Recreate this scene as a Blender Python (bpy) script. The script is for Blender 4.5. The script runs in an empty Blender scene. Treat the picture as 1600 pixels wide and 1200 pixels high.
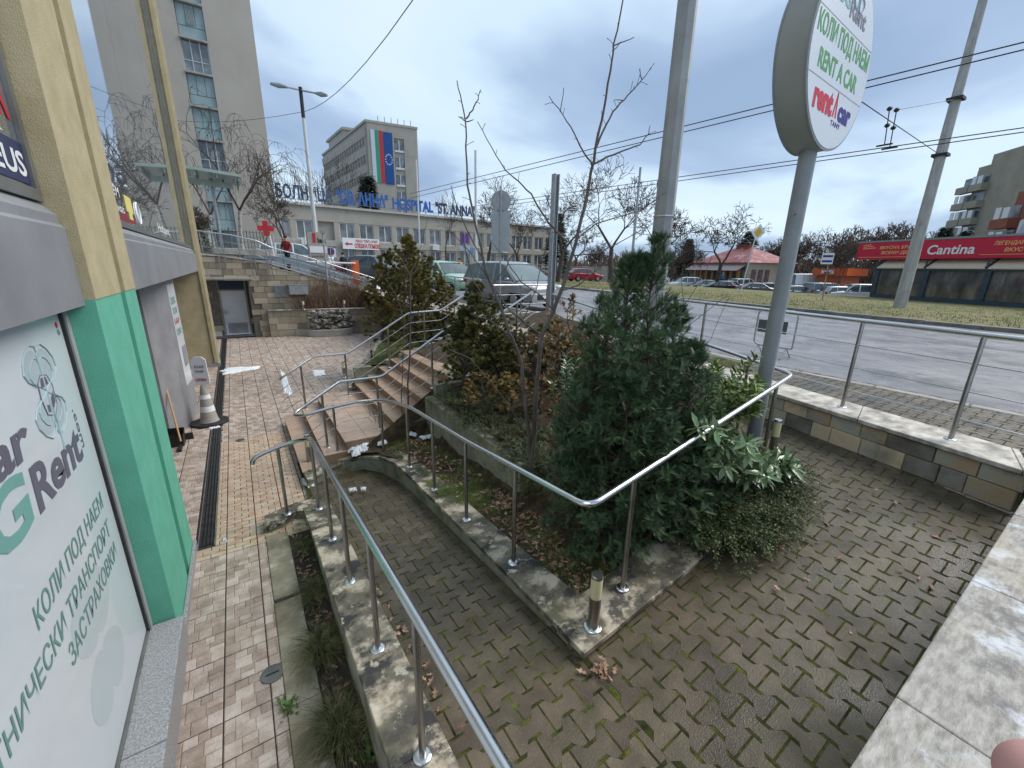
import bpy, bmesh, math, random
import numpy as np
from mathutils import Matrix, Vector
S = bpy.context.scene
COL = S.collection
R_ = math.radians
rng = np.random.default_rng(7)
random.seed(7)

# ------------------------------------------------------------------ camera
HC = 3.15; FP = 645.0
_down = np.array([757-800., 2860-600., FP]); _down /= np.linalg.norm(_down)
_up = -_down
_d = np.array([361.7-800., 407.2-600., FP]); _d -= _d@_up*_up; _d /= np.linalg.norm(_d)
_X = np.cross(_d, _up)
RM = np.array([_X, _d, _up])
cam_d = bpy.data.cameras.new('camera'); cam = bpy.data.objects.new('camera', cam_d); COL.objects.link(cam)
cam_d.sensor_width = 36; cam_d.lens = 36*FP/1600; cam_d.clip_start = .01; cam_d.clip_end = 3000
m = Matrix.Identity(4)
for i, c in enumerate((RM@[1, 0, 0], RM@[0, -1, 0], RM@[0, 0, -1])):
    for j in range(3): m[j][i] = c[j]
m[2][3] = HC
cam.matrix_world = m
S.camera = cam

def ray(px, py): return RM@np.array([px-800., py-600., FP])
def W(px, py, z):                       # the point of height z seen at a pixel of the photograph
    r = ray(px, py); return r*((z-HC)/r[2])+np.array([0, 0, HC])
def XP(px, py, x):
    r = ray(px, py); return r*(x/r[0])+np.array([0, 0, HC])
def YP(px, py, y):
    r = ray(px, py); return r*(y/r[1])+np.array([0, 0, HC])
def PD(px, py, d):                      # at horizontal distance d
    r = ray(px, py); return r*(d/math.hypot(r[0], r[1]))+np.array([0, 0, HC])
def PL(px, py, a, b):
    r = ray(px, py); n = np.array([-(b[1]-a[1]), b[0]-a[0]]); return r*((n@np.array(a[:2]))/(n@r[:2]))+np.array([0, 0, HC])

# ------------------------------------------------------------------ world, sun, exposure
S.view_settings.view_transform = 'Standard'; S.view_settings.look = 'None'
S.view_settings.exposure = 0.87; S.view_settings.gamma = 1
world = bpy.data.worlds.new("World"); S.world = world; world.use_nodes = True
nt = world.node_tree; nt.nodes.clear()
def N(t, typ, **kw):
    n = t.nodes.new(typ)
    for k, v in kw.items():
        if hasattr(n, k): setattr(n, k, v)
        else: n.inputs[k].default_value = v
    return n
SUN_EL, SUN_AZ = 46, 108
sky = N(nt, 'ShaderNodeTexSky'); sky.sky_type = 'NISHITA'; sky.sun_disc = False
sky.sun_elevation = R_(SUN_EL); sky.sun_rotation = R_(SUN_AZ)
bg1 = N(nt, 'ShaderNodeBackground'); bg1.inputs[1].default_value = .1
nt.links.new(sky.outputs[0], bg1.inputs[0])
tc = N(nt, 'ShaderNodeTexCoord')
sep = N(nt, 'ShaderNodeSeparateXYZ'); nt.links.new(tc.outputs['Generated'], sep.inputs[0])
# clouds lie on a flat layer: project the direction on it
zz = N(nt, 'ShaderNodeMath', operation='MAXIMUM'); nt.links.new(sep.outputs[2], zz.inputs[0]); zz.inputs[1].default_value = .0
za = N(nt, 'ShaderNodeMath', operation='ADD'); nt.links.new(zz.outputs[0], za.inputs[0]); za.inputs[1].default_value = .22
dv = N(nt, 'ShaderNodeVectorMath', operation='DIVIDE'); nt.links.new(tc.outputs['Generated'], dv.inputs[0])
cz = N(nt, 'ShaderNodeCombineXYZ')
for i in range(3): nt.links.new(za.outputs[0], cz.inputs[i])
nt.links.new(cz.outputs[0], dv.inputs[1])
mp = N(nt, 'ShaderNodeMapping'); nt.links.new(dv.outputs[0], mp.inputs[0])
mp.inputs['Location'].default_value = (3.1, 1.7, 0); mp.inputs['Scale'].default_value = (1, 1, 0)
n1 = N(nt, 'ShaderNodeTexNoise'); n1.inputs['Scale'].default_value = .62; n1.inputs['Detail'].default_value = 5; n1.inputs['Roughness'].default_value = .48
n1.inputs['Distortion'].default_value = .3
nt.links.new(mp.outputs[0], n1.inputs[0])
rp = N(nt, 'ShaderNodeValToRGB'); nt.links.new(n1.outputs[0], rp.inputs[0])
e = rp.color_ramp.elements
e[0].position = .37; e[0].color = (.215, .30, .44, 1)
e[1].position = .64; e[1].color = (.53, .635, .72, 1)
e2 = e.new(.46); e2.color = (.29, .385, .53, 1)
e3 = e.new(.53); e3.color = (.46, .58, .69, 1)
bg2 = N(nt, 'ShaderNodeBackground'); bg2.inputs[1].default_value = .84
nt.links.new(rp.outputs[0], bg2.inputs[0])
mx = N(nt, 'ShaderNodeMixShader'); mx.inputs[0].default_value = .93
nt.links.new(bg1.outputs[0], mx.inputs[1]); nt.links.new(bg2.outputs[0], mx.inputs[2])
wo = N(nt, 'ShaderNodeOutputWorld'); nt.links.new(mx.outputs[0], wo.inputs[0])
sd = bpy.data.lights.new('sun', 'SUN'); so = bpy.data.objects.new('sun', sd); COL.objects.link(so)
sd.energy = 1.75; sd.angle = R_(38); sd.color = (1, .945, .87)
so.rotation_euler = (R_(90-SUN_EL), 0, R_(180-SUN_AZ))

# ------------------------------------------------------------------ materials
MATS = {}
def mat(name, cols, scale=4, rough=.8, metal=0, bump=.0, bscale=None, detail=6, island=0., tint=0., stops=None, spec=.4,
        stretch=(1, 1, 1), rvar=0., stain=None, coat=0., alpha=1., trans=0., speck=None, iramp=0.):
    """noise-driven principled material; cols = list of rgb"""
    if name in MATS: return MATS[name]
    M = bpy.data.materials.new(name); M.use_nodes = True; t = M.node_tree; t.nodes.clear()
    L = t.links.new
    out = N(t, 'ShaderNodeOutputMaterial'); b = N(t, 'ShaderNodeBsdfPrincipled'); L(b.outputs[0], out.inputs[0])
    tcn = N(t, 'ShaderNodeTexCoord'); mpn = N(t, 'ShaderNodeMapping'); L(tcn.outputs['Object'], mpn.inputs[0])
    mpn.inputs['Scale'].default_value = stretch
    no = N(t, 'ShaderNodeTexNoise'); no.inputs['Scale'].default_value = scale; no.inputs['Detail'].default_value = detail
    no.inputs['Roughness'].default_value = .6
    L(mpn.outputs[0], no.inputs[0])
    r = N(t, 'ShaderNodeValToRGB'); L(no.outputs[0], r.inputs[0]); el = r.color_ramp.elements
    k = len(cols); ps = stops or [.32+.36*i/max(1, k-1) for i in range(k)]
    while len(el) < k: el.new(.5)
    if k == 1: el[0].color = (*cols[0], 1); el[1].color = (*cols[0], 1)
    else:
        for i in range(k): el[i].position = ps[i]
        for i in range(k): el[i].color = (*cols[i], 1)
    if iramp:
        gi = N(t, 'ShaderNodeNewGeometry'); ma = N(t, 'ShaderNodeMath', operation='MULTIPLY_ADD'); L(gi.outputs['Random Per Island'], ma.inputs[0]); ma.inputs[1].default_value = iramp
        sb = N(t, 'ShaderNodeMath', operation='MULTIPLY_ADD'); L(no.outputs[0], sb.inputs[0]); sb.inputs[1].default_value = 1-iramp*.5; sb.inputs[2].default_value = -.25*iramp; L(sb.outputs[0], ma.inputs[2]); L(ma.outputs[0], r.inputs[0])
    c = r.outputs[0]
    if stain:
        for (scol, sscale, lo, hi, amt) in stain:
            sn = N(t, 'ShaderNodeTexNoise'); sn.inputs['Scale'].default_value = sscale; sn.inputs['Detail'].default_value = 9; sn.inputs['Roughness'].default_value = .68
            L(tcn.outputs['Object'], sn.inputs[0])
            mr = N(t, 'ShaderNodeMapRange'); L(sn.outputs[0], mr.inputs[0]); mr.inputs[1].default_value = lo; mr.inputs[2].default_value = hi; mr.inputs[4].default_value = amt
            mxs = N(t, 'ShaderNodeMix', data_type='RGBA'); L(mr.outputs[0], mxs.inputs[0]); L(c, mxs.inputs[6]); mxs.inputs[7].default_value = (*scol, 1)
            c = mxs.outputs[2]
    if speck:
        scol, ssc, th = speck
        sn = N(t, 'ShaderNodeTexNoise'); sn.inputs['Scale'].default_value = ssc; sn.inputs['Detail'].default_value = 2
        L(tcn.outputs['Object'], sn.inputs[0])
        mr = N(t, 'ShaderNodeMapRange'); L(sn.outputs[0], mr.inputs[0]); mr.inputs[1].default_value = th; mr.inputs[2].default_value = th+.06
        mxs = N(t, 'ShaderNodeMix', data_type='RGBA'); L(mr.outputs[0], mxs.inputs[0]); L(c, mxs.inputs[6]); mxs.inputs[7].default_value = (*scol, 1)
        c = mxs.outputs[2]
    if island or tint:
        hs = N(t, 'ShaderNodeHueSaturation'); L(c, hs.inputs['Color'])
        if tint:
            at = N(t, 'ShaderNodeAttribute'); at.attribute_name = 'tint'; src = at.outputs['Fac']; amt = tint
        else:
            ge = N(t, 'ShaderNodeNewGeometry'); src = ge.outputs['Random Per Island']; amt = island
        mr = N(t, 'ShaderNodeMapRange'); L(src, mr.inputs[0]); mr.inputs[3].default_value = 1-amt; mr.inputs[4].default_value = 1+amt
        L(mr.outputs[0], hs.inputs['Value'])
        m2 = N(t, 'ShaderNodeMath', operation='MULTIPLY'); L(src, m2.inputs[0]); m2.inputs[1].default_value = 7.31
        fr = N(t, 'ShaderNodeMath', operation='FRACT'); L(m2.outputs[0], fr.inputs[0])
        mr3 = N(t, 'ShaderNodeMapRange'); L(fr.outputs[0], mr3.inputs[0]); mr3.inputs[3].default_value = .5-amt*.05; mr3.inputs[4].default_value = .5+amt*.05
        L(mr3.outputs[0], hs.inputs['Hue'])
        c = hs.outputs[0]
    L(c, b.inputs['Base Color'])
    b.inputs['Metallic'].default_value = metal; b.inputs['Specular IOR Level'].default_value = spec
    b.inputs['Coat Weight'].default_value = coat; b.inputs['Coat Roughness'].default_value = .05
    b.inputs['Alpha'].default_value = alpha; b.inputs['Transmission Weight'].default_value = trans
    if rvar:
        n3 = N(t, 'ShaderNodeTexNoise'); n3.inputs['Scale'].default_value = scale*.35+.4; n3.inputs['Detail'].default_value = 4; L(tcn.outputs['Object'], n3.inputs[0])
        mr = N(t, 'ShaderNodeMapRange'); L(n3.outputs[0], mr.inputs[0]); mr.inputs[1].default_value = .35; mr.inputs[2].default_value = .65
        mr.inputs[3].default_value = max(.02, rough-rvar); mr.inputs[4].default_value = min(1, rough+rvar); L(mr.outputs[0], b.inputs['Roughness'])
    else: b.inputs['Roughness'].default_value = rough
    if bump:
        n2 = N(t, 'ShaderNodeTexNoise'); n2.inputs['Scale'].default_value = bscale or scale*6; n2.inputs['Detail'].default_value = 6
        L(mpn.outputs[0], n2.inputs[0])
        bp = N(t, 'ShaderNodeBump'); bp.inputs['Strength'].default_value = bump; bp.inputs['Distance'].default_value = .01
        L(n2.outputs[0], bp.inputs['Height']); L(bp.outputs[0], b.inputs['Normal'])
    MATS[name] = M
    return M
def emat(name, col, e):
    M = bpy.data.materials.new(name); M.use_nodes = True; b = M.node_tree.nodes['Principled BSDF']
    b.inputs['Base Color'].default_value = (*col, 1); b.inputs['Emission Color'].default_value = (*col, 1); b.inputs['Emission Strength'].default_value = e
    return M

# ------------------------------------------------------------------ mesh building
class MB:
    def __init__(s): s.v = []; s.f = []
    def add(s, vs, fs):
        n = len(s.v); s.v += [tuple(map(float, p)) for p in vs]; s.f += [tuple(i+n for i in f) for f in fs]; return s
    def box(s, x0, y0, z0, x1, y1, z1):
        return s.add([(x0, y0, z0), (x1, y0, z0), (x1, y1, z0), (x0, y1, z0), (x0, y0, z1), (x1, y0, z1), (x1, y1, z1), (x0, y1, z1)],
                     [(0, 3, 2, 1), (4, 5, 6, 7), (0, 1, 5, 4), (1, 2, 6, 5), (2, 3, 7, 6), (3, 0, 4, 7)])
    def obox(s, o, ax, ay, az):      # corner + three edge vectors
        o, ax, ay, az = map(lambda q: np.array(q, float), (o, ax, ay, az))
        p = [o, o+ax, o+ax+ay, o+ay]; p += [q+az for q in p]
        fs = [(0, 3, 2, 1), (4, 5, 6, 7), (0, 1, 5, 4), (1, 2, 6, 5), (2, 3, 7, 6), (3, 0, 4, 7)]
        if np.dot(np.cross(ax, ay), az) < 0: fs = [f[::-1] for f in fs]
        return s.add(p, fs)
    def quad(s, a, b, c, d): return s.add([a, b, c, d], [(0, 1, 2, 3)])
    def prism(s, poly, z0, z1):      # z0,z1 number or per-vertex list
        n = len(poly); g = lambda z, i: z[i] if hasattr(z, '__len__') else z
        vs = [(p[0], p[1], g(z0, i)) for i, p in enumerate(poly)]+[(p[0], p[1], g(z1, i)) for i, p in enumerate(poly)]
        fs = [tuple(range(n-1, -1, -1)), tuple(range(n, 2*n))]+[(i, (i+1) % n, n+(i+1) % n, n+i) for i in range(n)]
        return s.add(vs, fs)
    def tube(s, pts, r, n=10, cap=True, rad=None):
        pts = [np.array(p, float) for p in pts]; k = len(pts); vs = []
        rs = r if hasattr(r, '__len__') else [r]*k
        up = None
        for i in range(k):
            t = pts[min(k-1, i+1)]-pts[max(0, i-1)]; t = t/(np.linalg.norm(t)+1e-9)
            if up is None:
                a = np.array([0, 0, 1.]) if abs(t[2]) < .9 else np.array([1., 0, 0])
                up = np.cross(np.cross(t, a), t)
            up = up-up@t*t; up /= np.linalg.norm(up)+1e-9; b = np.cross(t, up)
            for j in range(n):
                a = 2*math.pi*j/n; vs.append(pts[i]+rs[i]*(math.cos(a)*up+math.sin(a)*b))
        fs = [(i*n+j, i*n+(j+1) % n, (i+1)*n+(j+1) % n, (i+1)*n+j) for i in range(k-1) for j in range(n)]
        if cap: fs += [tuple(range(n-1, -1, -1)), tuple((k-1)*n+j for j in range(n))]
        return s.add(vs, fs)
    def cyl(s, p, r0, z1, r1=None, n=16):
        r1 = r0 if r1 is None else r1
        return s.tube([p, (p[0], p[1], z1)], [r0, r1], n)
    def lathe(s, p, prof, n=20):
        vs = []; k = len(prof)
        for (r, z) in prof:
            for j in range(n):
                a = 2*math.pi*j/n; vs.append((p[0]+r*math.cos(a), p[1]+r*math.sin(a), p[2]+z))
        fs = [(i*n+j, i*n+(j+1) % n, (i+1)*n+(j+1) % n, (i+1)*n+j) for i in range(k-1) for j in range(n)]
        fs += [tuple(range(n-1, -1, -1)), tuple((k-1)*n+j for j in range(n))]
        return s.add(vs, fs)
    def grid(s, xs, ys, fz):
        nx, ny = len(xs), len(ys)
        vs = [(x, y, fz(x, y)) for y in ys for x in xs]
        return s.add(vs, [(j*nx+i, j*nx+i+1, (j+1)*nx+i+1, (j+1)*nx+i) for j in range(ny-1) for i in range(nx-1)])
    def blob(s, c, r, n=10, jit=.15, seed=0):
        g = random.Random(seed); vs = []; k = n//2
        for i in range(k+1):
            th = math.pi*i/k
            for j in range(n):
                a = 2*math.pi*j/n; q = 1+g.uniform(-jit, jit)
                vs.append((c[0]+r[0]*q*math.sin(th)*math.cos(a), c[1]+r[1]*q*math.sin(th)*math.sin(a), c[2]+r[2]*q*math.cos(th)))
        return s.add(vs, [(i*n+j, (i+1)*n+j, (i+1)*n+(j+1) % n, i*n+(j+1) % n) for i in range(k) for j in range(n)])
    def build(s, name, material, parent=None, smooth=False, bevel=0, local=False):
        me = bpy.data.meshes.new(name); me.from_pydata(s.v, [], s.f); me.update()
        return link(name, me, material, parent, smooth, bevel, local)
def link(name, me, material, parent=None, smooth=False, bevel=0, local=False):
    if material: me.materials.append(material)
    if smooth:
        me.polygons.foreach_set('use_smooth', [True]*len(me.polygons))
        try: me.set_sharp_from_angle(angle=R_(smooth if smooth is not True else 40))
        except Exception: pass
    o = bpy.data.objects.new(name, me); COL.objects.link(o)
    if bevel:
        md = o.modifiers.new('bevel', 'BEVEL'); md.width = bevel; md.segments = 2; md.limit_method = 'ANGLE'; md.angle_limit = R_(35)
    if parent:
        o.parent = parent
        if not local:
            q = parent
            loc = Vector((0, 0, 0))
            while q: loc += q.location+(q.matrix_parent_inverse.translation if q.parent else Vector((0, 0, 0))); q = q.parent
            o.matrix_parent_inverse = Matrix.Translation(-loc)
    return o
def raw(verts, faces, tint=None):
    """numpy verts (N,3), faces (M,k) -> mesh"""
    me = bpy.data.meshes.new('m'); v = np.asarray(verts, np.float32); f = np.asarray(faces, np.int32); k = f.shape[1]
    me.vertices.add(len(v)); me.vertices.foreach_set('co', v.ravel())
    me.loops.add(f.size); me.loops.foreach_set('vertex_index', f.ravel())
    me.polygons.add(len(f)); me.polygons.foreach_set('loop_start', np.arange(0, f.size, k, dtype=np.int32))
    me.polygons.foreach_set('loop_total', np.full(len(f), k, np.int32))
    me.update(calc_edges=True)
    if tint is not None:
        a = me.attributes.new('tint', 'FLOAT', 'POINT'); a.data.foreach_set('value', np.asarray(tint, np.float32))
    return me
def scatter(tv, tf, pos, fwd, up, size, tint=None):
    """copies of a template (x=forward, z=up) at pos with frames -> mesh"""
    pos = np.asarray(pos, float); n = len(pos); tv = np.asarray(tv, float); tf = np.asarray(tf)
    fwd = fwd/(np.linalg.norm(fwd, axis=1, keepdims=True)+1e-9)
    side = np.cross(up, fwd); side /= np.linalg.norm(side, axis=1, keepdims=True)+1e-9
    u = np.cross(fwd, side); size = np.broadcast_to(np.asarray(size, float), (n,))
    v = (tv[None, :, 0, None]*fwd[:, None]+tv[None, :, 1, None]*side[:, None]+tv[None, :, 2, None]*u[:, None])*size[:, None, None]+pos[:, None]
    f = tf[None]+(np.arange(n)*len(tv))[:, None, None]
    if tint is None: tint = rng.random(n)
    return raw(v.reshape(-1, 3), f.reshape(-1, tf.shape[1]), np.repeat(tint, len(tv)))
def merge_scatter(parts):
    return parts
def frusta(segs, n=5):
    """segs: list of (p0,p1,r0,r1) -> one mesh of tapered limbs"""
    a = np.array([s[0] for s in segs], float); b = np.array([s[1] for s in segs], float)
    r0 = np.array([s[2] for s in segs]); r1 = np.array([s[3] for s in segs])
    t = b-a; t /= np.linalg.norm(t, axis=1, keepdims=True)+1e-9
    h = np.where(np.abs(t[:, 2:3]) < .9, np.array([[0, 0, 1.]]), np.array([[1., 0, 0]]))
    u = np.cross(t, h); u /= np.linalg.norm(u, axis=1, keepdims=True); w = np.cross(t, u)
    an = np.arange(n)*2*math.pi/n; ring = np.cos(an)[None, :, None]*u[:, None]+np.sin(an)[None, :, None]*w[:, None]
    v = np.concatenate([a[:, None]+ring*r0[:, None, None], b[:, None]+ring*r1[:, None, None]], 1)
    j = np.arange(n); f = np.stack([j, (j+1) % n, n+(j+1) % n, n+j], 1)
    F = f[None]+(np.arange(len(segs))*2*n)[:, None, None]
    return raw(v.reshape(-1, 3), F.reshape(-1, 4), np.repeat(rng.random(len(segs)), 2*n))

def tag(o, label=None, cat=None, group=None, kind=None):
    if label: o['label'] = label
    if cat: o['category'] = cat
    if group: o['group'] = group
    if kind: o['kind'] = kind
    return o
def thing(name, loc, label, cat, group=None, rz=0):
    o = bpy.data.objects.new(name, None); COL.objects.link(o); o.location = [float(q) for q in loc]; o.rotation_euler = (0, 0, rz)
    o.empty_display_size = .2
    return tag(o, label, cat, group)
def dup(root, loc, rz=None, label=None, group=None, scale=None):
    r = root.copy(); COL.objects.link(r); r.location = [float(q) for q in loc]
    if rz is not None: r.rotation_euler = (0, 0, rz)
    if scale: r.scale = (scale,)*3 if not hasattr(scale, '__len__') else scale
    if label: r['label'] = label
    if group: r['group'] = group
    for ch in list(root.children):
        c = ch.copy(); COL.objects.link(c); c.parent = r
        for g in ch.children:
            d = g.copy(); COL.objects.link(d); d.parent = c
    return r
def setmat(root, pname, material):
    for ch in root.children:
        if ch.name.split('.')[0] == pname:
            ch.data = ch.data.copy(); ch.data.materials.clear(); ch.data.materials.append(material)

def text(s, material, parent, org, xd, ud, h, width=None, bold=0., shear=0., ext=.002, align='LEFT', name='lettering', ls=1.0):
    """writing as thin solid letters: org = baseline start, xd reading direction, ud up direction, h cap height"""
    cu = bpy.data.curves.new('t', 'FONT'); cu.body = s; cu.size = 1.0; cu.extrude = 0.0; cu.offset = bold; cu.shear = shear
    cu.align_x = 'LEFT'; cu.space_character = ls; cu.resolution_u = 3
    o = bpy.data.objects.new('t', cu); COL.objects.link(o)
    dg = bpy.context.evaluated_depsgraph_get(); me = bpy.data.meshes.new_from_object(o.evaluated_get(dg))
    bpy.data.objects.remove(o); bpy.data.curves.remove(cu)
    n = len(me.vertices)
    if not n: return None
    co = np.zeros(n*3, np.float32); me.vertices.foreach_get('co', co); co = co.reshape(-1, 3)
    x0, x1 = co[:, 0].min(), co[:, 0].max()
    sy = h/.73; sx = width/(x1-x0) if width else sy
    xd = np.array(xd, float); xd /= np.linalg.norm(xd); ud = np.array(ud, float); nd = np.cross(xd, ud); nd /= np.linalg.norm(nd)
    X = (co[:, 0]-x0)*sx
    if align == 'CENTER': X -= (x1-x0)*sx/2
    P = np.array(org, float)[None]+X[:, None]*xd[None]+(co[:, 1]*sy)[:, None]*ud[None]
    me.vertices.foreach_set('co', (P+nd*.001).astype(np.float32).ravel()); me.update()
    me.materials.clear(); me.polygons.foreach_set('use_smooth', [False]*len(me.polygons))
    for an in ('custom_normal', 'sharp_face'):
        if an in me.attributes and an == 'custom_normal': me.attributes.remove(me.attributes[an])
    o = link(name, me, material, parent)
    if ext > 0:
        md = o.modifiers.new('s', 'SOLIDIFY'); md.thickness = ext; md.offset = 1
    return o

# ------------------------------------------------------------------ shared materials
steel = mat('brushed_steel', [(.52, .53, .54), (.66, .67, .68)], scale=3, rough=.27, metal=1., bump=.03, bscale=200, rvar=.06)
steel_d = mat('post_steel', [(.30, .29, .28), (.42, .41, .40)], scale=6, rough=.33, metal=1., rvar=.08)
galv = mat('galvanised', [(.30, .32, .34), (.42, .44, .46)], scale=9, rough=.5, metal=.6, rvar=.1)
greypaint = mat('grey_paint', [(.22, .24, .25), (.28, .30, .31)], scale=5, rough=.45, bump=.03)
white = mat('white_paint', [(.72, .74, .75), (.80, .81, .82)], scale=3, rough=.5)
black = mat('black_plastic', [(.012, .012, .013), (.03, .03, .03)], scale=8, rough=.55)
glass_dark = mat('window_glass', [(.02, .025, .03), (.05, .06, .07)], scale=.6, rough=.05, spec=.8)
conc = mat('concrete', [(.30, .28, .25), (.42, .40, .36)], scale=3, rough=.85, bump=.3, bscale=40, stain=[((.14, .13, .11), 1.2, .5, .7, .6)])
conc_pole = mat('concrete_pole', [(.30, .29, .27), (.46, .45, .43)], scale=2, rough=.8, bump=.2, bscale=30, stretch=(4, 4, .6), stain=[((.12, .11, .10), 2, .55, .72, .7)])
kerbstone = mat('kerb_stone', [(.07, .066, .048), (.17, .15, .11), (.46, .40, .30), (.58, .52, .41)], scale=3.4, rough=.55, bump=.5, bscale=22, stops=[.38, .50, .57, .68], rvar=.2, detail=10,
                stain=[((.022, .024, .028), 3.1, .52, .58, .85), ((.62, .57, .47), 8, .58, .63, .8), ((.09, .095, .035), 2.0, .56, .7, .5)])
coping = mat('coping_stone', [(.24, .23, .215), (.46, .42, .36), (.66, .62, .55)], scale=5, rough=.7, bump=.3, bscale=60, stops=[.36, .5, .64], stretch=(1, 1.4, 1),
             stain=[((.17, .19, .22), 3.1, .54, .64, .75), ((.60, .50, .34), 1.7, .58, .72, .6)])
soilm = mat('soil', [(.025, .017, .011), (.06, .04, .025), (.09, .075, .03)], scale=9, rough=.95, bump=.8, bscale=50)
paver_m = mat('paver', [(.070, .055, .034), (.132, .104, .068)], scale=5, rough=.42, bump=.35, bscale=110, island=.22, rvar=.17, stain=[((.05, .045, .03), 1.5, .48, .7, .7), ((.10, .115, .03), .9, .60, .75, .35)], speck=((.3, .28, .25), 160, .68))
moss = mat('moss', [(.012, .012, .005), (.048, .056, .009), (.12, .14, .02)], scale=9, rough=.95, bump=1., bscale=120)
tile_m = mat('cobble_tile', [(.31, .235, .185), (.42, .335, .275), (.53, .455, .395)], scale=7, rough=.5, bump=.7, bscale=60, island=.05, iramp=.28, rvar=.12, stain=[((.16, .135, .12), 1.2, .52, .7, .55)])
tile_o = mat('ochre_tile', [(.38, .24, .145), (.50, .38, .27), (.52, .46, .38)], scale=7, rough=.4, bump=.3, bscale=50, island=.14, rvar=.15, stretch=(1, 2.2, 1))
step_m = mat('stair_tile', [(.37, .25, .17), (.50, .37, .27)], scale=6, rough=.22, bump=.15, bscale=40, rvar=.12, stretch=(.7, 3, 1), stain=[((.20, .125, .085), 1.8, .55, .7, .6)])
grout = mat('grout', [(.03, .022, .018), (.06, .045, .038)], scale=20, rough=.9)
snow_m = mat('snow', [(.72, .76, .80), (.85, .87, .90)], scale=10, rough=.6, bump=.5, bscale=60)
asphalt = mat('wet_asphalt', [(.17, .165, .17), (.29, .28, .285)], scale=1.1, rough=.34, bump=.35, bscale=120, detail=12, rvar=.17, stretch=(1.6, .25, 1), stain=[((.09, .088, .095), .8, .5, .62, .7), ((.36, .35, .35), 2.3, .55, .64, .55), ((.06, .06, .062), .33, .60, .63, .55)], speck=((.26, .26, .28), 90, .66))
grassm = mat('verge_grass', [(.06, .085, .022), (.12, .14, .04), (.24, .19, .10), (.13, .15, .045)], scale=1.7, stops=[.3, .45, .56, .7], rough=.95, bump=1., bscale=25, detail=10, speck=((.26, .18, .08), 30, .62))
lot_m = mat('lot_asphalt', [(.16, .16, .165), (.24, .24, .24)], scale=1, rough=.7, bump=.1)
stone_clad = mat('stone_cladding', [(.17, .15, .12), (.30, .30, .265), (.42, .31, .19), (.36, .365, .32), (.52, .43, .29)], scale=4, rough=.6, bump=.8, bscale=14, island=.15, rvar=.15, iramp=.75, stops=[.2, .38, .5, .62, .8],
                 stain=[((.42, .22, .08), .8, .57, .66, .55), ((.10, .115, .105), 1.1, .50, .62, .6)])
stone_far = mat('sandstone_cladding', [(.22, .185, .14), (.31, .27, .205), (.34, .28, .20), (.42, .375, .30)], scale=1.6, rough=.8, bump=.4, bscale=18, island=.12, iramp=.6, stops=[.2, .4, .55, .8], stain=[((.36, .22, .11), .5, .58, .7, .4), ((.13, .12, .10), .8, .55, .75, .5)])
mortar = mat('mortar', [(.10, .09, .075), (.17, .155, .13)], scale=10, rough=.95)
# ------------------------------------------------------------------ height functions
def ip(x, xs, ys): return float(np.interp(x, xs, ys))
def z_low(y): return ip(y, [1.5, 2.57, 3.67, 4.9, 5.6, 6.2], [.61, .485, .36, .19, .06, .012])
def wall_x(y): return 5.4+.234*(y-.28)              # inner face of the street wall
def back_x(y): return 5.1+.27*(y-2.0)               # back edge of the island
def z_side(y): return ip(y, [4, 9, 14, 20, 40], [1.52, 1.75, 1.8, 1.92, 2.05])     # pavement
def z_ramp(x, y):
    if x < 1.601: return z_low(y)
    if y < 2.0 or x < back_x(y)-.3: return .61+.142*(min(x, 5.6)-1.6)
    a = min(1, (y-2)/1.0)
    return (1-a)*(.61+.142*(min(x, 5.6)-1.6))+a*(1.12+.066*(y-2)) if y < 3 else min(z_side(y)+.0, 1.12+.066*(y-2))
def z_up(x): return ip(x, [-30, -.4, 2, 3.2, 4.5, 5.8, 8, 12, 22, 60], [3.45, 3.42, 3.36, 3.1, 2.65, 2.28, 2.0, 2.0, 1.95, 1.75])
def z_road(x, y):
    a = min(1, max(0, (x-7.9)/13.3)); far = 1.38+.01*(min(y, 40)-6); near = z_side(y)-.12
    return (1-a)*near+a*far
def z_verge(x, y): return (1.52+.01*(min(max(y, -20), 45)-6))*(1-min(1, max(0, (x-22)/22)))+1.28*min(1, max(0, (x-22)/22))
def st(o, label=None): o['kind'] = 'structure'; return o

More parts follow.
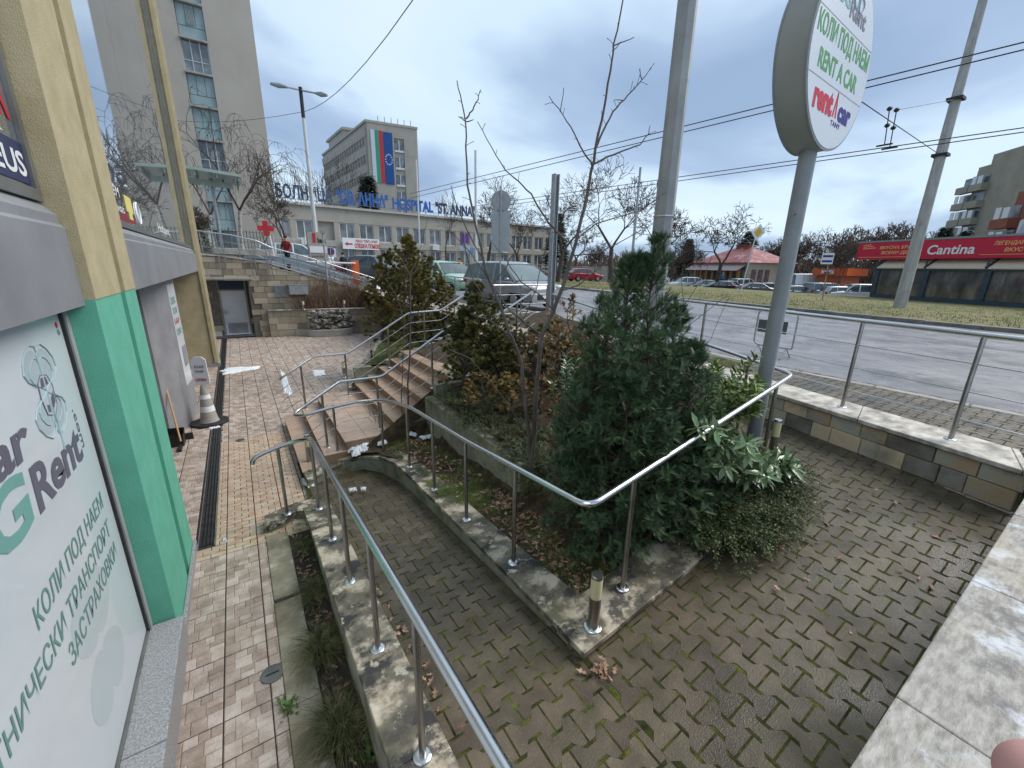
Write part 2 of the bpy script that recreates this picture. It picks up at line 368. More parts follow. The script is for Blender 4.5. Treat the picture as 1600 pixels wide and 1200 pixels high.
# plaza base and moulded tiles, 0.30 m grid
b = MB().box(-3.2, -1, -.12, 7.2, 21.3, -.012); st(b.build('plaza_bed', grout))
def cobble_pattern(kind):
    if kind == 0:      # moulded mixed cobbles inside one 0.30 tile
        return [(0, 0, .34, .37), (.355, 0, .67, .18), (.355, .195, .67, .37), (.685, 0, 1, .37), (0, .385, .21, .63), (.225, .385, .63, .73), (.645, .385, 1, .56), (.645, .575, 1, .73),
                (0, .645, .21, 1), (.225, .745, .51, 1), (.525, .745, .75, 1), (.765, .745, 1, 1)]
    return [(0, 0, .5, .22), (.53, 0, 1, .22), (0, .25, .24, .47), (.27, .25, .76, .47), (.79, .25, 1, .47), (0, .5, .5, .72), (.53, .5, 1, .72), (0, .75, .24, 1), (.27, .75, .76, 1), (.79, .75, 1, 1)]
def tiles(x0, x1, y0, y1, kind, inside, z=0.):
    m = MB(); pat = cobble_pattern(kind); g = random.Random(3)
    nx = int(math.ceil((x1-x0)/.3)); ny = int(math.ceil((y1-y0)/.3))
    for i in range(nx):
        for j in range(ny):
            cx, cy = x0+.3*i, y0+.3*j
            if not inside(cx+.15, cy+.15): continue
            far = cy > 12
            for (a, c, d, e_) in pat:
                X0 = cx+.005+a*.290; X1 = cx+.005+d*.290-(0 if d < 1 else .002); Y0 = cy+.004+c*.292; Y1 = cy+.004+e_*.292-(0 if e_ < 1 else .002)
                if Y0 < 5.12 and kind == 0: X1 = min(X1, -.104)
                if Y0 > 5.2 and cx > -1: X0 = max(X0, -.597)
                if X1-X0 < .014: continue
                h = z+g.uniform(-.0015, .0015); t = .0035 if far else .005
                m.add([(X0-.002, Y0-.002, h-.006), (X1+.002, Y0-.002, h-.006), (X1+.002, Y1+.002, h-.006), (X0-.002, Y1+.002, h-.006),
                       (X0+t, Y0+t, h), (X1-t, Y0+t, h), (X1-t, Y1-t, h), (X0+t, Y1-t, h)],
                      [(4, 5, 6, 7), (0, 1, 5, 4), (1, 2, 6, 5), (2, 3, 7, 6), (3, 0, 4, 7)])
    return m
in_och = lambda x, y: -.66 < x < .5 and 5.1 < y < 8.55
bed_edge = lambda y: ip(y, [9.2, 10.2, 16.5, 20.5], [1.8, 1.95, 4.55, 5.9])
def in_plaza(x, y):
    if in_och(x, y): return False
    if -.80 < x < -.66 and 5.2 < y: return False
    if y < 5.1 and x > .0: return False
    if y < 9.3 and x > .62: return False
    if y > 9.2 and x > bed_edge(y)+.2: return False
    return True
st(tiles(-2.59, 6.2, .2, 20.9, 0, in_plaza).build('paving_tiles', tile_m))
st(tiles(-.79, .5, 5.0, 8.6, 1, in_och, .002).build('ochre_paving_tiles', tile_o))

# zigzag block pavers
def pavers(rows_along, u0, u1, v0, v1, fz, inside, L=.245, Wd=.143, seed=1, skew=0):
    m = MB(); g = random.Random(seed); am = .023; e_ = .006
    nr = int((v1-v0)/Wd)+1; nc = int((u1-u0)/L)+2
    def wave(s):           # s in paver units, +am at joints (integers), -am mid
        s = s-math.floor(s)
        for a, b_, p, q in ((0, .22, 1, 1), (.22, .36, 1, -1), (.36, .64, -1, -1), (.64, .78, -1, 1), (.78, 1.001, 1, 1)):
            if s <= b_: return am*(p+(q-p)*(s-a)/(b_-a))
    ks = [0, .22, .36, .64, .78, 1]
    for j in range(nr):
        off = .5*(j % 2)
        for i in range(-1, nc):
            s0 = i+off; top = []; bot = []
            if not inside(u0+(s0+.5)*L, v0+(j+.5)*Wd): continue
            dz = g.uniform(-.001, .0015); tl = g.uniform(-.0015, .0015)
            for k in ks:
                uu = u0+(s0+k)*L; top.append((uu, v0+(j+1)*Wd+wave(s0+k-off))); bot.append((uu, v0+j*Wd-wave(s0+k-off)))
            def mk(ins, dzz):
                P = []
                for q, (uu, vv) in enumerate(bot): P.append((uu+(ins*.72 if q == 0 else -ins*.72 if q == 5 else 0), vv+ins*1.3))
                for q, (uu, vv) in reversed(list(enumerate(top))): P.append((uu+(ins*.72 if q == 0 else -ins*.72 if q == 5 else 0), vv-ins*1.3))
                o = []
                for (uu, vv) in P:
                    x, y = (uu, vv) if rows_along == 'x' else (vv, uu)
                    if rows_along == 'x':
                        x = max(.5, min(x, 1.61))
                        if y < 5.3: x = max(x, .633)
                    o.append((x, y, fz(x, y)+dz+tl*((uu-u0)/L-s0-.5)+dzz))
                return o
            a = mk(.006, -.02); b_ = mk(.0068, -.003); c = mk(.0095, 0)
            fl = rows_along != 'x'
            fs = [tuple(range(24, 36)) if not fl else tuple(range(35, 23, -1))]
            for r in (0, 12):
                for q in range(12):
                    f = (r+q, r+(q+1) % 12, r+12+(q+1) % 12, r+12+q); fs.append(f if not fl else f[::-1])
            m.add(a+b_+c, fs)
    return m
zr = lambda x, y: z_ramp(x, y)
st(pavers('x', .45, 1.75, .15, 7.0, lambda x, y: z_low(y), lambda x, y: x < 1.70 and (y < 6.35) and (x > .56 or y > 5.5)).build('ramp_paving', paver_m))
st(pavers('y', .15, 9.2, 1.62, 7.2, zr, lambda y, x: (y < 1.75 or x > back_x(y)-.05) and x < wall_x(y)+.08, seed=4).build('ramp_paving', paver_m))
st(pavers('y', -6, 22, 6.1, 7.95, lambda x, y: z_side(y), lambda y, x: x > wall_x(y)+.5 if y < 9.2 else x > 5.2, seed=6).build('pavement_blocks', paver_m))
def sheet(name, xs, ys, fz, mt, keep=None):
    mm = MB().grid(xs, ys, fz)
    return st(mm.build(name, mt, smooth=True))
sheet('ramp_joint_moss', list(np.linspace(.45, 1.6, 8)), list(np.linspace(.1, 7, 40)), lambda x, y: z_ramp(x, y)-.0025, moss)
sheet('ramp_joint_moss', list(np.linspace(1.6, 7.3, 30)), list(np.linspace(-.5, 1.9, 14)), lambda x, y: z_ramp(x, y)-.0025, moss)
mm = MB()
ys = np.linspace(1.9, 9.3, 30)
vs = []
for y in ys:
    for k in range(6):
        x = back_x(y)-.1+(wall_x(y)+.15-back_x(y)+.1)*k/5; vs.append((x, y, z_ramp(x, y)-.0025))
mm.add(vs, [(j*6+i, j*6+i+1, (j+1)*6+i+1, (j+1)*6+i) for j in range(29) for i in range(5)])
st(mm.build('ramp_joint_moss', moss))
mm = MB(); vs = []; ys = np.linspace(-30, 46, 60)
for y in ys:
    x0 = wall_x(y)+.5 if y < 9.25 else 6.9 if y < 20.85 else 7.0
    if y < 0: x0 = wall_x(0)+.3
    for x in (x0, 7.75): vs.append((x, y, z_side(y)-.008))
mm.add(vs, [(2*j, 2*j+1, 2*j+3, 2*j+2) for j in range(59)])
st(mm.build('pavement_bed', moss))
st(MB().grid([5.0, 5.8, 6.95], [8.9, 10, 12, 15, 20.9], lambda x, y: z_side(y)-.004).build('pavement_landing', tile_m))
# road, kerbs, verge, forecourt
sheet('road', list(np.linspace(7.9, 21.3, 16)), list(np.linspace(-60, 48, 60)), z_road, asphalt)
kb = MB()
g = random.Random(2)
y = -30.
while y < 20.5:
    kb.add([(7.75, y+.008, z_side(y)-.3), (7.92, y+.008, z_side(y)-.3), (7.92, y+.99, z_side(y+1)-.3), (7.75, y+.99, z_side(y+1)-.3),
            (7.75, y+.008, z_side(y)+.004), (7.91, y+.008, z_side(y)), (7.91, y+.99, z_side(y+1)), (7.75, y+.99, z_side(y+1)+.004)], [(4, 5, 6, 7), (0, 1, 5, 4), (1, 2, 6, 5), (2, 3, 7, 6), (3, 0, 4, 7)]); y += 1
st(kb.build('near_kerb', conc, bevel=.01))
kb = MB(); y = -30.
while y < 42:
    z = z_verge(21, y); j = g.uniform(-.02, .02); kb.obox((21.1+j, y+.012, z-.3), (.32, 0, 0), (0, 1.47, 0), (0, 0, .31+g.uniform(-.01, .01))); y += 1.5
st(kb.build('far_kerb', mat('dark_kerb', [(.13, .12, .11), (.24, .22, .20)], scale=3, rough=.75, bump=.4, bscale=20), bevel=.03))
sheet('verge', list(np.linspace(21.42, 44, 24)), list(np.linspace(-60, 46, 70)), lambda x, y: z_verge(x, y)+.02*math.sin(x*.7+y*.3), grassm)
sheet('parking_ground', [43.8, 47, 60, 90, 400], [-200, -60, 0, 46, 120, 400], lambda x, y: 1.27 if x < 45 else .35, lot_m)
sheet('ground', [-200, -60, -20, -3, 7, 22, 44], [46.5, 60, 100, 400], lambda x, y: 2.0 if x > 8 else z_up(x)*.5+1.0, lot_m)
sheet('hospital_forecourt', list(np.linspace(-60, -4, 8))+list(np.linspace(-3, 8, 23)), [21.0, 24, 30, 38, 46.6], lambda x, y: z_up(x)-(y-21)*.028*max(0, (z_up(x)-2)), lot_m)
sheet('forecourt_road', [7.9, 12, 16, 21.5, 30, 44], [45.5, 47, 50], lambda x, y: 1.95, lot_m)

# far kerb road dirt band is in the asphalt; hill of trees horizon
# ------------------------------------------------------------------ stairs (one thing)
stairs = thing('outdoor_stairs', (1.1, 7.8, 0), 'broad tan tiled stairs climbing from the tiled plaza to the street', 'stairs')
def stair_mesh():
    m = MB(); m2 = MB()
    Z = [(.47, .15), (.80, .30), (1.12, .45)]
    b_ = (1.90-.0); n = 5
    for i in range(n): Z.append((1.92+.265*i, .45+.157*(i+1)))
    for i in range(4): Z.append((3.88+.30*i, 1.235+.145*(i+1)))
    y0, y1 = 6.42, 9.15
    for k, (x, z) in enumerate(Z):
        xe = Z[k+1][0]+.02 if k+1 < len(Z) else 5.3
        ya = {0: 6.30, 1: 6.40, 2: 6.41}.get(k, y0)
        yb = 8.95+.25*min(k, 1)
        nt_ = 5 if k < 3 else 5
        m.box(x+.012, ya, z-.40 if k > 2 else -.02, xe+.3 if k+1 < len(Z) else xe, yb, z-.022)
        # treads: tiles with thin joints
        w = (yb-ya)/7
        xs = [x-.012]
        if xe-x > .6:
            xs = [x-.012]+list(np.arange(x+.33, xe-.1, .33))
        xs.append(xe)
        for i in range(len(xs)-1):
            for j in range(7): m2.box(xs[i]+.0015, ya+w*j+.0015, z-.02, xs[i+1]-.0015, ya+w*(j+1)-.0015, z)
    return m, m2
a_, b_ = stair_mesh()
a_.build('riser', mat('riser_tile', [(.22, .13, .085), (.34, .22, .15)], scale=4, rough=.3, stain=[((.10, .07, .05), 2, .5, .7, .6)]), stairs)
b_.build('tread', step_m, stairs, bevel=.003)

# ------------------------------------------------------------------ kerb walls of the island and the left ramp wall
def offset_line(pts, w):
    out = []
    for i, p in enumerate(pts):
        a = np.array(pts[max(0, i-1)][:2]); c = np.array(pts[min(len(pts)-1, i+1)][:2]); t = c-a; t /= np.linalg.norm(t); nrm = np.array([t[1], -t[0]])
        if 0 < i < len(pts)-1:
            t1 = np.array(p[:2])-a; t1 /= np.linalg.norm(t1); cc = max(.5, t@t1); nrm = nrm/cc
        out.append((p[0]+nrm[0]*w, p[1]+nrm[1]*w, p[2]))
    return out
def wallband(m, outer, inner, depth=.5, joint=None):
    """band between two polylines (x,y,ztop) going down depth; split into slabs"""
    for i in range(len(outer)-1):
        o0, o1, i0, i1 = outer[i], outer[i+1], inner[i], inner[i+1]
        lo = lambda p: (p[0], p[1], p[2]-depth)
        vs = [lo(o0), lo(o1), lo(i1), lo(i0), o0, o1, i1, i0]
        m.add(vs, [(0, 3, 2, 1), (4, 5, 6, 7), (0, 1, 5, 4), (1, 2, 6, 5), (2, 3, 7, 6), (3, 0, 4, 7)])
def resample(pts, maxd):
    out = [pts[0]]
    for a, c in zip(pts[:-1], pts[1:]):
        d = math.dist(a[:2], c[:2]); k = max(1, int(round(d/maxd)))
        for q in range(1, k+1): out.append(tuple(a[i]+(c[i]-a[i])*q/k for i in range(3)))
    return out
def orient(m):
    bm = bmesh.new(); vs = [bm.verts.new(v) for v in m.v]
    for f in m.f: bm.faces.new([vs[i] for i in f])
    bmesh.ops.recalc_face_normals(bm, faces=bm.faces); me = bpy.data.meshes.new('m'); bm.to_mesh(me); bm.free(); return me
# outer edge of the island: from the left end (by the stairs) round to the tip, then right
isl_o = [(.49, 6.00, .155), (.78, 6.18, .165), (1.05, 6.24, .20), (1.30, 6.20, .25), (1.50, 5.90, .31), (1.59, 5.45, .38), (1.60, 5.0, .42), (1.60, 4.24, .49), (1.60, 3.4, .56), (1.60, 2.56, .64), (1.60, 1.5, .70),
         (2.6, 1.54, .80), (3.6, 1.58, .90), (4.72, 1.63, 1.02)]
isl_i = [(.47, 6.295, .155), (.80, 6.46, .165), (1.16, 6.48, .20), (1.50, 6.42, .25), (1.78, 6.06, .31), (1.89, 5.5, .38), (1.90, 5.0, .42), (1.90, 4.24, .49), (1.90, 3.4, .56), (1.90, 2.56, .64), (1.92, 1.90, .70),
         (2.6, 1.93, .80), (3.6, 1.97, .90), (4.72, 2.02, 1.02)]
island_kerb = thing('island_kerb_wall', (1.75, 3, 0), 'low stained stone kerb wall curving round the shrub island beside the mossy ramp', 'kerb wall')
cop = MB(); base = MB()
for i in range(len(isl_o)-1):
    for k in range(1):
        o0, o1, i0, i1 = isl_o[i], isl_o[i+1], isl_i[i], isl_i[i+1]
        cop.add([(*o0[:2], o0[2]-.045), (*o1[:2], o1[2]-.045), (*i1[:2], i1[2]-.045), (*i0[:2], i0[2]-.045), o0, o1, i1, i0],
                [(0, 3, 2, 1), (4, 5, 6, 7), (0, 1, 5, 4), (2, 3, 7, 6)]+([(3, 0, 4, 7)] if i == 0 else [])+([(1, 2, 6, 5)] if i == len(isl_o)-2 else []))
bo = offset_line(isl_o, -.022); bi = offset_line(isl_i, .02)
bo = [(p[0], p[1], p[2]-.046) for p in bo]; bi = [(p[0], p[1], p[2]-.046) for p in bi]
# keep base inside coping
bo = [(o[0]+(i[0]-o[0])*.06, o[1]+(i[1]-o[1])*.06, o[2]-.045) for o, i in zip(isl_o, isl_i)]
bi = [(o[0]+(i[0]-o[0])*.94, o[1]+(i[1]-o[1])*.94, o[2]-.045) for o, i in zip(isl_o, isl_i)]
wallband(base, bo, bi, .5)
link('coping', orient(cop), kerbstone, island_kerb, bevel=.006)
kerb_face = mat('kerb_face_stone', [(.16, .155, .12), (.27, .26, .20), (.33, .33, .27)], scale=2, rough=.75, bump=.5, bscale=25, stain=[((.07, .085, .02), 2.4, .50, .66, .8), ((.06, .055, .045), 5, .55, .7, .7)])
link('wall_face', orient(base), kerb_face, island_kerb)

# left ramp wall under the nearest rail
rw = thing('ramp_side_wall', (.48, 3.3, 0), 'sloping stained stone wall between the mossy ramp and the narrow grass planter', 'ramp wall')
wo_ = [(.63, 5.2, .20), (.63, 4.6, .31), (.63, 3.9, .40), (.63, 3.1, .49), (.63, 2.3, .585), (.63, 1.55, .665), (.63, .8, .76), (.63, -.2, .86)]
wi_ = [(.33, 5.2, .20), (.33, 4.6, .31), (.33, 3.9, .40), (.33, 3.1, .49), (.33, 2.3, .585), (.33, 1.55, .665), (.33, .8, .76), (.33, -.2, .86)]
cc = MB()
for i in range(len(wo_)-1):
    o0, o1, i0, i1 = wo_[i], wo_[i+1], wi_[i], wi_[i+1]; gp = .0015
    o0 = (o0[0], o0[1]-gp, o0[2]); i0 = (i0[0], i0[1]-gp, i0[2])
    cc.add([(*o0[:2], o0[2]-.05), (*o1[:2], o1[2]-.05), (*i1[:2], i1[2]-.05), (*i0[:2], i0[2]-.05), o0, o1, i1, i0], [(0, 3, 2, 1), (4, 5, 6, 7), (0, 1, 5, 4), (1, 2, 6, 5), (2, 3, 7, 6), (3, 0, 4, 7)])
# curved end slab towards the plaza
endp = [(-.07, 5.12), (.33, 5.30), (.335, 5.205), (.63, 5.205), (.63, 5.42), (.50, 5.50), (.30, 5.52), (.05, 5.40), (-.08, 5.36)]
endp = [(-.09, 5.14), (.10, 5.18), (.25, 5.30), (.335, 5.26), (.40, 5.205), (.60, 5.22), (.58, 5.40), (.45, 5.50), (.28, 5.52), (.10, 5.46), (-.09, 5.38)]
cc.prism(endp, .06, .125)
link('coping', orient(cc), kerbstone, rw, bevel=.006)
ww = MB(); wallband(ww, [(.605, p[1], p[2]-.05) for p in wo_], [(.355, p[1], p[2]-.05) for p in wi_], .9)
ww.prism([(-.06, 5.17), (.10, 5.21), (.25, 5.33), (.38, 5.24), (.56, 5.24), (.55, 5.38), (.42, 5.47), (.28, 5.49), (.10, 5.43), (-.06, 5.35)], -.05, .06)
link('wall_face', orient(ww), kerb_face, rw)
slab = MB()
yy = 5.1
slabm = mat('slab_stone', [(.17, .145, .095), (.27, .235, .165), (.40, .36, .28)], scale=2.3, rough=.6, bump=.3, bscale=30, stain=[((.60, .56, .47), 3.5, .60, .66, .6), ((.07, .065, .045), 1.6, .50, .64, .7), ((.14, .16, .05), 2.7, .55, .7, .5)])
for a in (5.1, 3.9, 2.75, 1.6, .4, -1): slab.box(-.10, a-1.15, -.05, .125, a-.004, .012)
tag(slab.build('planter_edge_slab', slabm, bevel=.005), 'flat stone slab edging between the plaza tiles and the narrow grass planter', 'edging')
st(MB().box(.12, -1, -.2, .36, 5.2, -.035).build('planter_soil', soilm))

# island soil: low bed and raised bed
def z_low_bed(x, y): return ip(y, [1.5, 2.5, 3.5, 4.5, 5.5, 6.4], [.66, .60, .53, .45, .36, .30])+.03*math.sin(x*7+y*5)*.5+(.015*math.sin(y*17))
def z_bed(x, y): return ip(y, [1.6, 2.2, 3.4, 3.9], [0, 0, .6, 1])*(.95+.10*(x-2.5)-z_low_bed(x, y))+z_low_bed(x, y)+.12*max(0, x-3)
def z_isl(x, y):
    base_ = z_low_bed(min(x, 2.45), y)
    hi = max(0, min(1, (x-3.3)/1.2))*max(0, min(1, (y-4.6)/1.5))*.22
    if x < 2.45: return base_
    up_ = .93+.14*(x-2.45)+.05*max(0, y-4)+hi
    s = min(1, max(0, (y-2.0)/1.6)); s2 = min(1, (x-2.45)/.15) if y > 3.6 else min(1, (x-2.45)/1.2)
    lo_ = ip(x, [2.45, 4.7], [.66, .95])
    t_ = s*s2
    return lo_*(1-t_)+up_*t_ if y < 3.6 else (base_*(1-s2)+up_*s2)
vs = []; fs = []
ysg = np.linspace(1.75, 8.9, 48); K = 26
for y in ysg:
    x0 = ip(y, [1.75, 5.0, 5.5, 6.0, 6.42, 6.43, 8.9], [1.75, 1.75, 1.7, 1.5, 1.0, 2.47, 5.2]) if y < 6.42 else 3.2 if y > 6.5 else 2.47
    x1 = back_x(y)+.02
    for k in range(K): x = x0+(x1-x0)*k/(K-1); vs.append((x, y, z_isl(x, y)))
mm = MB().add(vs, [(j*K+i, j*K+i+1, (j+1)*K+i+1, (j+1)*K+i) for j in range(47) for i in range(K-1)])
st(mm.build('island_soil', soilm, smooth=True))
# planter retaining wall
pw = thing('planter_wall', (2.45, 5, .5), 'low stained concrete wall holding up the shrub bed behind the grass strip', 'retaining wall')
MB().box(2.44, 3.5, .2, 2.60, 6.40, .985).build('wall_face', kerb_face, pw, bevel=.01)
MB().box(2.60, 6.28, .2, 5.0, 6.40, 1.2).build('return_wall', kerb_face, pw, bevel=.01)
# island back kerb on street side
bk = MB(); pts = [(back_x(y), y, 1.02+.075*(y-1.7)) for y in np.linspace(1.65, 8.8, 9)]
wallband(bk, [(p[0]-.12, p[1], p[2]+.02) for p in pts], [(p[0]+.08, p[1], p[2]+.02) for p in pts], .6)
tag(link('island_back_kerb', orient(bk), kerbstone, bevel=.006), 'stone kerb between the shrub island and the upper ramp by the street wall', 'kerb wall')

# ------------------------------------------------------------------ stone cladding generator
def cladding(m, a, b_, z0, z1, courses, thick=.03, wr=(.22, .42), top=None, seed=0, clip=None):
    """courses: list of heights, cyc; a->b along the face, outward normal = right of a->b rotated -90"""
    g = random.Random(seed); a = np.array(a, float); b_ = np.array(b_, float); Ln = np.linalg.norm(b_-a); t = (b_-a)/Ln; nr = np.array([t[1], -t[0]])
    z = z0; k = 0
    while z < z1-.01:
        h = courses[k % len(courses)]; k += 1; zt = min(z+h, z1); s = -g.uniform(0, wr[0])
        while s < Ln:
            w = g.uniform(*wr); s0 = max(0, s)+.003; s1 = min(Ln, s+w)-.003; s += w
            if s1-s0 < .02: continue
            th = thick+g.uniform(-.006, .008); mz0, mz1 = z+.003, zt-.003
            if top:
                lim = top((s0+s1)/2)
                if mz0 > lim-.03: continue
                mz1 = min(mz1, lim)
            if clip and clip(s0, s1, mz0, mz1): continue
            p = a+t*s0; q = a+t*s1; d = .004
            P = [(*p, mz0), (*q, mz0), (*q, mz1), (*p, mz1)]
            nn = np.array([nr[0], nr[1], 0])
            outp = [tuple(np.array(c)+nn*th*.6) for c in P]; tt = np.array([t[0], t[1], 0])
            inn = [np.array(P[0])+nn*th+tt*d+[0, 0, d], np.array(P[1])+nn*th-tt*d+[0, 0, d], np.array(P[2])+nn*th-tt*d-[0, 0, d], np.array(P[3])+nn*th+tt*d-[0, 0, d]]
            m.add(P+outp+[tuple(c) for c in inn], [(0, 1, 5, 4), (1, 2, 6, 5), (2, 3, 7, 6), (3, 0, 4, 7), (4, 5, 9, 8), (5, 6, 10, 9), (6, 7, 11, 10), (7, 4, 8, 11), (8, 9, 10, 11)])
        z = zt
# street wall with coping
sw = thing('street_wall', (5.7, 1.5, 1), 'low wall of mixed grey and rust stone blocks with pale coping below the street railing', 'wall')
A = np.array([wall_x(9.0), 9.0]); B = np.array([wall_x(.22), .22])
m = MB(); cladding(m, A+[.035, .008], B+[.035, .008], .75, 1.52, [.04, .19, .19, .19, .19], wr=(.2, .42), seed=5)
m.build('stone_cladding', stone_clad, sw)
t = (B-A)/np.linalg.norm(B-A)
core = MB(); core.obox((A[0]+.036, A[1]+.008, .4), (.52, .12, 0), (B[0]-A[0], B[1]-A[1], 0), (0, 0, 1.12)); link('wall_core', orient(core), mortar, sw)
cp = MB(); L_ = np.linalg.norm(B-A); s = 0; g = random.Random(9)
while s < L_-.05:
    w = min(L_-s, 1.28); p = A+t*(s+.003); q = A+t*(s+w-.003); n_ = np.array([.974, .228])
    cp.obox((*(p-n_*.035), 1.525), (*(n_*.66), 0), (*(q-p), 0), (0, 0, .045)); s += w
link('coping', orient(cp), coping, sw, bevel=.007)
# near right terrace wall the photographer leans on
tw = thing('terrace_wall', (3, 0, 1), 'wide pale speckled stone topped wall in the bottom right corner', 'wall')
cp = MB()
for a, c in ((-.4, 1.9), (1.9, 3.05), (3.05, 4.2), (4.2, 5.36)): cp.box(a+.002, -.75, 1.55, c-.002, .18, 1.60)
cp.build('coping', mat('speckled_coping', [(.27, .25, .225), (.38, .36, .325), (.48, .46, .425)], scale=16, rough=.75, bump=.5, bscale=80, stops=[.36, .5, .64], stretch=(.8, 2.6, 1),
         stain=[((.74, .78, .84), 3.2, .54, .62, .65), ((.46, .38, .25), 1.3, .54, .66, .7), ((.12, .12, .12), 3.4, .56, .66, .7)]), tw, bevel=.007)
cl = MB(); cladding(cl, (5.40, .13), (1.2, .13), .35, 1.55, [.2, .2, .19], seed=8, wr=(.2, .4)); cl.build('stone_cladding', stone_clad, tw)
MB().box(-.4, -.7, .2, 5.42, .128, 1.549).build('wall_core', mortar, tw)

# ------------------------------------------------------------------ far plaza wall (y = 20.8), rising wall line
YF = 20.8
top_pts = [YP(x, y, YF) for x, y in ((312, 398), (345, 401), (384, 406), (420, 412), (445, 419), (480, 430), (520, 440), (556, 451), (590, 466))]
tx = [p[0] for p in top_pts]; tz = [p[2] for p in top_pts]
fw = thing('plaza_back_wall', (2, YF, 0), 'tall sandstone clad retaining wall with sloping top behind the tiled plaza', 'wall')
xR = 6.1
DX0, DX1 = -.62, .45
topf = lambda s: ip(-1.1+s, tx, tz)
m = MB()
cladding(m, (-1.1, YF), (xR, YF), 0, 3.6, [.24, .22, .25], thick=.04, wr=(.3, .62), seed=3, top=lambda s: topf(s),
         clip=lambda s0, s1, a, c: (-1.1+s0 < DX1-.04 and c < 2.42))
m.build('stone_cladding', stone_far, fw)
core = MB(); xs = list(np.linspace(DX1, xR, 14))
core.prism([(DX1, YF+.001), (xR, YF+.001), (xR, YF+.5), (DX1, YF+.5)], -.1, [topf(DX1+1.1)-.02, topf(xR+1.1)-.02, topf(xR+1.1)-.02, topf(DX1+1.1)-.02]) if 0 else None
for a, c in zip(xs[:-1], xs[1:]):
    core.prism([(a, YF+.001), (c, YF+.001), (c, YF+.5), (a, YF+.5)], -.1, [topf(a+1.1)-.015, topf(c+1.1)-.015, topf(c+1.1)-.015, topf(a+1.1)-.015])
core.box(-3, YF+.001, 2.42, DX1, YF+.5, 3.40); core.box(-3, YF+.95, -.1, DX1, YF+1.2, 2.42); core.box(DX1-.0, YF+.5, -.1, DX1+.2, YF+1.0, 2.42)
core.build('wall_core', mortar, fw)
rc = MB(); cladding(rc, (-3, YF+.95), (DX1, YF+.95), 0, 2.4, [.24, .22, .25], thick=.03, wr=(.3, .6), seed=6, clip=lambda s0, s1, a, c: -3+s1 > -.66 and -3+s0 < .34 and c < 2.4)
rc.build('recess_cladding', stone_far, fw)
cp = MB()
for i in range(len(tx)-1):
    p, q = top_pts[i], top_pts[i+1]
    cp.add([(p[0], YF-.08, p[2]), (q[0], YF-.08, q[2]), (q[0], YF+.5, q[2]), (p[0], YF+.5, p[2]), (p[0], YF-.08, p[2]+.05), (q[0], YF-.08, q[2]+.05), (q[0], YF+.5, q[2]+.05), (p[0], YF+.5, p[2]+.05)],
           [(0, 3, 2, 1), (4, 5, 6, 7), (0, 1, 5, 4), (2, 3, 7, 6)])
cp.build('coping', mat('light_coping', [(.42, .39, .33), (.55, .52, .46)], scale=3, rough=.7), fw)
MB().box(-2.2, YF-.15, 2.42, .62, YF+.1, 2.50).build('lintel_ledge', conc, fw, bevel=.01)
dr = thing('service_door', (-.2, YF+.9, 0), 'pale grey metal door with lower louvre in the stone recess at the end of the plaza', 'door')
DY = YF+.90
MB().box(-.66, DY-.02, 0, -.60, DY+.06, 2.38).box(.30, DY-.02, 0, .36, DY+.06, 2.38).box(-.60, DY-.02, 1.92, .30, DY+.06, 1.97).build('door_frame', mat('rust_frame', [(.22, .15, .10), (.32, .30, .28)], scale=12, rough=.7), dr)
MB().box(-.595, DY, .04, .295, DY+.05, 1.915).build('door_panel', mat('door_grey', [(.48, .49, .51), (.58, .59, .60)], scale=2, rough=.5, stain=[((.28, .27, .25), 3, .6, .75, .5)]), dr, bevel=.006)
lv = MB()
for i in range(22): lv.box(-.50+.033*i, DY-.012, .10, -.485+.033*i, DY-.001, .55)
lv.build('louvre', mat('louvre_dark', [(.10, .10, .10), (.2, .2, .2)], rough=.5), dr)
h_ = MB(); h_.tube([(-.53, DY-.05, 1.02), (-.44, DY-.05, 1.02)], .01, 8).box(-.545, DY-.05, .92, -.52, DY-.001, 1.1); h_.build('handle', steel_d, dr)
vb = MB(); vb.box(-.66, DY-.01, 1.99, .30, DY+.04, 2.36)
for i in range(7): vb.box(-.64, DY-.03, 2.01+.05*i, .28, DY-.011, 2.035+.05*i)
vb.build('vent_grille', mat('blue_grille', [(.012, .016, .05), (.03, .035, .09)], rough=.4), dr)
# louvre and duct on the wall
p, q = YP(428, 446, YF-.05), YP(452, 462, YF-.05)
lo = MB(); lo.box(p[0], YF-.06, q[2]-.04, q[0], YF-.045, p[2]+.04)
for i in range(9): z = q[2]+i*(p[2]-q[2])/8.5; lo.box(p[0], YF-.10, z, q[0], YF-.061, z+.02)
tag(lo.build('wall_vent', galv), 'slatted metal vent set in the sandstone wall left of the grey duct box', 'vent')
p, q = YP(451, 446, YF-.45), YP(482, 460, YF-.45)
du = thing('duct_box', ((p[0]+q[0])/2, YF-.3, q[2]), 'grey sheet metal duct box sticking out of the sandstone wall', 'duct box')
MB().box(p[0], YF-.46, q[2], q[0], YF-.05, p[2]).build('duct_body', galv, du, bevel=.01)
MB().box(p[0]-.02, YF-.47, p[2]+.001, q[0]+.02, YF-.05, p[2]+.03).build('lid', galv, du)
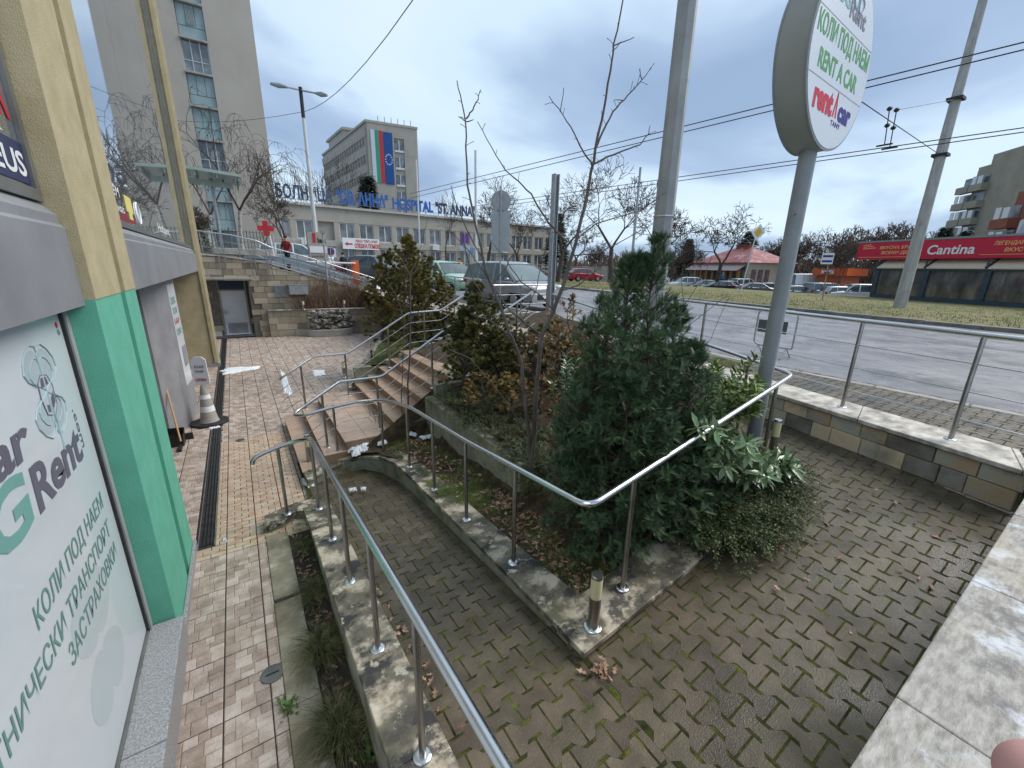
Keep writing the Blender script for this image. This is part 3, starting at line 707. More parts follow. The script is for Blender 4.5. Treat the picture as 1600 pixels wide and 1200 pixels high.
# low planter wall in front with the rock fountain
lw = thing('low_planter_wall', (3.2, 20.3, 0), 'low curved sandstone planter wall in front of the back wall', 'planter wall')
pp = [(1.0, 20.62), (2.2, 20.52), (3.2, 20.22), (4.2, 20.05), (5.2, 20.1), (6.05, 20.3)]
m = MB(); cpm = MB()
for i in range(len(pp)-1):
    a, c = pp[i], pp[i+1]
    cladding(m, a, c, 0, 1.12, [.28, .27, .29, .28], thick=.03, wr=(.3, .7), seed=20+i)
    cpm.prism([(a[0], a[1]-.08), (c[0], c[1]-.08), (c[0], c[1]+.2), (a[0], a[1]+.2)], 1.125, 1.165)
m.build('stone_cladding', stone_far, lw); cpm.build('coping', coping, lw)
core = MB()
for i in range(len(pp)-1):
    a, c = pp[i], pp[i+1]; core.prism([(a[0], a[1]+.002), (c[0], c[1]+.002), (c[0], c[1]+.22), (a[0], a[1]+.22)], -.05, 1.124)
core.build('wall_core', mortar, lw)
st(MB().prism([(a, c+.2) for a, c in pp]+[(6.1, YF-.005), (1.0, YF-.005)], .9, 1.10).build('planter_soil', soilm))
ft = thing('rock_fountain', (3.35, 19.9, 0), 'dry fountain of piled dark rocks above a stone basin against the low planter wall', 'fountain')
g = random.Random(4); m = MB()
for i in range(70):
    a = g.uniform(-1, 1); z = g.uniform(.32, 1.08); w = 1.0-.35*abs(z-.7)
    m.blob((3.35+a*.95*w, 19.95+.12*abs(a)-.16*(1.1-z)+g.uniform(-.08, .05), z), (g.uniform(.08, .19), g.uniform(.08, .15), g.uniform(.06, .12)), 8, .3, i)
m.build('rockwork', mat('dark_rock', [(.05, .05, .045), (.16, .15, .13), (.34, .33, .30)], scale=5, rough=.8, bump=.6), ft)
bs = [(3.35+1.0*math.cos(a), 20.12+.55*math.sin(a)) for a in np.linspace(math.pi, 2*math.pi, 16)]
MB().prism(bs, 0, .30).build('basin', conc, ft, bevel=.02)
# right-hand return of the back wall, behind the thuja
rt = tag(MB().box(6.05, 9.3, -.1, 6.4, 21.2, 1.75).build('bed_back_wall', stone_far), 'sandstone retaining wall between the left shrub bed and the street pavement', 'retaining wall')
# left bed beside stairs
def z_bed2(x, y): return .30+max(0, (x-bed_edge(y)))*.30+.03*math.sin(3*x+y)
vs = []; ysg = np.linspace(9.2, 20.2, 24)
for y in ysg:
    for k in range(10): x = bed_edge(y)+.08+(6.1-bed_edge(y)-.08)*k/9; vs.append((x, y, min(1.7, z_bed2(x, y))))
st(MB().add(vs, [(j*10+i, j*10+i+1, (j+1)*10+i+1, (j+1)*10+i) for j in range(23) for i in range(9)]).build('bed_soil', grassm, smooth=True))
bw = MB(); pts = [(bed_edge(y), y, .36) for y in np.linspace(9.2, 20.2, 12)]
wallband(bw, pts, [(p[0]+.18, p[1]+.05, p[2]) for p in pts], .4)
bw.box(1.8, 9.16, -.02, 2.4, 9.3, .5)
tag(link('bed_kerb', orient(bw), kerbstone), 'stone kerb along the plaza side of the left shrub bed', 'kerb wall')
sd_ = MB()
sd_.prism([(1.95, 6.36), (3.3, 6.36), (3.3, 6.415), (1.95, 6.415)], .1, [.44, 1.10, 1.10, .44])
sd_.prism([(3.302, 6.33), (3.9, 6.33), (5.35, 6.33), (5.35, 6.414), (3.9, 6.414), (3.302, 6.414)], .3, [1.16, 1.30, 1.86, 1.86, 1.30, 1.16])
tag(link('stair_right_wall', orient(sd_), kerb_face), 'stained side wall along the right edge of the tan stairs', 'wall')
sp = MB(); sp.box(1.92, 9.155, .2, 5.3, 9.30, .95); 
for i in range(9): sp.box(2.3+.33*i, 9.156, .9+.135*i-.3, 5.3, 9.30, .95+.1*i)
tag(link('stair_side_wall', orient(sp), kerb_face), 'stained wall along the left edge of the tan stairs', 'wall')

# drain, manholes, gully
dg = MB(); 
for y in np.arange(5.28, 20.3, .5):
    for k in range(4): dg.box(-.755+.036*k, y+.006, -.02, -.733+.036*k, y+.494, .001)
    for k in range(9): dg.box(-.757, y+.004+.06*k, -.02, -.612, y+.012+.06*k, -.002)
drain = thing('channel_drain', (-.685, 12, 0), 'long black slotted channel drain running along the shop front', 'drain')
dg.build('grating', mat('drain_black', [(.015, .015, .016), (.04, .04, .04)], rough=.45, scale=9), drain)
MB().box(-.77, 5.25, -.10, -.758, 20.3, .0).box(-.611, 5.25, -.10, -.60, 20.3, .0).build('drain_channel', mat('drain_channel_m', [(.08, .08, .08), (.2, .2, .19)], rough=.7), drain)
for (c, r, lb) in (((-.17, 3.12), .085, 'round grey drain cover in the tiles by the planter slab'), ((-.31, 8.52), .075, 'small round grey cover in the ochre tiles near the stairs')):
    d = thing('drain_cover', (*c, 0), lb, 'drain cover')
    MB().lathe((*c, .0), [(r, -.01), (r, .006), (r*.97, .009), (r*.9, .009), (r*.88, .006), (.001, .006)], 28).build('ring', mat('cover_grey', [(.12, .12, .11), (.2, .2, .19)], rough=.5, metal=.5), d)
    MB().box(c[0]-r*.55, c[1]-.006, .0065, c[0]+r*.55, c[1]+.006, .0095).build('slot', black, d)
# ------------------------------------------------------------------ shop building on the left
bld = thing('shop_building', (-.8, 3.8, 0), 'shop building with green and yellow ridged pillars and mirror windows on the left', 'building')
yel = mat('yellow_render', [(.41, .345, .205), (.50, .43, .275)], scale=5, rough=.9, bump=.7, bscale=150, stain=[((.26, .21, .13), 1.1, .55, .75, .4)])
grn = mat('green_render', [(.115, .40, .28), (.14, .46, .34)], scale=5, rough=.85, bump=.6, bscale=160, stain=[((.05, .26, .18), 1.3, .6, .75, .35)])
gran = mat('granite', [(.17, .175, .18), (.29, .295, .30), (.42, .43, .44)], scale=90, rough=.45, bump=.1, bscale=100, detail=3)
band_m = mat('band_metal', [(.20, .205, .22), (.26, .265, .28)], scale=2, rough=.5, bump=.02, stain=[((.14, .14, .14), 1.5, .6, .75, .3)])
mirror = mat('mirror_glass', [(.44, .48, .52), (.52, .56, .59)], scale=.4, rough=.015, metal=.85)
frame_a = mat('alu_frame', [(.15, .155, .15), (.22, .22, .21)], scale=5, rough=.45, metal=.4)
def pillar(y0, y1, x, zs, mt, g0, g1, nm):
    m = MB()
    for (z0, z1) in zs:
        m.box(-1.35, y0, z0, x-.075, y1, z1)
        m.box(x-.075, y0, z0, x, g0, z1); m.box(x-.075, g1, z0, x, y1, z1)
    m.build(nm, mt, bld)
pillar(3.87, 5.30, -.80, [(.0, 2.885)], grn, 4.66, 4.82, 'pillar_base')
pillar(3.87, 5.30, -.795, [(2.885, 13)], yel, 4.66, 4.82, 'pillar')
MB().box(-.797, 3.86, -.02, -.765, 5.32, .085).box(-1.0, 3.855, -.02, -.765, 3.868, .085).build('pillar_plinth', gran, bld, bevel=.004)
m = MB(); 
for k, (a, c) in enumerate(((15.3, 15.5), (15.56, 15.75), (15.81, 16.0))): m.box(-.85, a, 0.12, -.76+.01*k, c, 13)
m.box(-1.85, 15.34, .12, -.84, 16.0, 13); m.build('pillar', yel, bld)
MB().box(-1.87, 15.31, -.02, -.73, 16.02, .12).build('pillar_plinth', gran, bld)
def band(y0, y1):
    P = [(-1.3, 2.85), (-.85, 2.85), (-.85, 3.33), (-.87, 3.35), (-.87, 3.40), (-.94, 3.47), (-1.3, 3.47)]
    m = MB(); n = len(P)
    m.add([(p[0], y0, p[1]) for p in P]+[(p[0], y1, p[1]) for p in P], [tuple(range(n-1, -1, -1)), tuple(range(n, 2*n))]+[(i, (i+1) % n, n+(i+1) % n, n+i) for i in range(n)])
    me = orient(m); return me
for y0, y1 in ((-2.5, 3.865), (5.305, 15.3)):
    link('fascia_band', band(y0, y1), band_m, bld)
    f = MB(); f.box(-.96, y0, 3.475, -.915, y1, 3.54).box(-.96, y1-.06, 3.54, -.915, y1, 12.5).box(-.96, y0, 3.54, -.915, y0+.06, 12.5)
    fr = f.build('window_frame', frame_a, bld)
    cuts = [y0+.06, y1-.06] if y0 < 0 else [y0+.06, 8.4, 11.8, y1-.06]
    for a, c in zip(cuts[:-1], cuts[1:]):
        w = MB(); w.box(-.955, a+.006, 3.541, -.94, c-.006, 12.5); w.build('window', mirror, bld)
MB().box(-6, -2.5, 12.5, -.8, 16, 13).box(-6, 16.0, 0, -1.0, 16.2, 13).box(-6, -2.7, 0, -.9, -2.5, 13).build('upper_wall', yel, bld)
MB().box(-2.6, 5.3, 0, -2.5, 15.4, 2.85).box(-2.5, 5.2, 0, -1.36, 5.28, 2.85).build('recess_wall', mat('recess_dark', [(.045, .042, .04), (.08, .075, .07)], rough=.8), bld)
MB().box(-2.5, 5.3, 2.80, -1.31, 15.3, 2.84).build('soffit', mat('soffit', [(.16, .16, .15), (.2, .2, .19)]), bld)
# granite sill
m = MB(); 
for a, c in ((-2, 1.25), (1.25, 2.72), (2.72, 3.855)): m.box(-.985, a+.003, 0, -.745, c-.003, .265)
m.build('granite_sill', gran, bld, bevel=.006)
MB().box(-1.0, -2, .266, -.955, 3.80, .285).build('sill_bead', frame_a, bld)
# film covered shop window
film = mat('window_film', [(.55, .60, .645), (.61, .66, .70)], scale=.8, rough=.35, coat=.5, bump=.02, bscale=15)
pn = MB().box(-.99, -2.5, .30, -.97, 3.775, 2.83).build('window_graphic', film, bld)
MB().box(-1.0, 3.776, .27, -.955, 3.806, 2.85).build('black_frame', black, bld)
MB().box(-1.0, 3.807, .27, -.945, 3.868, 2.85).build('side_profile', mat('grey_profile', [(.30, .31, .32), (.36, .37, .38)], rough=.4), bld)
ink = mat('ink_grey', [(.11, .105, .15), (.13, .125, .17)], rough=.4); teal = mat('ink_teal', [(.14, .33, .31), (.17, .37, .34)], rough=.4)
teal2 = mat('ink_teal_dark', [(.12, .26, .23), (.14, .29, .25)], rough=.4); pale = mat('ink_pale', [(.28, .40, .44), (.33, .45, .48)], rough=.4)
paler = mat('ink_paler', [(.38, .455, .49), (.42, .49, .52)], rough=.4)
PX = -.9685
def ptext(s, y, z, w, h, mt, bold=.0, sh=.0, ud=(0, 0, 1), xd=(0, 1, 0)): return text(s, mt, pn, (PX, y, z), xd, ud, h, width=w, bold=bold, shear=sh, ext=.0004)
ptext('КОЛИ ПОД НАЕМ', 2.43, 1.505, 1.20, .115, teal2, .006, .12)
ptext('ПЪТНИЧЕСКИ ТРАНСПОРТ', 1.66, 1.30, 1.96, .115, teal2, .006, .12)
ptext('ЗАСТРАХОВКИ', 2.60, 1.115, 1.02, .115, teal2, .006, .12)
ptext('Rent', 2.78, 1.925, .76, .235, ink, .03, .1)
ptext('BG', 1.98, 1.925, .76, .275, teal, .03, .1)
ptext('Car', 2.20, 2.215, .72, .20, ink, .03, .1)
text('.com', ink, pn, (PX, 3.56, 2.23), (0, 0, -1), (0, 1, 0), .055, width=.26, ext=.001)
def petal(m, c, ang, ln, wd, r=.006, sc=1):
    pts = []
    for k in range(15):
        t = k/14; a = math.pi*2*t
        u = ln*(1-math.cos(a))/2; v = wd*math.sin(a)*(1-math.cos(a))/2*1.5
        pts.append((PX+.001, c[0]+u*math.cos(ang)-v*math.sin(ang), c[1]+u*math.sin(ang)+v*math.cos(ang)))
    m.tube(pts, r, 4)
def petal_fill(m, c, ang, ln, wd):
    pts = []; off_ = .0006-.00012*len(m.v)/19
    for k in range(18):
        a = math.pi*2*k/18; u = ln*(.54+.44*math.cos(a)); v = wd*.85*math.sin(a)*(1+.25*math.cos(a))
        pts.append((PX-.0012+off_, c[0]+u*math.cos(ang)-v*math.sin(ang), c[1]+u*math.sin(ang)+v*math.cos(ang)))
    m.add([(PX-.0012+off_, c[0]+.5*ln*math.cos(ang), c[1]+.5*ln*math.sin(ang))]+pts, [(0, i+1, (i+1) % 18+1) for i in range(18)])
for (c, s_, m1, m2) in (((3.27, 2.43), 1., pale, paler), ((2.98, .93), 1.75, paler, None)):
    o = MB(); fl = MB()
    for a in (52, 118, 232, 300):
        petal(o, c, R_(a), .27*s_, .13*s_, .0038); petal(o, c, R_(a), .20*s_, .085*s_, .0022)
        if m2: petal_fill(fl, c, R_(a), .26*s_, .12*s_)
    o.tube([(PX, c[0], c[1]-.05*s_), (PX, c[0]+.03*s_, c[1]-.2*s_), (PX, c[0]+.01*s_, c[1]-.36*s_)], .006, 5)
    if m2: o.build('clover_emblem', m1, pn)
    else:
        for a in (52, 118, 232, 300): petal_fill(fl, c, R_(a), .26*s_, .12*s_)
        fl.build('pale_clover', mat('film_tint', [(.47, .55, .59), (.50, .575, .61)], scale=.8, rough=.35, coat=.5), pn)
    if m2: fl.build('clover_fill', m2, pn)
cm = MB(); cc_ = (3.27, 2.41)
cp_ = [(-.07, -.10), (.03, -.13), (.09, -.08), (.10, .03), (.06, .10), (-.02, .115), (-.08, .08), (-.095, 0)]
cm.add([(PX+.001, cc_[0]+a, cc_[1]+b) for a, b in cp_], [tuple(range(8))]); link('car_emblem', orient(cm), mat('emblem_car', [(.50, .55, .62), (.42, .46, .54)], rough=.4), pn)
cm = MB(); cm.add([(PX+.002, cc_[0]+a, cc_[1]+b) for a, b in [(-.06, .045), (.06, .05), (.04, .095), (-.03, .10)]], [(0, 1, 2, 3)])
cm.add([(PX+.002, cc_[0]+a, cc_[1]+b) for a, b in [(.02, -.10), (.08, -.06), (.085, 0), (.03, -.03)]], [(0, 1, 2, 3)])
cm.add([(PX+.002, cc_[0]+a, cc_[1]+b) for a, b in [(-.05, -.09), (0, -.105), (0, -.06), (-.045, -.05)]], [(0, 1, 2, 3)])
cm.tube([(PX+.001, cc_[0]+a, cc_[1]+b) for a, b in cp_+[cp_[0]]], .003, 4)
cm.build('car_emblem_windows', ink, pn)
rs = MB(); rs.blob((PX, 3.70, 2.745), (.003, .02, .02), 8, .2, 1); rs.build('rose_emblem', mat('red_ink', [(.45, .03, .03), (.5, .05, .04)]), pn)
rs = MB(); rs.blob((PX, 3.705, 2.70), (.003, .022, .016), 8, .3, 2); rs.build('leaf_emblem', teal2, pn)
# lettering on the upper windows
nv = mat('navy', [(.02, .03, .09), (.03, .04, .12)], rough=.4)
sgn = MB().box(-.9385, 2.2, 3.56, -.932, 3.80, 3.78).build('window_sticker', nv, bld)
text('ZEUS', white, sgn, (-.931, 3.17, 3.60), (0, 1, 0), (0, 0, 1), .13, width=.60, bold=.02, ext=.001)
text('CENTER', white, bld, (-.937, 2.85, 3.80), (0, 1, 0), (0, 0, 1), .05, width=.75, ext=.001)
redm = mat('red_paint', [(.45, .02, .03), (.55, .03, .04)], scale=3, rough=.4)
text('ZZAR', redm, bld, (-.937, 3.10, 3.90), (0, 1, 0), (0, 0, 1), .22, width=.68, bold=.03, ext=.001)
whm = white
for (s_, y, z, w, h, mt_) in (('SEEM', 5.95, 3.80, .55, .10, whm), ('LENSES', 6.1, 3.64, .5, .06, whm), ('G', 6.2, 4.05, .14, .12, nv), ('Hotspot', 9.2, 3.60, 1.5, .14, whm)):
    text(s_, mt_, bld, (-.937, y, z), (0, 1, 0), (0, 0, 1), h, width=w, bold=.01, ext=.001)
m = MB(); m.box(-.938, 6.75, 3.68, -.935, 7.15, 3.86).box(-.938, 6.85, 3.60, -.935, 7.05, 3.68).build('window_sticker', mat('yel_st', [(.65, .55, .15), (.7, .6, .2)]), bld)
m = MB(); m.tube([(-.936, 7.5+.13*math.cos(a), 3.72+.13*math.sin(a)) for a in np.linspace(0, 2*math.pi, 20)], .012, 4); m.build('window_sticker', whm, bld)

# kiosk wing
kw = thing('entrance_wing', (-1.1, 10, 0), 'grey clad shop entrance wing with poster face behind the green pillar', 'entrance wing')
Pk = [(-1.33, 9.06), (-1.09, 10.0), (-1.03, 10.75), (-2.4, 10.75), (-2.4, 9.06)]
MB().prism(Pk, .0, 2.79).build('wing_body', mat('wing_grey', [(.22, .22, .235), (.29, .29, .30)], scale=3, rough=.5, bump=.05, bscale=60), kw)
d = np.array([.06, .75]); d /= np.linalg.norm(d); nn = np.array([d[1], -d[0]])
def kq(s0, s1, z0, z1, off):
    p = np.array([-1.09, 10.0])+nn*off; a = p+d*s0; c = p+d*s1
    return MB().obox((*a, z0), (*(c-a), 0), (*(nn*-.006), 0), (0, 0, z1-z0))
link('poster', orient(kq(.08, .68, .75, 2.7, .008)), mat('poster_white', [(.55, .60, .64), (.62, .66, .69)], scale=2, rough=.2), kw)
for i, (s_, c_) in enumerate((('ДДС', teal2), ('ТЕЛЕ', teal2), ('БАР', redm), ('ЕДНО', teal2))):
    text(s_, c_, kw, (*(np.array([-1.09, 10.0])+nn*.010+d*.16), 2.35-.2*i), (*d, 0), (0, 0, 1), .11, width=.4, ext=.001)
link('grey_sign', orient(kq(.30, .62, 1.1, 1.5, .016)), greypaint, kw)
MB().box(-1.36, 9.03, 0, -1.02, 9.06, .12).build('plinth', black, kw)
bx = tag(MB().add([(-1.52, 8.72, 0), (-1.13, 8.72, 0), (-1.13, 9.0, 0), (-1.52, 9.0, 0), (-1.55, 8.68, .26), (-1.12, 8.72, .22), (-1.12, 9.0, .26), (-1.55, 9.02, .28)], [(0, 3, 2, 1), (0, 1, 5, 4), (1, 2, 6, 5), (2, 3, 7, 6), (3, 0, 4, 7)]).build('dust_bin', black, bevel=.01), 'open black bin on the tiles beside the grey shop wing', 'bin')
wood = mat('wood_handle', [(.42, .24, .11), (.52, .32, .16)], scale=8, rough=.6, stretch=(6, 6, .6))
p0 = XP(283, 692, -1.15); p1 = XP(258, 601, -1.30)
br = thing('broom', p0, 'wooden broom handle leaning on the grey shop wing above the black bin', 'broom')
MB().tube([p0+[0, 0, .03], p1], .014, 8).build('handle', wood, br)
MB().obox((p0[0]-.05, p0[1]-.12, .005), (.05, 0, 0), (0, .24, 0), (0, 0, .05)).build('brush', black, br)

# cone with sign
cb = W(326, 664, 0)+[0.02, .12, 0]
cn = thing('traffic_cone', cb, 'grey traffic cone with white bands on black base carrying a white notice board', 'traffic cone')
MB().prism([(cb[0]+.27*math.cos(a)*1.25, cb[1]+.27*math.sin(a)*1.25) for a in np.linspace(math.pi/8, 2*math.pi+math.pi/8, 9)[:-1]], .0, .05).build('base', black, cn, bevel=.015)
grc = mat('cone_grey', [(.30, .28, .25), (.38, .36, .32)], rough=.55)
MB().lathe(cb, [(.17, .05), (.155, .07), (.138, .16), (.103, .42), (.07, .66), (.04, .80)], 24).build('cone_body', grc, cn, smooth=30)
for a, c, r0, r1 in ((.26, .37, .128, .114), (.52, .60, .094, .083)):
    MB().lathe(cb, [(r0, a), (r1, c)], 24).build('white_band', white, cn, smooth=30)
bd = MB(); w_ = .125
bp = [(-w_, 0), (w_, 0), (w_+.01, .05), (w_, .50), (w_*.5, .56), (-w_*.5, .56), (-w_, .50), (-w_-.01, .05)]
th = R_(-20); cx, sx = math.cos(th), math.sin(th)
fb = lambda u, z, o: (cb[0]+u*cx+o*sx, cb[1]+u*sx-o*cx, cb[2]+.80+z)
n = len(bp); bd.add([fb(u, z, .01) for u, z in bp]+[fb(u, z, -.01) for u, z in bp], [tuple(range(n)), tuple(range(2*n-1, n-1, -1))]+[(i, n+i, n+(i+1) % n, (i+1) % n) for i in range(n)])
bo_ = link('notice_board', orient(bd), white, cn)
xd_ = (cx, sx, 0)
text('ХХАЕ', ink, bo_, fb(-.09, .34, .012), xd_, (0, 0, 1), .05, width=.17, bold=.02, ext=.001)
text('ПАЗИ', ink, bo_, fb(-.08, .25, .012), xd_, (0, 0, 1), .045, width=.15, bold=.02, ext=.001)
text('СЕРВИЗ', redm, bo_, fb(-.10, .08, .012), xd_, (0, 0, 1), .05, width=.19, bold=.03, ext=.001)

# ------------------------------------------------------------------ railings
def fillet(pts, r=.06, k=5):
    pts = [np.array(p, float) for p in pts]; out = [pts[0]]
    for i in range(1, len(pts)-1):
        a, b, c = pts[i-1], pts[i], pts[i+1]; u = a-b; v = c-b; lu, lv_ = np.linalg.norm(u), np.linalg.norm(v)
        d_ = min(r, lu*.45, lv_*.45); p = b+u/lu*d_; q = b+v/lv_*d_
        for t in np.linspace(0, 1, k): out.append((1-t)**2*p+2*t*(1-t)*b+t*t*q)
    out.append(pts[-1]); return out
def railing(label, loc, path, posts, bars=(), r=.0225, fr=.08, group=None, bar_path=None, pr=.019, bar_r=.0065, brack=True, flange=True, cat='railing'):
    t = thing('steel_railing', loc, label, cat, group)
    MB().tube(fillet(path, fr), r, 14).build('handrail', steel, t, smooth=60)
    for (x, y, zb, zt) in posts:
        p = MB().tube([(x, y, zb), (x, y, zt-.005)], pr, 12).build('post', steel_d, t, smooth=60)
        if flange:
            MB().lathe((x, y, zb), [(.052, 0), (.052, .006), (.045, .014), (.021, .016)], 20).build('base_flange', steel, p, smooth=50)
    for dz in bars:
        for bp in (bar_path or [path]):
            MB().tube(fillet([(q[0], q[1], q[2]-dz) for q in bp], .04), bar_r, 8).build('infill_bar', steel, t, smooth=60)
    return t
# nearest rail on the ramp side wall
zr1 = lambda y: 1.58+.115*(1.55-y)
posts = []
q = W(449, 803, .125); posts.append((q[0], q[1], .125, 1.02))
for (px, py) in ((500, 808), (521, 858), (548, 918), (591, 1015), (660, 1170)):
    p = XP(px, py, .49); posts.append((.49, p[1], ip(p[1], [.8, 1.55, 2.3, 3.1, 3.9, 4.6, 5.2], [.76, .665, .585, .49, .40, .31, .20]), zr1(p[1])))
posts.append((.49, .72, .765, zr1(.72)))
path = [(-.115, 5.225, .90), (-.10, 5.235, .955), (-.03, 5.26, .985), (.16, 5.29, 1.025), (.36, 5.27, 1.07), (.485, 5.12, 1.12), (.49, 4.8, zr1(4.8)), (.49, 3, zr1(3)), (.49, 1.2, zr1(1.2)), (.49, -.4, zr1(-.4))]
railing('nearest stainless handrail with thin posts on the sloping wall left of the mossy ramp', (.49, 3, .5), path, posts, r=.0235)
# island rail
posts = [(*W(529, 717, .155)[:2], .155, 1.06), (*W(600, 711, .27)[:2], .27, 1.13)]
zr2 = lambda y: ip(y, [1.65, 2.53, 3.4, 4.24, 5.02, 5.8], [1.66, 1.55, 1.465, 1.39, 1.335, 1.20])
for (px, py) in ((640, 729), (679, 767), (729, 815), (802, 882)):
    p = XP(px, py, 1.72); posts.append((1.72, p[1], ip(p[1], [1.5, 2.56, 3.4, 4.24, 5, 5.45], [.70, .64, .56, .49, .42, .37]), zr2(p[1])))
rx = lambda x: 1.68+.096*(x-1.72); rz = lambda x: 1.66+.118*(x-1.72)
for x in (2.2, 3.4, 4.62): posts.append((x, rx(x), .70+.102*(x-1.6), rz(x)))
for y in (2.6, 3.8, 5.0, 6.2, 7.4, 8.4): posts.append((back_x(y), y, 1.03+.075*(y-1.7), 2.06+.062*(y-2)))
path = [(1.17, 6.71, 1.35), (.66, 6.71, 1.05), (.50, 6.64, .99), (.47, 6.50, .98), (.60, 6.36, 1.01), (.9, 6.38, 1.05), (1.35, 6.33, 1.105), (1.60, 6.14, 1.14), (1.72, 5.75, 1.205), (1.72, 5.0, 1.335),
        (1.72, 3.4, 1.465), (1.72, 1.68, 1.66), (5.05, rx(5.05), rz(5.05)), (back_x(3), 3, 2.12), (back_x(8.6), 8.6, 2.47)]
railing('long stainless handrail running round the shrub island beside the ramp', (1.72, 3.5, .6), path, posts, r=.0225, fr=.11)
# stair rails
sr = [(1.17, 6.71, 1.35), (1.82, 6.71, 1.345), (3.12, 6.71, 2.13), (3.88, 6.71, 2.15), (4.95, 6.71, 2.72)]
zp = lambda x: ip(x, [.5, .8, .801, 1.12, 1.121, 1.9, 3.0, 3.88, 5.0], [.15, .15, .30, .30, .45, .45, 1.235, 1.235, 1.8])
zt = lambda x: ip(x, [.49, 1.17, 1.82, 3.12, 3.88, 4.9], [.98, 1.35, 1.345, 2.13, 2.15, 2.7])
railing('right stair railing with three thin bars rising beside the bushes', (1.2, 6.7, .4), sr, [(x, 6.71, zp(x)-.01, zt(x)) for x in (.89, 1.74, 2.72, 3.6, 4.5)], bars=(.22, .44, .66), bar_path=[[(.62, 6.71, 1.02)]+sr], r=.021)
sl = [(.47, 8.88, .95), (.52, 8.88, 1.0), (1.12, 8.88, 1.35), (1.75, 8.88, 1.345), (3.1, 8.88, 2.12), (3.86, 8.88, 2.15), (4.88, 8.88, 2.72)]
railing('left stair railing with three thin bars beside the plaza', (.5, 8.9, 0), sl, [(x, 8.88, zp(x)-.01, zt(x)) for x in (.86, 1.70, 2.62, 3.45, 4.2, 4.8)], bars=(.22, .44, .66), r=.021)
# street railing
sx_ = lambda y: 6.0+.23*(y-1.8)
railing('street railing with three thin bars on pale coping above the mixed stone wall', (6, 2, 1.57), [(sx_(-1), -1, 2.61), (sx_(7.3), 7.3, 2.63)],
        [(sx_(y), y, 1.568, 2.61) for y in (-.25, .79, 1.78, 2.92, 4.07, 5.2, 6.3, 7.25)], bars=(.275, .545, .82), r=.026, pr=.021)
a_, b_ = W(768, 446, 2.66), W(856, 445, 2.66)
railing('short railing across the pavement end near the parked cars', (a_[0], a_[1], 1.75), [(a_[0], a_[1], 2.66), (b_[0], a_[1], 2.66)], [(x, a_[1], 1.74, 2.66) for x in np.linspace(a_[0]+.05, b_[0]-.05, 3)], bars=(.25, .5, .75))
a_, b_ = W(694, 431, 2.75), W(751, 437, 2.75)
railing('railing along the pavement edge behind the olive thuja', (b_[0], b_[1], 1.8), [tuple(a_), tuple(b_)], [(a_[0]+(b_[0]-a_[0])*t, a_[1]+(b_[1]-a_[1])*t, 1.75, 2.75) for t in (.02, .35, .68, .98)], bars=(.25, .5, .75))
# terrace rail on the back wall
pts = [YP(x, y, YF-.06) for x, y in ((306, 360), (326, 363), (360, 367), (400, 376), (424, 387), (470, 399), (520, 414), (560, 427), (592, 437))]
posts = []
for px in (311, 336, 345, 370, 387, 394, 414, 420, 441, 464, 494, 522, 548, 572, 588):
    y_ = np.interp(px, [306, 326, 360, 400, 424, 470, 520, 560, 592], [360, 363, 367, 376, 387, 399, 414, 427, 437]); p = YP(px, y_, YF-.06)
    zt_ = topf(p[0]+1.1)
    posts.append((p[0], YF-.13 if px in (336, 345, 387, 394, 414, 420) else YF-.02, (zt_-.55) if px in (336, 345, 387, 394, 414, 420) else zt_+.05, p[2]))
railing('curving railing on top of the sandstone back wall', (2, YF, 3), [tuple(p) for p in pts], posts, bars=(.3, .58, .82), pr=.02, flange=False, r=.026)

# ------------------------------------------------------------------ bollard lights
diff = mat('bollard_diffuser', [(.62, .56, .30), (.74, .69, .42)], scale=4, rough=.35)
def bollard(p, label, h=.46, r=.041, yellow=True):
    t = thing('bollard_light', p, label, 'bollard light', 'bollard lights')
    MB().lathe(p, [(.068, 0), (.068, .01), (.06, .018), (r, .02)], 24).build('base_flange', steel, t, smooth=50)
    MB().lathe(p, [(r, .02), (r, h*.58)], 24).build('stem', steel_d, t, smooth=50)
    MB().lathe(p, [(r*.97, h*.58), (r*.97, h*.93)], 24).build('diffuser', diff, t, smooth=50)
    MB().lathe(p, [(r*1.03, h*.925), (r*1.03, h*.96), (r*.95, h*.98), (.001, h*.98)], 24).build('cap', steel, t, smooth=30)
bollard((1.79, 1.62, .705), 'small steel bollard light with yellowish glass on the pointed kerb corner')
p = W(484, 722, .13); bollard((p[0], p[1], .13), 'bollard light at the left kerb end by the first tan step', .47)
bollard(tuple(W(1204, 716, 1.06)[:2])+(1.05,), 'bollard light beside the laurel near the mixed stone wall', .5)
p = W(538, 588, .36); bollard((p[0], p[1], .34), 'bollard light at the low corner of the left shrub bed', .42)
p = W(552, 604, .45); bollard((p[0], p[1], .42), 'bollard light standing beside the left edge of the stair landing', .42)
p = W(580, 553, .5); bollard((p[0], p[1], .34), 'dim bollard in the middle of the left bed kerb', .5)
p = YP(478, 509, 20.25); bollard((p[0], 20.3, 1.15), 'left one of two bollard lights above the rock fountain', .38, .045)
p = YP(541, 509, 20.2); bollard((p[0], 20.2, 1.15), 'right one of two bollard lights above the rock fountain', .38, .045)

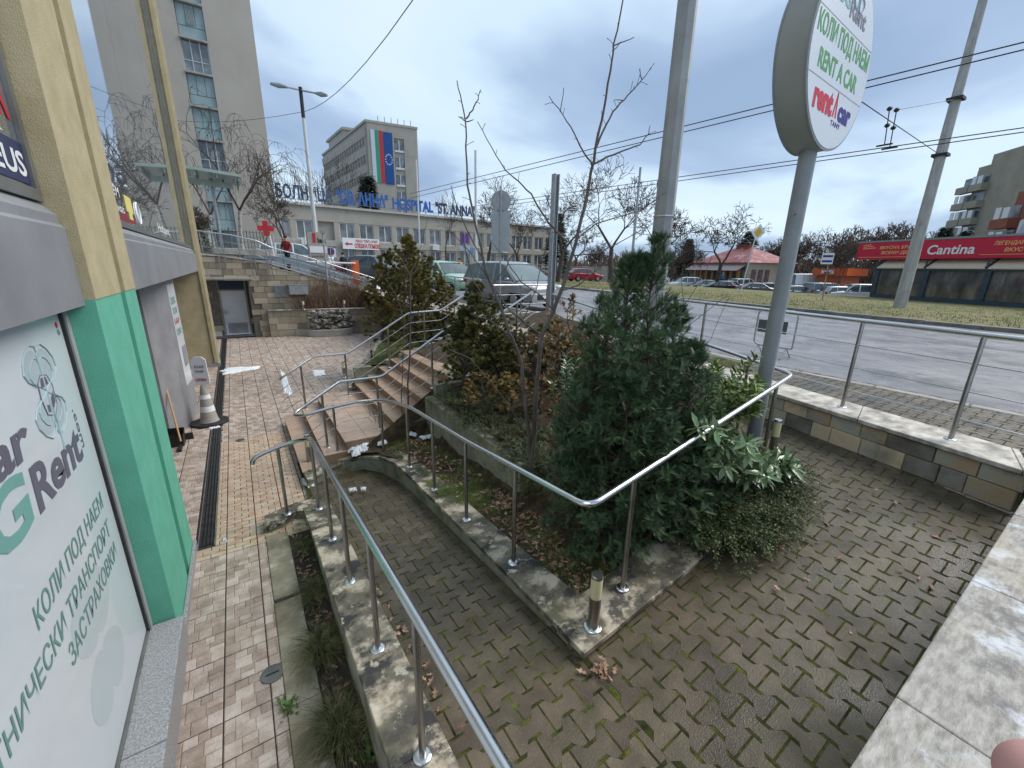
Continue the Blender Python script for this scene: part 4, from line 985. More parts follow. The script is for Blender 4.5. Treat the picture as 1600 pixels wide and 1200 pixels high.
# ------------------------------------------------------------------ round rental sign
dsg = np.array([1., .06, 0]); dsg /= np.linalg.norm(dsg); nsg = np.array([dsg[1], -dsg[0], 0])
C0 = np.array([4.97, 2.25, 5.03]); RS = .73; TH = .26
sg = thing('round_sign', (C0[0], C0[1], 1.1), 'large round white rental sign on a grey pole standing in the laurels', 'sign')
MB().tube([(C0[0], C0[1], 1.0), (C0[0], C0[1], C0[2]-RS+.03)], .078, 20).build('pole', greypaint, sg, smooth=60)
bolt = MB(); bolt.tube([(C0[0]-.11, C0[1]-.02, 3.72), (C0[0]-.07, C0[1]-.02, 3.72)], .012, 8); bolt.build('bolt', steel_d, sg)
def disc(R0, s0, s1, n=72):
    m = MB(); vs = []
    for s in (s0, s1):
        for k in range(n):
            a = 2*math.pi*k/n; vs.append(tuple(C0+dsg*R0*math.cos(a)+nsg*s+np.array([0, 0, R0*math.sin(a)])))
    m.add(vs, [tuple(range(n)), tuple(range(2*n-1, n-1, -1))]+[(i, n+i, n+(i+1) % n, (i+1) % n) for i in range(n)]); return orient(m)
link('sign_box', disc(RS, -TH/2, TH/2-.012), mat('sign_rim', [(.25, .26, .235), (.30, .31, .285)], scale=2, rough=.5, stain=[((.18, .18, .165), 2, .6, .75, .3)]), sg, smooth=40)
link('rim_trim', disc(RS+.008, TH/2-.011, TH/2+.004), greypaint, sg, smooth=40); link('rim_trim', disc(RS+.008, -TH/2-.006, -TH/2+.01), greypaint, sg, smooth=40)
face = link('sign_face', disc(RS-.012, TH/2-.0, TH/2+.009), mat('sign_face_m', [(.58, .62, .68), (.63, .67, .72)], scale=1, rough=.4), sg)
SO = C0+nsg*(TH/2+.0095)
def stext(s, u, v, w, h, mt_, bold=.0, sh=0.): return text(s, mt_, face, SO+dsg*u+np.array([0, 0, v]), dsg, (0, 0, 1), h, width=w, bold=bold, shear=sh, ext=.001)
sgreen = mat('sign_green', [(.10, .34, .12), (.12, .38, .14)]); sred = mat('sign_red', [(.55, .03, .07), (.6, .04, .08)]); sblue = mat('sign_blue', [(.03, .03, .22), (.04, .04, .26)])
stext('КОЛИ ПОД НАЕМ', -.655, .065, 1.31, .145, sgreen, .022)
stext('RENT A CAR', -.52, -.165, .98, .145, sgreen, .022)
stext('rent', -.48, -.45, .46, .20, sred, .05); stext('car', .14, -.45, .34, .17, sblue, .05); stext('TANY', .0, -.52, .26, .045, sblue, .005)
rd = MB()
for a, c in ((.0, .035), (.075, .11)):
    rd.add([tuple(SO+nsg*.001+dsg*u+np.array([0, 0, v])) for u, v in ((a, -.45), (c, -.45), (.075-(.0 if a == 0 else -.0), -.24), (.055, -.24))], [(0, 1, 2, 3)])
rd.build('road_emblem', sred, face)
stext('BG', -.33, .37, .27, .13, teal, .03); stext('Rent', -.05, .33, .42, .14, ink, .03)
for v in (.235, -.235):
    hw = math.sqrt(RS**2-v**2)-.02; a = SO+dsg*-hw+np.array([0, 0, v]); MB().obox(a-nsg*.0, dsg*2*hw, nsg*.001, (0, 0, .006)).build('divider', greypaint, face)
petm = MB(); c_ = SO+dsg*.12+np.array([0, 0, .55])
for a0 in (50, 130, 230, 310):
    pts = []
    for k in range(13):
        a = 2*math.pi*k/12; u = .15*(1-math.cos(a))/2; v = .1*math.sin(a)*(1-math.cos(a))/2
        q = R_(a0); pts.append(c_+dsg*(u*math.cos(q)-v*math.sin(q))+np.array([0, 0, u*math.sin(q)+v*math.cos(q)]))
    petm.tube(pts, .008, 4)
petm.build('clover_emblem', mat('emb', [(.30, .42, .48), (.35, .47, .52)]), face)
# ------------------------------------------------------------------ background buildings
tower_w = mat('tower_render', [(.36, .325, .28), (.42, .385, .335)], scale=.25, rough=.9, bump=.1, bscale=3, stain=[((.27, .24, .20), .35, .56, .75, .45)])
bluep = mat('blue_panel', [(.22, .31, .32), (.30, .38, .39)], scale=1.3, rough=.6, bump=.2, bscale=4)
dglass = mat('far_glass', [(.05, .06, .075), (.12, .14, .16), (.25, .28, .30)], scale=.9, rough=.1, spec=.8)
winwhite = mat('window_white', [(.60, .61, .60), (.68, .69, .68)], rough=.5)
hosp_w = mat('hospital_render', [(.345, .32, .275), (.43, .405, .355)], scale=.5, rough=.9, bump=.1, bscale=5, stain=[((.22, .19, .155), .5, .55, .72, .5)])
tw_ = thing('tower_block', (-4, 45, 2), 'tall beige tower block with a vertical strip of blue panels behind the shop building', 'tower block')
x0, x1 = -1.02, .72
m = MB(); m.box(-16, 45, 0, x0, 58, 34).box(x1, 45, 0, 4.0, 58, 34).box(x0, 45.4, 0, x1, 58, 34); m.build('wall', tower_w, tw_)
pass
Z = [3.4, 5.75, 8.0, 10.3, 12.55, 14.9, 17.2, 19.45, 21.8, 24.1, 26.4]
kinds = 'gbgbbggbbb'
kinds = ['g', 'b', 'g', 'b', 'b', 'g', 'v', 'b', 'b', 'g']
kinds = ['g', 'b', 'b', 'g', 'b', 'b', 'g', 'v', 'b', 'b']
for i in range(len(Z)-1):
    a, c = Z[i], Z[i+1]; MB().box(x0, 44.85, a-.12, x1, 45.39, a).build('ledge', conc, tw_); pnl = MB(); gl = MB(); fm = MB()
    k = kinds[i]; zs = a+(c-a)*.33
    if k == 'g':
        gl.box(x0+.02, 45.2, a+.03, x1-.02, 45.25, c-.15)
        for x in (x0, x0+.57, x0+1.15, x1-.06): fm.box(x, 45.13, a, x+.06, 45.19, c-.12)
        fm.box(x0, 45.12, zs, x1, 45.128, zs+.06)
    else:
        for u in range(3): MB().box(x0+.03+u*.57, 45.2, zs+.04, x0+.57+u*.57, 45.25, c-.16).build('blue_panel', bluep, tw_)
        pnl.box(x0+.03, 45.2, a+.03, x1-.03, 45.25, zs)
        if k == 'v':
            for u in range(6): fm.box(x0+.62+u*.09, 45.1, zs+.15, x0+.65+u*.09, 45.19, c-.25)
    if pnl.v: pnl.build('blue_panel', bluep, tw_)
    if gl.v: gl.build('window', dglass, tw_)
    if fm.v: fm.build('window_frame', mat('frame_dull', [(.40, .42, .42), (.5, .52, .52)]), tw_)
# glass canopy in front of the tower
a, c = YP(286, 264, 25), YP(376, 274, 25)
cn_ = thing('entrance_canopy', (c[0], 25, c[2]-3), 'pale green glass canopy projecting in front of the beige tower', 'canopy')
gm = mat('green_glass', [(.30, .40, .34), (.38, .48, .42)], rough=.25, scale=1)
MB().obox((a[0]-2, 24.2, a[2]+.05), (c[0]-a[0]+2.0, 0, -.25), (0, 3.2, .05), (0, 0, .12)).build('canopy_roof', gm, cn_)
rb = MB()
for i in range(5): rb.obox((a[0]-1.2+.8*i, 24.25, a[2]-.25-.03*i), (.06, 0, 0), (0, 3.0, 0), (0, 0, .2))
rb.obox((a[0]-2, 24.8, a[2]-.45), (c[0]-a[0]+1.6, 0, -.2), (0, .1, 0), (0, 0, .22)); rb.build('beam', mat('green_grey', [(.22, .28, .24), (.3, .36, .32)], rough=.5), cn_)
MB().tube([(c[0]-1.2, 25.5, z_up(c[0])), (c[0]-1.2, 25.5, c[2]-.2)], .07, 10).build('column', galv, cn_)

# low hospital wing
Ha, Hb = np.array([3.4, 46.7]), np.array([41.5, 49.6]); Hd = (Hb-Ha)/np.linalg.norm(Hb-Ha); Hn = np.array([Hd[1], -Hd[0]]); HL = np.linalg.norm(Hb-Ha)
hp = lambda s, o, z: (*(Ha+Hd*s+Hn*o), z)
def hbox(m, s0, s1, o0, o1, z0, z1): return m.obox(hp(s0, o0, z0), np.array([*(Hd*(s1-s0)), 0]), np.array([*(Hn*(o1-o0)), 0]), (0, 0, z1-z0))
hw = thing('hospital_wing', (22, 48, 2), 'long two storey beige hospital wing with rows of white framed windows', 'building')
ztop = lambda s: 8.62
def orl(name, m, mt, par, **k): return link(name, orient(m), mt, par, **k)
m = MB(); hbox(m, 0, HL, -12, -.35, 0, 8.3); hbox(m, 0, HL, -.349, 0, 7.1, 8.4); hbox(m, 0, HL, -.349, 0, 4.75, 5.35)
s = .2; g = random.Random(8); wins = []
nwin = 19; step = HL/nwin
for i in range(nwin+1):
    hbox(m, max(0, i*step-.26), min(HL, i*step+.26), -.348, -.02, 5.351, 7.099); hbox(m, max(0, i*step-.3), min(HL, i*step+.3), -.348, -.05, 1.8, 4.749)
orl('wall', m, hosp_w, hw)
m = MB(); hbox(m, -.2, HL+.2, -12, .25, 8.405, 8.62); orl('roof_edge', m, mat('roof_edge', [(.38, .36, .32), (.5, .48, .44)], scale=2), hw)
for i in range(nwin):
    for (z0, z1, o) in ((5.36, 7.09, -.2), (2.9, 4.7, -.25)):
        a_, c_ = i*step+.27, (i+1)*step-.27
        if o == -.25: a_ += .05; c_ -= .05
        if z0 > 5 and i in (2,): continue
        f = MB(); mid = (a_+c_)/2
        for (p, q) in ((a_, a_+.08), (mid-.05, mid+.05), (c_-.08, c_)): hbox(f, p, q, o, o+.06, z0, z1)
        hbox(f, a_+.08, mid-.05, o, o+.06, z1-.1, z1); hbox(f, a_+.08, mid-.05, o, o+.06, z0, z0+.1); hbox(f, mid+.05, c_-.08, o, o+.06, z1-.1, z1); hbox(f, mid+.05, c_-.08, o, o+.06, z0, z0+.1)
        w = orl('window', f, winwhite, hw)
        pg = MB(); hbox(pg, a_+.081, mid-.051, o+.01, o+.03, z0+.101, z1-.101); hbox(pg, mid+.051, c_-.081, o+.01, o+.03, z0+.101, z1-.101); orl('pane', pg, dglass, w)
m = MB()
for i in (1, 3, 4, 8, 10, 13): hbox(m, i*step+.5, i*step+1.3, .03, .35, 4.82, 5.34)
orl('air_conditioner', m, winwhite, hw)
# roof lettering
blu = mat('letter_blue', [(.02, .10, .36), (.03, .14, .44)], scale=2, rough=.4); grl = mat('letter_navy', [(.05, .075, .15), (.07, .10, .19)], scale=2, rough=.5)
lt = thing('roof_lettering', (15, 47.5, 8.6), 'large blue hospital name letters standing on the roof edge of the low wing', 'lettering')
Hx = (*Hd, 0)
def hs(px): p = PL(px, 320, Ha, Hb); return float(np.dot(p[:2]-Ha, Hd))
for (s_, pa, pb, mt_, h) in (('БОЛНИЦА', 433, 520, grl, 1.15), ('"СВ. АННА"', 526, 606, blu, 1.2), ('HOSPITAL', 613, 676, blu, 1.12), ('"ST. ANNA"', 680, 741, grl, 1.12)):
    o = text(s_, mt_, lt, hp(hs(pa), -.0, 8.95), Hx, (0, 0, 1), h, width=hs(pb)-hs(pa), bold=.028, ext=.12, name='lettering')
m = MB(); hbox(m, 0, hs(745), -.15, -.08, 8.9, 8.94); hbox(m, 0, hs(745), -.15, -.08, 9.8, 9.84)
for i in range(14): hbox(m, 1.6*i, 1.6*i+.06, -.15, -.09, 8.62, 9.85)
orl('support_frame', m, greypaint, lt)
# banner
s0, s1 = hs(528), hs(586)
zb0, zb1 = 4.66, 5.62
bn = thing('hospital_banner', hp((s0+s1)/2, .3, zb0), 'white banner with red writing and arrow on the wall of the low hospital wing', 'banner')
m = MB(); hbox(m, s0, s1, .36, .42, 4.55, 5.65); orl('banner_sheet', m, white, bn)
text('УМБАЛ "СВЕТА АННА"', redm, bn, hp(s0+1.3, .425, 5.25), Hx, (0, 0, 1), .26, width=(s1-s0)*.62, bold=.015, ext=.005)
text('СПЕШНА ПОМОЩ', redm, bn, hp(s0+1.2, .425, 4.70), Hx, (0, 0, 1), .42, width=(s1-s0)*.70, bold=.04, ext=.005)
m = MB(); hbox(m, s0+.45, s0+1.0, .425, .43, 4.98, 5.12); m.add([hp(s0+.2, .43, 5.05), hp(s0+.5, .43, 4.85), hp(s0+.5, .43, 5.25)], [(0, 1, 2)]); orl('arrow', m, redm, bn)

# hospital tower block with flags
hb = thing('hospital_block', (28, 90, 2), 'tall beige hospital block with two long flags hanging on its end wall', 'building')
C_ = PD(572.5, 190.5, 90); Rr = PD(651.5, 203.7, 91.6); Lf = PD(505, 245, 121)
u = (Rr-C_)[:2]; uL = np.linalg.norm(u); u = u/uL; v = (Lf-C_)[:2]; vL = np.linalg.norm(v); v = v/vL; HT = C_[2]
bx_ = lambda m, s0, s1, t0, t1, z0, z1: m.obox((*(C_[:2]+u*s0+v*t0), z0), (*(u*(s1-s0)), 0), (*(v*(t1-t0)), 0), (0, 0, z1-z0))
m = MB(); bx_(m, 0, uL, .25, vL, 0, HT); bx_(m, 0, uL*.52, 0, .249, 0, HT); bx_(m, uL*.72, uL, 0, .249, 0, HT); bx_(m, uL*.52, uL*.72, .0, .249, HT-2.0, HT)
orl('wall', m, hosp_w, hb)
m = MB(); bx_(m, -.3, uL+.1, -.1, vL+.1, HT+.002, HT+.4); orl('parapet', m, hosp_w, hb)
m = MB(); bx_(m, 1.5, uL, vL*.62, vL, HT+.41, HT+3.2); orl('penthouse', m, hosp_w, hb)
m = MB(); bx_(m, 1.2, uL, vL*.60, vL+1, HT+3.2, HT+3.7); orl('penthouse_roof', m, conc, hb)
nf = 8; fh = (HT-4)/nf
for i in range(nf):
    z0 = HT-2.6-fh*i-1.2
    # side wall: window rows between ribs
    for k in range(18):
        t0 = .8+k*(vL-1.6)/18; w = MB(); bx_(w, -.02, .05, t0+.25, t0+(vL-1.6)/18-.25, z0-.4, z0+fh*.35)
        orl('window', w, dglass, hb)
    w = MB(); bx_(w, uL*.53, uL*.71, .12, .2, z0-.2, z0+fh*.5); ww_ = orl('window', w, dglass, hb)
    f = MB(); bx_(f, uL*.61, uL*.625, .05, .119, z0-.2, z0+fh*.5); bx_(f, uL*.53, uL*.71, .0, .119, z0-.55, z0-.2); orl('window_frame', f, winwhite, ww_)
m = MB()
for k in range(19):
    t0 = .8+k*(vL-1.6)/18; bx_(m, -.3, -.021, t0-.12, t0+.12, 2, HT-.9)
for i in range(nf+1): bx_(m, -.28, -.021, .5, vL, HT-1.1-fh*i-fh*.38, HT-1.1-fh*i+.35)
orl('facade_rib', m, hosp_w, hb)
m = MB()
for i in range(6): bx_(m, 2+1.2*i, 2.1+1.2*i, -.0, .05, HT+.4, HT+1.3)
orl('roof_rail', m, greypaint, hb)
def fp(px, py): return PL(px, py, C_[:2], C_[:2]+u)
def su(px, py): p = fp(px, py); return float(np.dot(p[:2]-C_[:2], u)), p[2]
fg = thing('national_flag', (*(C_[:2]+u*1.2-v*.1), 14), 'long white green and red flag hanging on the hospital block', 'flag')
s0, zt_ = su(578, 202); s1, _ = su(597, 205); _, zb_ = su(590, 285)
for i, c in enumerate(((.55, .62, .66), (.04, .30, .20), (.50, .04, .06))):
    m = MB(); w = (s1-s0)/3; bx_(m, s0+w*i, s0+w*(i+1)-.005, -.12, -.05, zb_, zt_); orl('stripe', m, mat('flag%d' % i, [c, tuple(q*1.05 for q in c)], rough=.7), fg)
ef = thing('blue_star_flag', (*(C_[:2]+u*3.5-v*.1), 14), 'long blue flag with a ring of stars on the hospital block', 'flag')
s0, zt_ = su(598, 206); s1, _ = su(612, 208); _, zb_ = su(606, 288)
m = MB(); bx_(m, s0, s1, -.12, -.05, zb_, zt_); orl('flag_cloth', m, mat('eu_blue', [(.01, .07, .25), (.015, .09, .30)], rough=.7), ef)
m = MB(); sc_ = (s0+s1)/2
for k in range(12):
    a = 2*math.pi*k/12; q = (*(C_[:2]+u*(sc_+.62*math.cos(a))-v*.13), zt_-4.6+.62*math.sin(a)*1.4)
    pts = [np.array(q)+np.array([*(u*r*math.cos(b)), r*math.sin(b)]) for r, b in [((.17 if j % 2 == 0 else .07), math.pi/2+j*math.pi/5) for j in range(10)]]
    m.add([tuple(p) for p in pts], [tuple(range(10))])
m.build('stars', white, ef)

# restaurant on the right
Ca, Cb = np.array([42.4, 13.9]), np.array([37.2, .6]); Cd = (Cb-Ca)/np.linalg.norm(Cb-Ca); CL = np.linalg.norm(Cb-Ca)+6; Cn = np.array([Cd[1], -Cd[0]])
if Cn@(-Ca) < 0: Cn = -Cn
cb_ = lambda m, s0, s1, o0, o1, z0, z1: m.obox((*(Ca+Cd*s0+Cn*o0), z0), (*(Cd*(s1-s0)), 0), (*(Cn*(o1-o0)), 0), (0, 0, z1-z0))
def cs(px, py, o=0): p = PL(px, py, Ca+Cn*o, Cb+Cn*o); return float(np.dot(p[:2]-Ca, Cd)), p[2]
ct = thing('restaurant', (40, 6, 1.7), 'low glass fronted restaurant with long red sign and beige awning across the road', 'restaurant')
zg0 = cs(1450, 468)[1]; zg1 = cs(1450, 421)[1]; zs0 = cs(1470, 404)[1]; zs1 = cs(1470, 374)[1]
sL = cs(1338, 390)[0]; sG = cs(1364, 440)[0]
print('cantina', zg0, zg1, zs0, zs1, sL, sG)
navy = mat('navy_frame', [(.03, .05, .07), (.045, .07, .09)], rough=.4)
m = MB(); cb_(m, sG+.5, CL, -9, -3, .5, zs1-.3); orl('wall', m, mat('dark_wall', [(.05, .05, .05), (.09, .085, .08)]), ct)
m = MB(); cb_(m, sG, CL, -.12, 0, zg0-1, zg0+.15); cb_(m, sG, CL, -.12, .05, zg1-.08, zg1+.10)
cols = [sG, cs(1440, 440)[0], cs(1535, 440)[0], cs(1640, 440)[0]]
for s in cols: cb_(m, s, s+.32, -.2, .04, zg0+.151, zg1-.081)
for s in cols: cb_(m, s, s+.1, .05, .1, zg1-.05, zg1+.6)
cb_(m, sG, sG+.1, -3, -.21, zg0, zg1)
orl('frame', m, navy, ct)
for s0, s1 in zip(cols[:-1], cols[1:]):
    m = MB(); cb_(m, s0+.33, s1-.01, -.1, -.06, zg0+.16, zg1-.09); orl('window', m, mat('rest_glass', [(.03, .03, .033), (.10, .10, .10), (.22, .20, .18)], scale=1.6, rough=.05, metal=.3, spec=.8, stretch=(1, 1, .35)), ct)
m = MB()
for s0, s1 in zip(cols[:-1], cols[1:]):
    a = Ca+Cd*(s0+.12)+Cn*.12; c = Ca+Cd*(s1-.02)+Cn*.12; b1 = a-Cn*.95; b2 = c-Cn*.95
    m.add([(*a, zg1+.12), (*c, zg1+.12), (*b2, zg1+.72), (*b1, zg1+.72), (*a, zg1+.05), (*c, zg1+.05), (*b2, zg1+.65), (*b1, zg1+.65)], [(0, 1, 2, 3), (7, 6, 5, 4), (0, 4, 5, 1), (3, 2, 6, 7), (0, 3, 7, 4), (1, 5, 6, 2)])
orl('awning', m, mat('awning_beige', [(.50, .42, .30), (.56, .48, .35)], rough=.8), ct)
m = MB()
for s in cols:
    a = Ca+Cd*(s+.02)+Cn*.14; m.tube([(*a, zg1+.15), (*(a-Cn*1.0), zg1+.82)], .05, 6)
orl('awning_arm', m, navy, ct)
m = MB(); cb_(m, sL, CL, -.7, -.2+.02, zs0, zs1); sgr = orl('red_sign', m, mat('sign_red_face', [(.50, .015, .05), (.56, .02, .06)], scale=.5, rough=.35), ct)
m = MB(); cb_(m, sL-.1, CL, -3, -.15, zs1+.01, zs1+.14); orl('roof_edge', m, mat('roof_grey', [(.20, .23, .24), (.26, .29, .30)], rough=.5), ct)
Cx = (*Cd, 0); gold = mat('gold_letter', [(.75, .42, .14), (.8, .5, .2)], rough=.4)
so_ = lambda s, z: (*(Ca+Cd*s-Cn*.172), z)
hS = zs1-zs0
for (s_, pa, pb, zf, hf, mt_, sh) in (('ВКУСНА ХРАНА', 1372, 1432, .60, .17, gold, .15), ('ВСЕКИ ДЕН', 1376, 1424, .30, .17, gold, .15), ('Cantina', 1447, 1521, .24, .50, white, .1), ('ЛЕГЕНДАРЕН', 1548, 1608, .62, .18, gold, .15), ('ВКУС', 1567, 1596, .30, .18, gold, .15)):
    a, c = cs(pa, 388)[0], cs(pb, 388)[0]; text(s_, mt_, sgr, so_(a, zs0+hS*zf), Cx, (0, 0, 1), hS*hf, width=c-a, bold=.02, shear=sh, ext=.01)
m = MB()
for (pa, pb, f0) in ((1342, 1438, .12), (1530, 1620, .16)):
    a, c = cs(pa, 388)[0], cs(pb, 388)[0]; m.obox(so_(a, zs0+hS*f0), (*(Cd*(c-a)), 0), (*(Cn*.01), 0), (0, 0, .03))
for k in range(3): m.obox(so_(cs(1346, 388)[0], zs0+hS*(.62+.1*k)), (*(Cd*(1.0-.2*k)), .06), (*(Cn*.01), 0), (0, 0, .05))
orl('gold_line', m, gold, sgr)
# roof ducts
rdk = thing('roof_duct', (*(Ca+Cd*(cs(1555, 380)[0])-Cn*3), zs1), 'curved silver ventilation ducts on the restaurant roof', 'duct')
s_ = cs(1556, 380)[0]; q = Ca+Cd*s_-Cn*2; MB().tube([(q[0], q[1], zs1+.1), (q[0], q[1], zs1+.9), (q[0]+.2, q[1]-.4, zs1+1.2), (q[0]+.3, q[1]-1.2, zs1+1.1)], .32, 12).build('duct_pipe', galv, rdk, smooth=60)
MB().box(q[0]-.5, q[1]-2.2, zs1+.1, q[0]+1, q[1]-1.0, zs1+.8).build('duct_unit', winwhite, rdk)

# apartment blocks far right
def apt(label, px0, px1, pyt, d, name, zb, mt_, floors, nbx, flip=False):
    a = PD(px0, pyt, d); c = PD(px1, pyt, d*.93); dd = (c-a)[:2]; L = np.linalg.norm(dd); dd /= L; nn_ = np.array([dd[1], -dd[0]])
    if nn_@(-a[:2]) < 0: nn_ = -nn_
    t = thing('apartment_block', (*a[:2], 1), label, 'apartment block'); H = a[2]
    f = lambda m, s0, s1, o0, o1, z0, z1: m.obox((*(a[:2]+dd*s0+nn_*o0), z0), (*(dd*(s1-s0)), 0), (*(nn_*(o1-o0)), 0), (0, 0, z1-z0))
    m = MB(); f(m, 0, L, -14, 0, 0, H); f(m, L*.25, L, -14, -.1, H+.01, H+1.6); orl('wall', m, mt_, t)
    fh_ = 2.9; n_ = floors
    for i in range(n_):
        z = H-1.2-fh_*(i+1)
        for s0 in nbx:
            b = MB(); f(b, s0, s0+3.0, .0, 1.1, z, z+1.0); f(b, s0, s0+3.0, 0, 1.1, z-.18, z-.001); orl('balcony', b, mt_, t)
            w = MB(); f(w, s0+.2, s0+2.8, .02, .06, z+1.0, z+2.5); w_ = orl('window', w, dglass, t)
            if (i*7+int(s0)) % 3 != 1:
                w2 = MB(); f(w2, s0+.3, s0+1.2, .9, 1.0, z+1.01, z+2.4); f(w2, s0+1.6, s0+2.6, .9, 1.0, z+1.01, z+2.3); orl('window_frame', w2, winwhite, w_)
    return t
apw = mat('panel_concrete', [(.26, .24, .18), (.33, .31, .24)], scale=.4, rough=.9, stain=[((.20, .18, .14), .5, .55, .7, .4)])
apt('grey brown panel apartment tower far away behind the restaurant roof', 1530, 1600, 262, 120, 'a', 0, apw, 9, (-2.6, .6))
br_ = mat('red_brick', [(.22, .075, .05), (.28, .10, .065)], scale=1, rough=.9)
apt('dark red brick apartment building with balconies at the right edge of the view', 1592, 1668, 300, 84, 'b', 0, br_, 6, (-1.5,))

# red roofed house
hd = 74; a = PD(1098, 432, hd); c = PD(1300, 432, hd*.92)
hz = .3; e0 = PD(1180, 408, hd)[2]; rz_ = PD(1160, 389, hd)[2]
ho = thing('red_roof_house', (*((a+c)/2)[:2], hz), 'single storey cream pavilion with red tiled hip roof beyond the parked cars', 'house')
p0 = PD(1080, 410, hd*1.0); p1 = PD(1172, 410, hd*.90); p2 = PD(1248, 410, hd*.98)
q0, q1, q2 = p0[:2], p1[:2], p2[:2]; q3 = q0+(q2-q1)
cen = (q0+q1+q2+q3)/4
inn = lambda q, k: cen+(q-cen)*k
ez = p1[2]; 
m = MB(); m.prism([tuple(inn(q, .9)) for q in (q0, q1, q2, q3)], hz, ez-.02); orl('wall', m, mat('cream_wall', [(.40, .34, .26), (.47, .41, .32)], scale=1), ho)
m = MB(); r0 = q0+(q3-q0)*.5+(q1-q0)*.35; r1 = q1+(q2-q1)*.5+(q0-q1)*.35; rzz = PD(1150, 386, hd*.95)[2]
m.add([(*q0, ez), (*q1, ez), (*q2, ez), (*q3, ez), (*r0, rzz), (*r1, rzz)], [(0, 1, 5, 4), (1, 2, 5), (2, 3, 4, 5), (3, 0, 4), (3, 2, 1, 0)])
orl('roof', m, mat('red_tile', [(.24, .07, .07), (.33, .11, .11), (.45, .30, .30)], scale=1.2, rough=.7, bump=.4, bscale=8), ho)
for k in (.3, .7):
    q = r0+(r1-r0)*k; orl('chimney', MB().box(q[0]-.4, q[1]-.4, rzz-.9, q[0]+.4, q[1]+.4, rzz+.3).box(q[0]-.5, q[1]-.5, rzz+.3, q[0]+.5, q[1]+.5, rzz+.42), br_, ho)
dd = (q1-q0); L = np.linalg.norm(dd); dd /= L; nn_ = np.array([dd[1], -dd[0]]); 
if nn_@(-q0) < 0: nn_ = -nn_
for k in range(8):
    s = L*.08+k*L*.105; m = MB(); b = inn(q0, .9)+dd*s+nn_*.03; m.obox((*b, hz+.9), (*(dd*L*.075), 0), (*(nn_*.1), 0), (0, 0, ez-hz-1.5)); orl('window', m, dglass, ho)
    m = MB(); m.obox((*(b+nn_*.2-dd*.35), hz), (*(dd*.3), 0), (*(nn_*.3), 0), (0, 0, ez-hz-.3)); orl('post', m, mat('wood_post', [(.40, .22, .08), (.5, .3, .12)]), ho)
m = MB(); b = inn(q0, .9)+nn_*.1; m.add([(*b, ez-.2), (*(b+dd*L*.9), ez-.2), (*(b+dd*L*.9+nn_*2), ez-1.1), (*(b+nn_*2), ez-1.1)], [(0, 1, 2, 3)]); orl('porch_roof', m, mat('porch', [(.20, .16, .17), (.25, .2, .21)]), ho)
d2 = (q2-q1); L2 = np.linalg.norm(d2); d2 /= L2; n2_ = np.array([d2[1], -d2[0]]);
if n2_@(-q1) < 0: n2_ = -n2_
for k in range(3):
    b = inn(q1, .9)+d2*(L2*.08+k*L2*.14)+n2_*.03; m = MB(); m.obox((*b, hz+1.0), (*(d2*L2*.08), 0), (*(n2_*.1), 0), (0, 0, 2.0)); orl('window', m, mat('dark_red_win', [(.10, .03, .03), (.2, .17, .16)], scale=4), ho)
# orange kiosk
k0 = PD(1283, 440, 62); k1 = PD(1304, 440, 60)
ok_ = thing('orange_kiosk', (*k0[:2], .3), 'orange roofed kiosk partly hidden behind bare trees past the white van', 'kiosk')
zt_ = PD(1300, 419, 61)[2]
org = mat('orange_panel', [(.60, .10, .025), (.66, .14, .03)], rough=.5)
MB().box(k0[0]-1, min(k0[1], k1[1])-.5, .3, k0[0]+4, max(k0[1], k1[1]), zt_-.8).build('wall', mat('kiosk_wall', [(.42, .12, .06), (.5, .15, .07)]), ok_)
MB().box(k0[0]-1.5, min(k0[1], k1[1])-1, zt_-.8, k0[0]+4.5, max(k0[1], k1[1])+.5, zt_).build('roof', org, ok_)
MB().box(k0[0]-1.52, k0[1]-1.6, zt_-.6, k0[0]-1.5, k0[1]-.4, zt_-.2).build('sign_panel', white, ok_)
# white concrete fence beyond the road
f0, f1 = PD(868, 424, 60), PD(1012, 424, 62)
n_ = 14
cf = thing('concrete_fence', (*f0[:2], 1.4), 'pale concrete panel fence behind the red cars across the road', 'fence')
for i in range(n_):
    a = f0+(f1-f0)*i/n_; c = f0+(f1-f0)*(i+.93)/n_; orl('fence_panel', MB().obox((a[0], a[1], 1.3), ((c-a)[0], (c-a)[1], 0), (.05, .08, 0), (0, 0, 2.0+.1*(i % 3 == 1))), conc, cf)
# mesh fence by the hospital
def mesh_fence(label, pts, z0, h, mt_, step=.22):
    t = thing('mesh_fence', (*pts[0], z0), label, 'fence')
    for a, c in zip(pts[:-1], pts[1:]):
        a, c = np.array(a, float), np.array(c, float); L = np.linalg.norm(c-a); d_ = (c-a)/L; m = MB(); n = int(L/step)
        za, zc = (z0(a[0]), z0(c[0])) if callable(z0) else (z0, z0)
        for i in range(n+1):
            p = a+d_*L*i/n; z = za+(zc-za)*i/n; m.add([(p[0]-.02, p[1], z), (p[0]+.02, p[1], z), (p[0]+.02, p[1], z+h), (p[0]-.02, p[1], z+h)], [(0, 1, 2, 3)])
        for k in range(6): m.tube([(*a, za+h*(.05+.18*k)), (*c, zc+h*(.05+.18*k))], .012, 4)
        m.build('mesh_panel', mt_, t)
        po = MB(); po.tube([(*a, za), (*a, za+h+.1)], .035, 6); po.build('post', mt_, t)
    return t
fen_g = mat('fence_green', [(.06, .09, .075), (.10, .14, .12)], rough=.6)
fen_w = mat('fence_pale', [(.34, .38, .38), (.42, .46, .46)], rough=.6)
a, c = PD(292, 390, 29), PD(424, 390, 30)
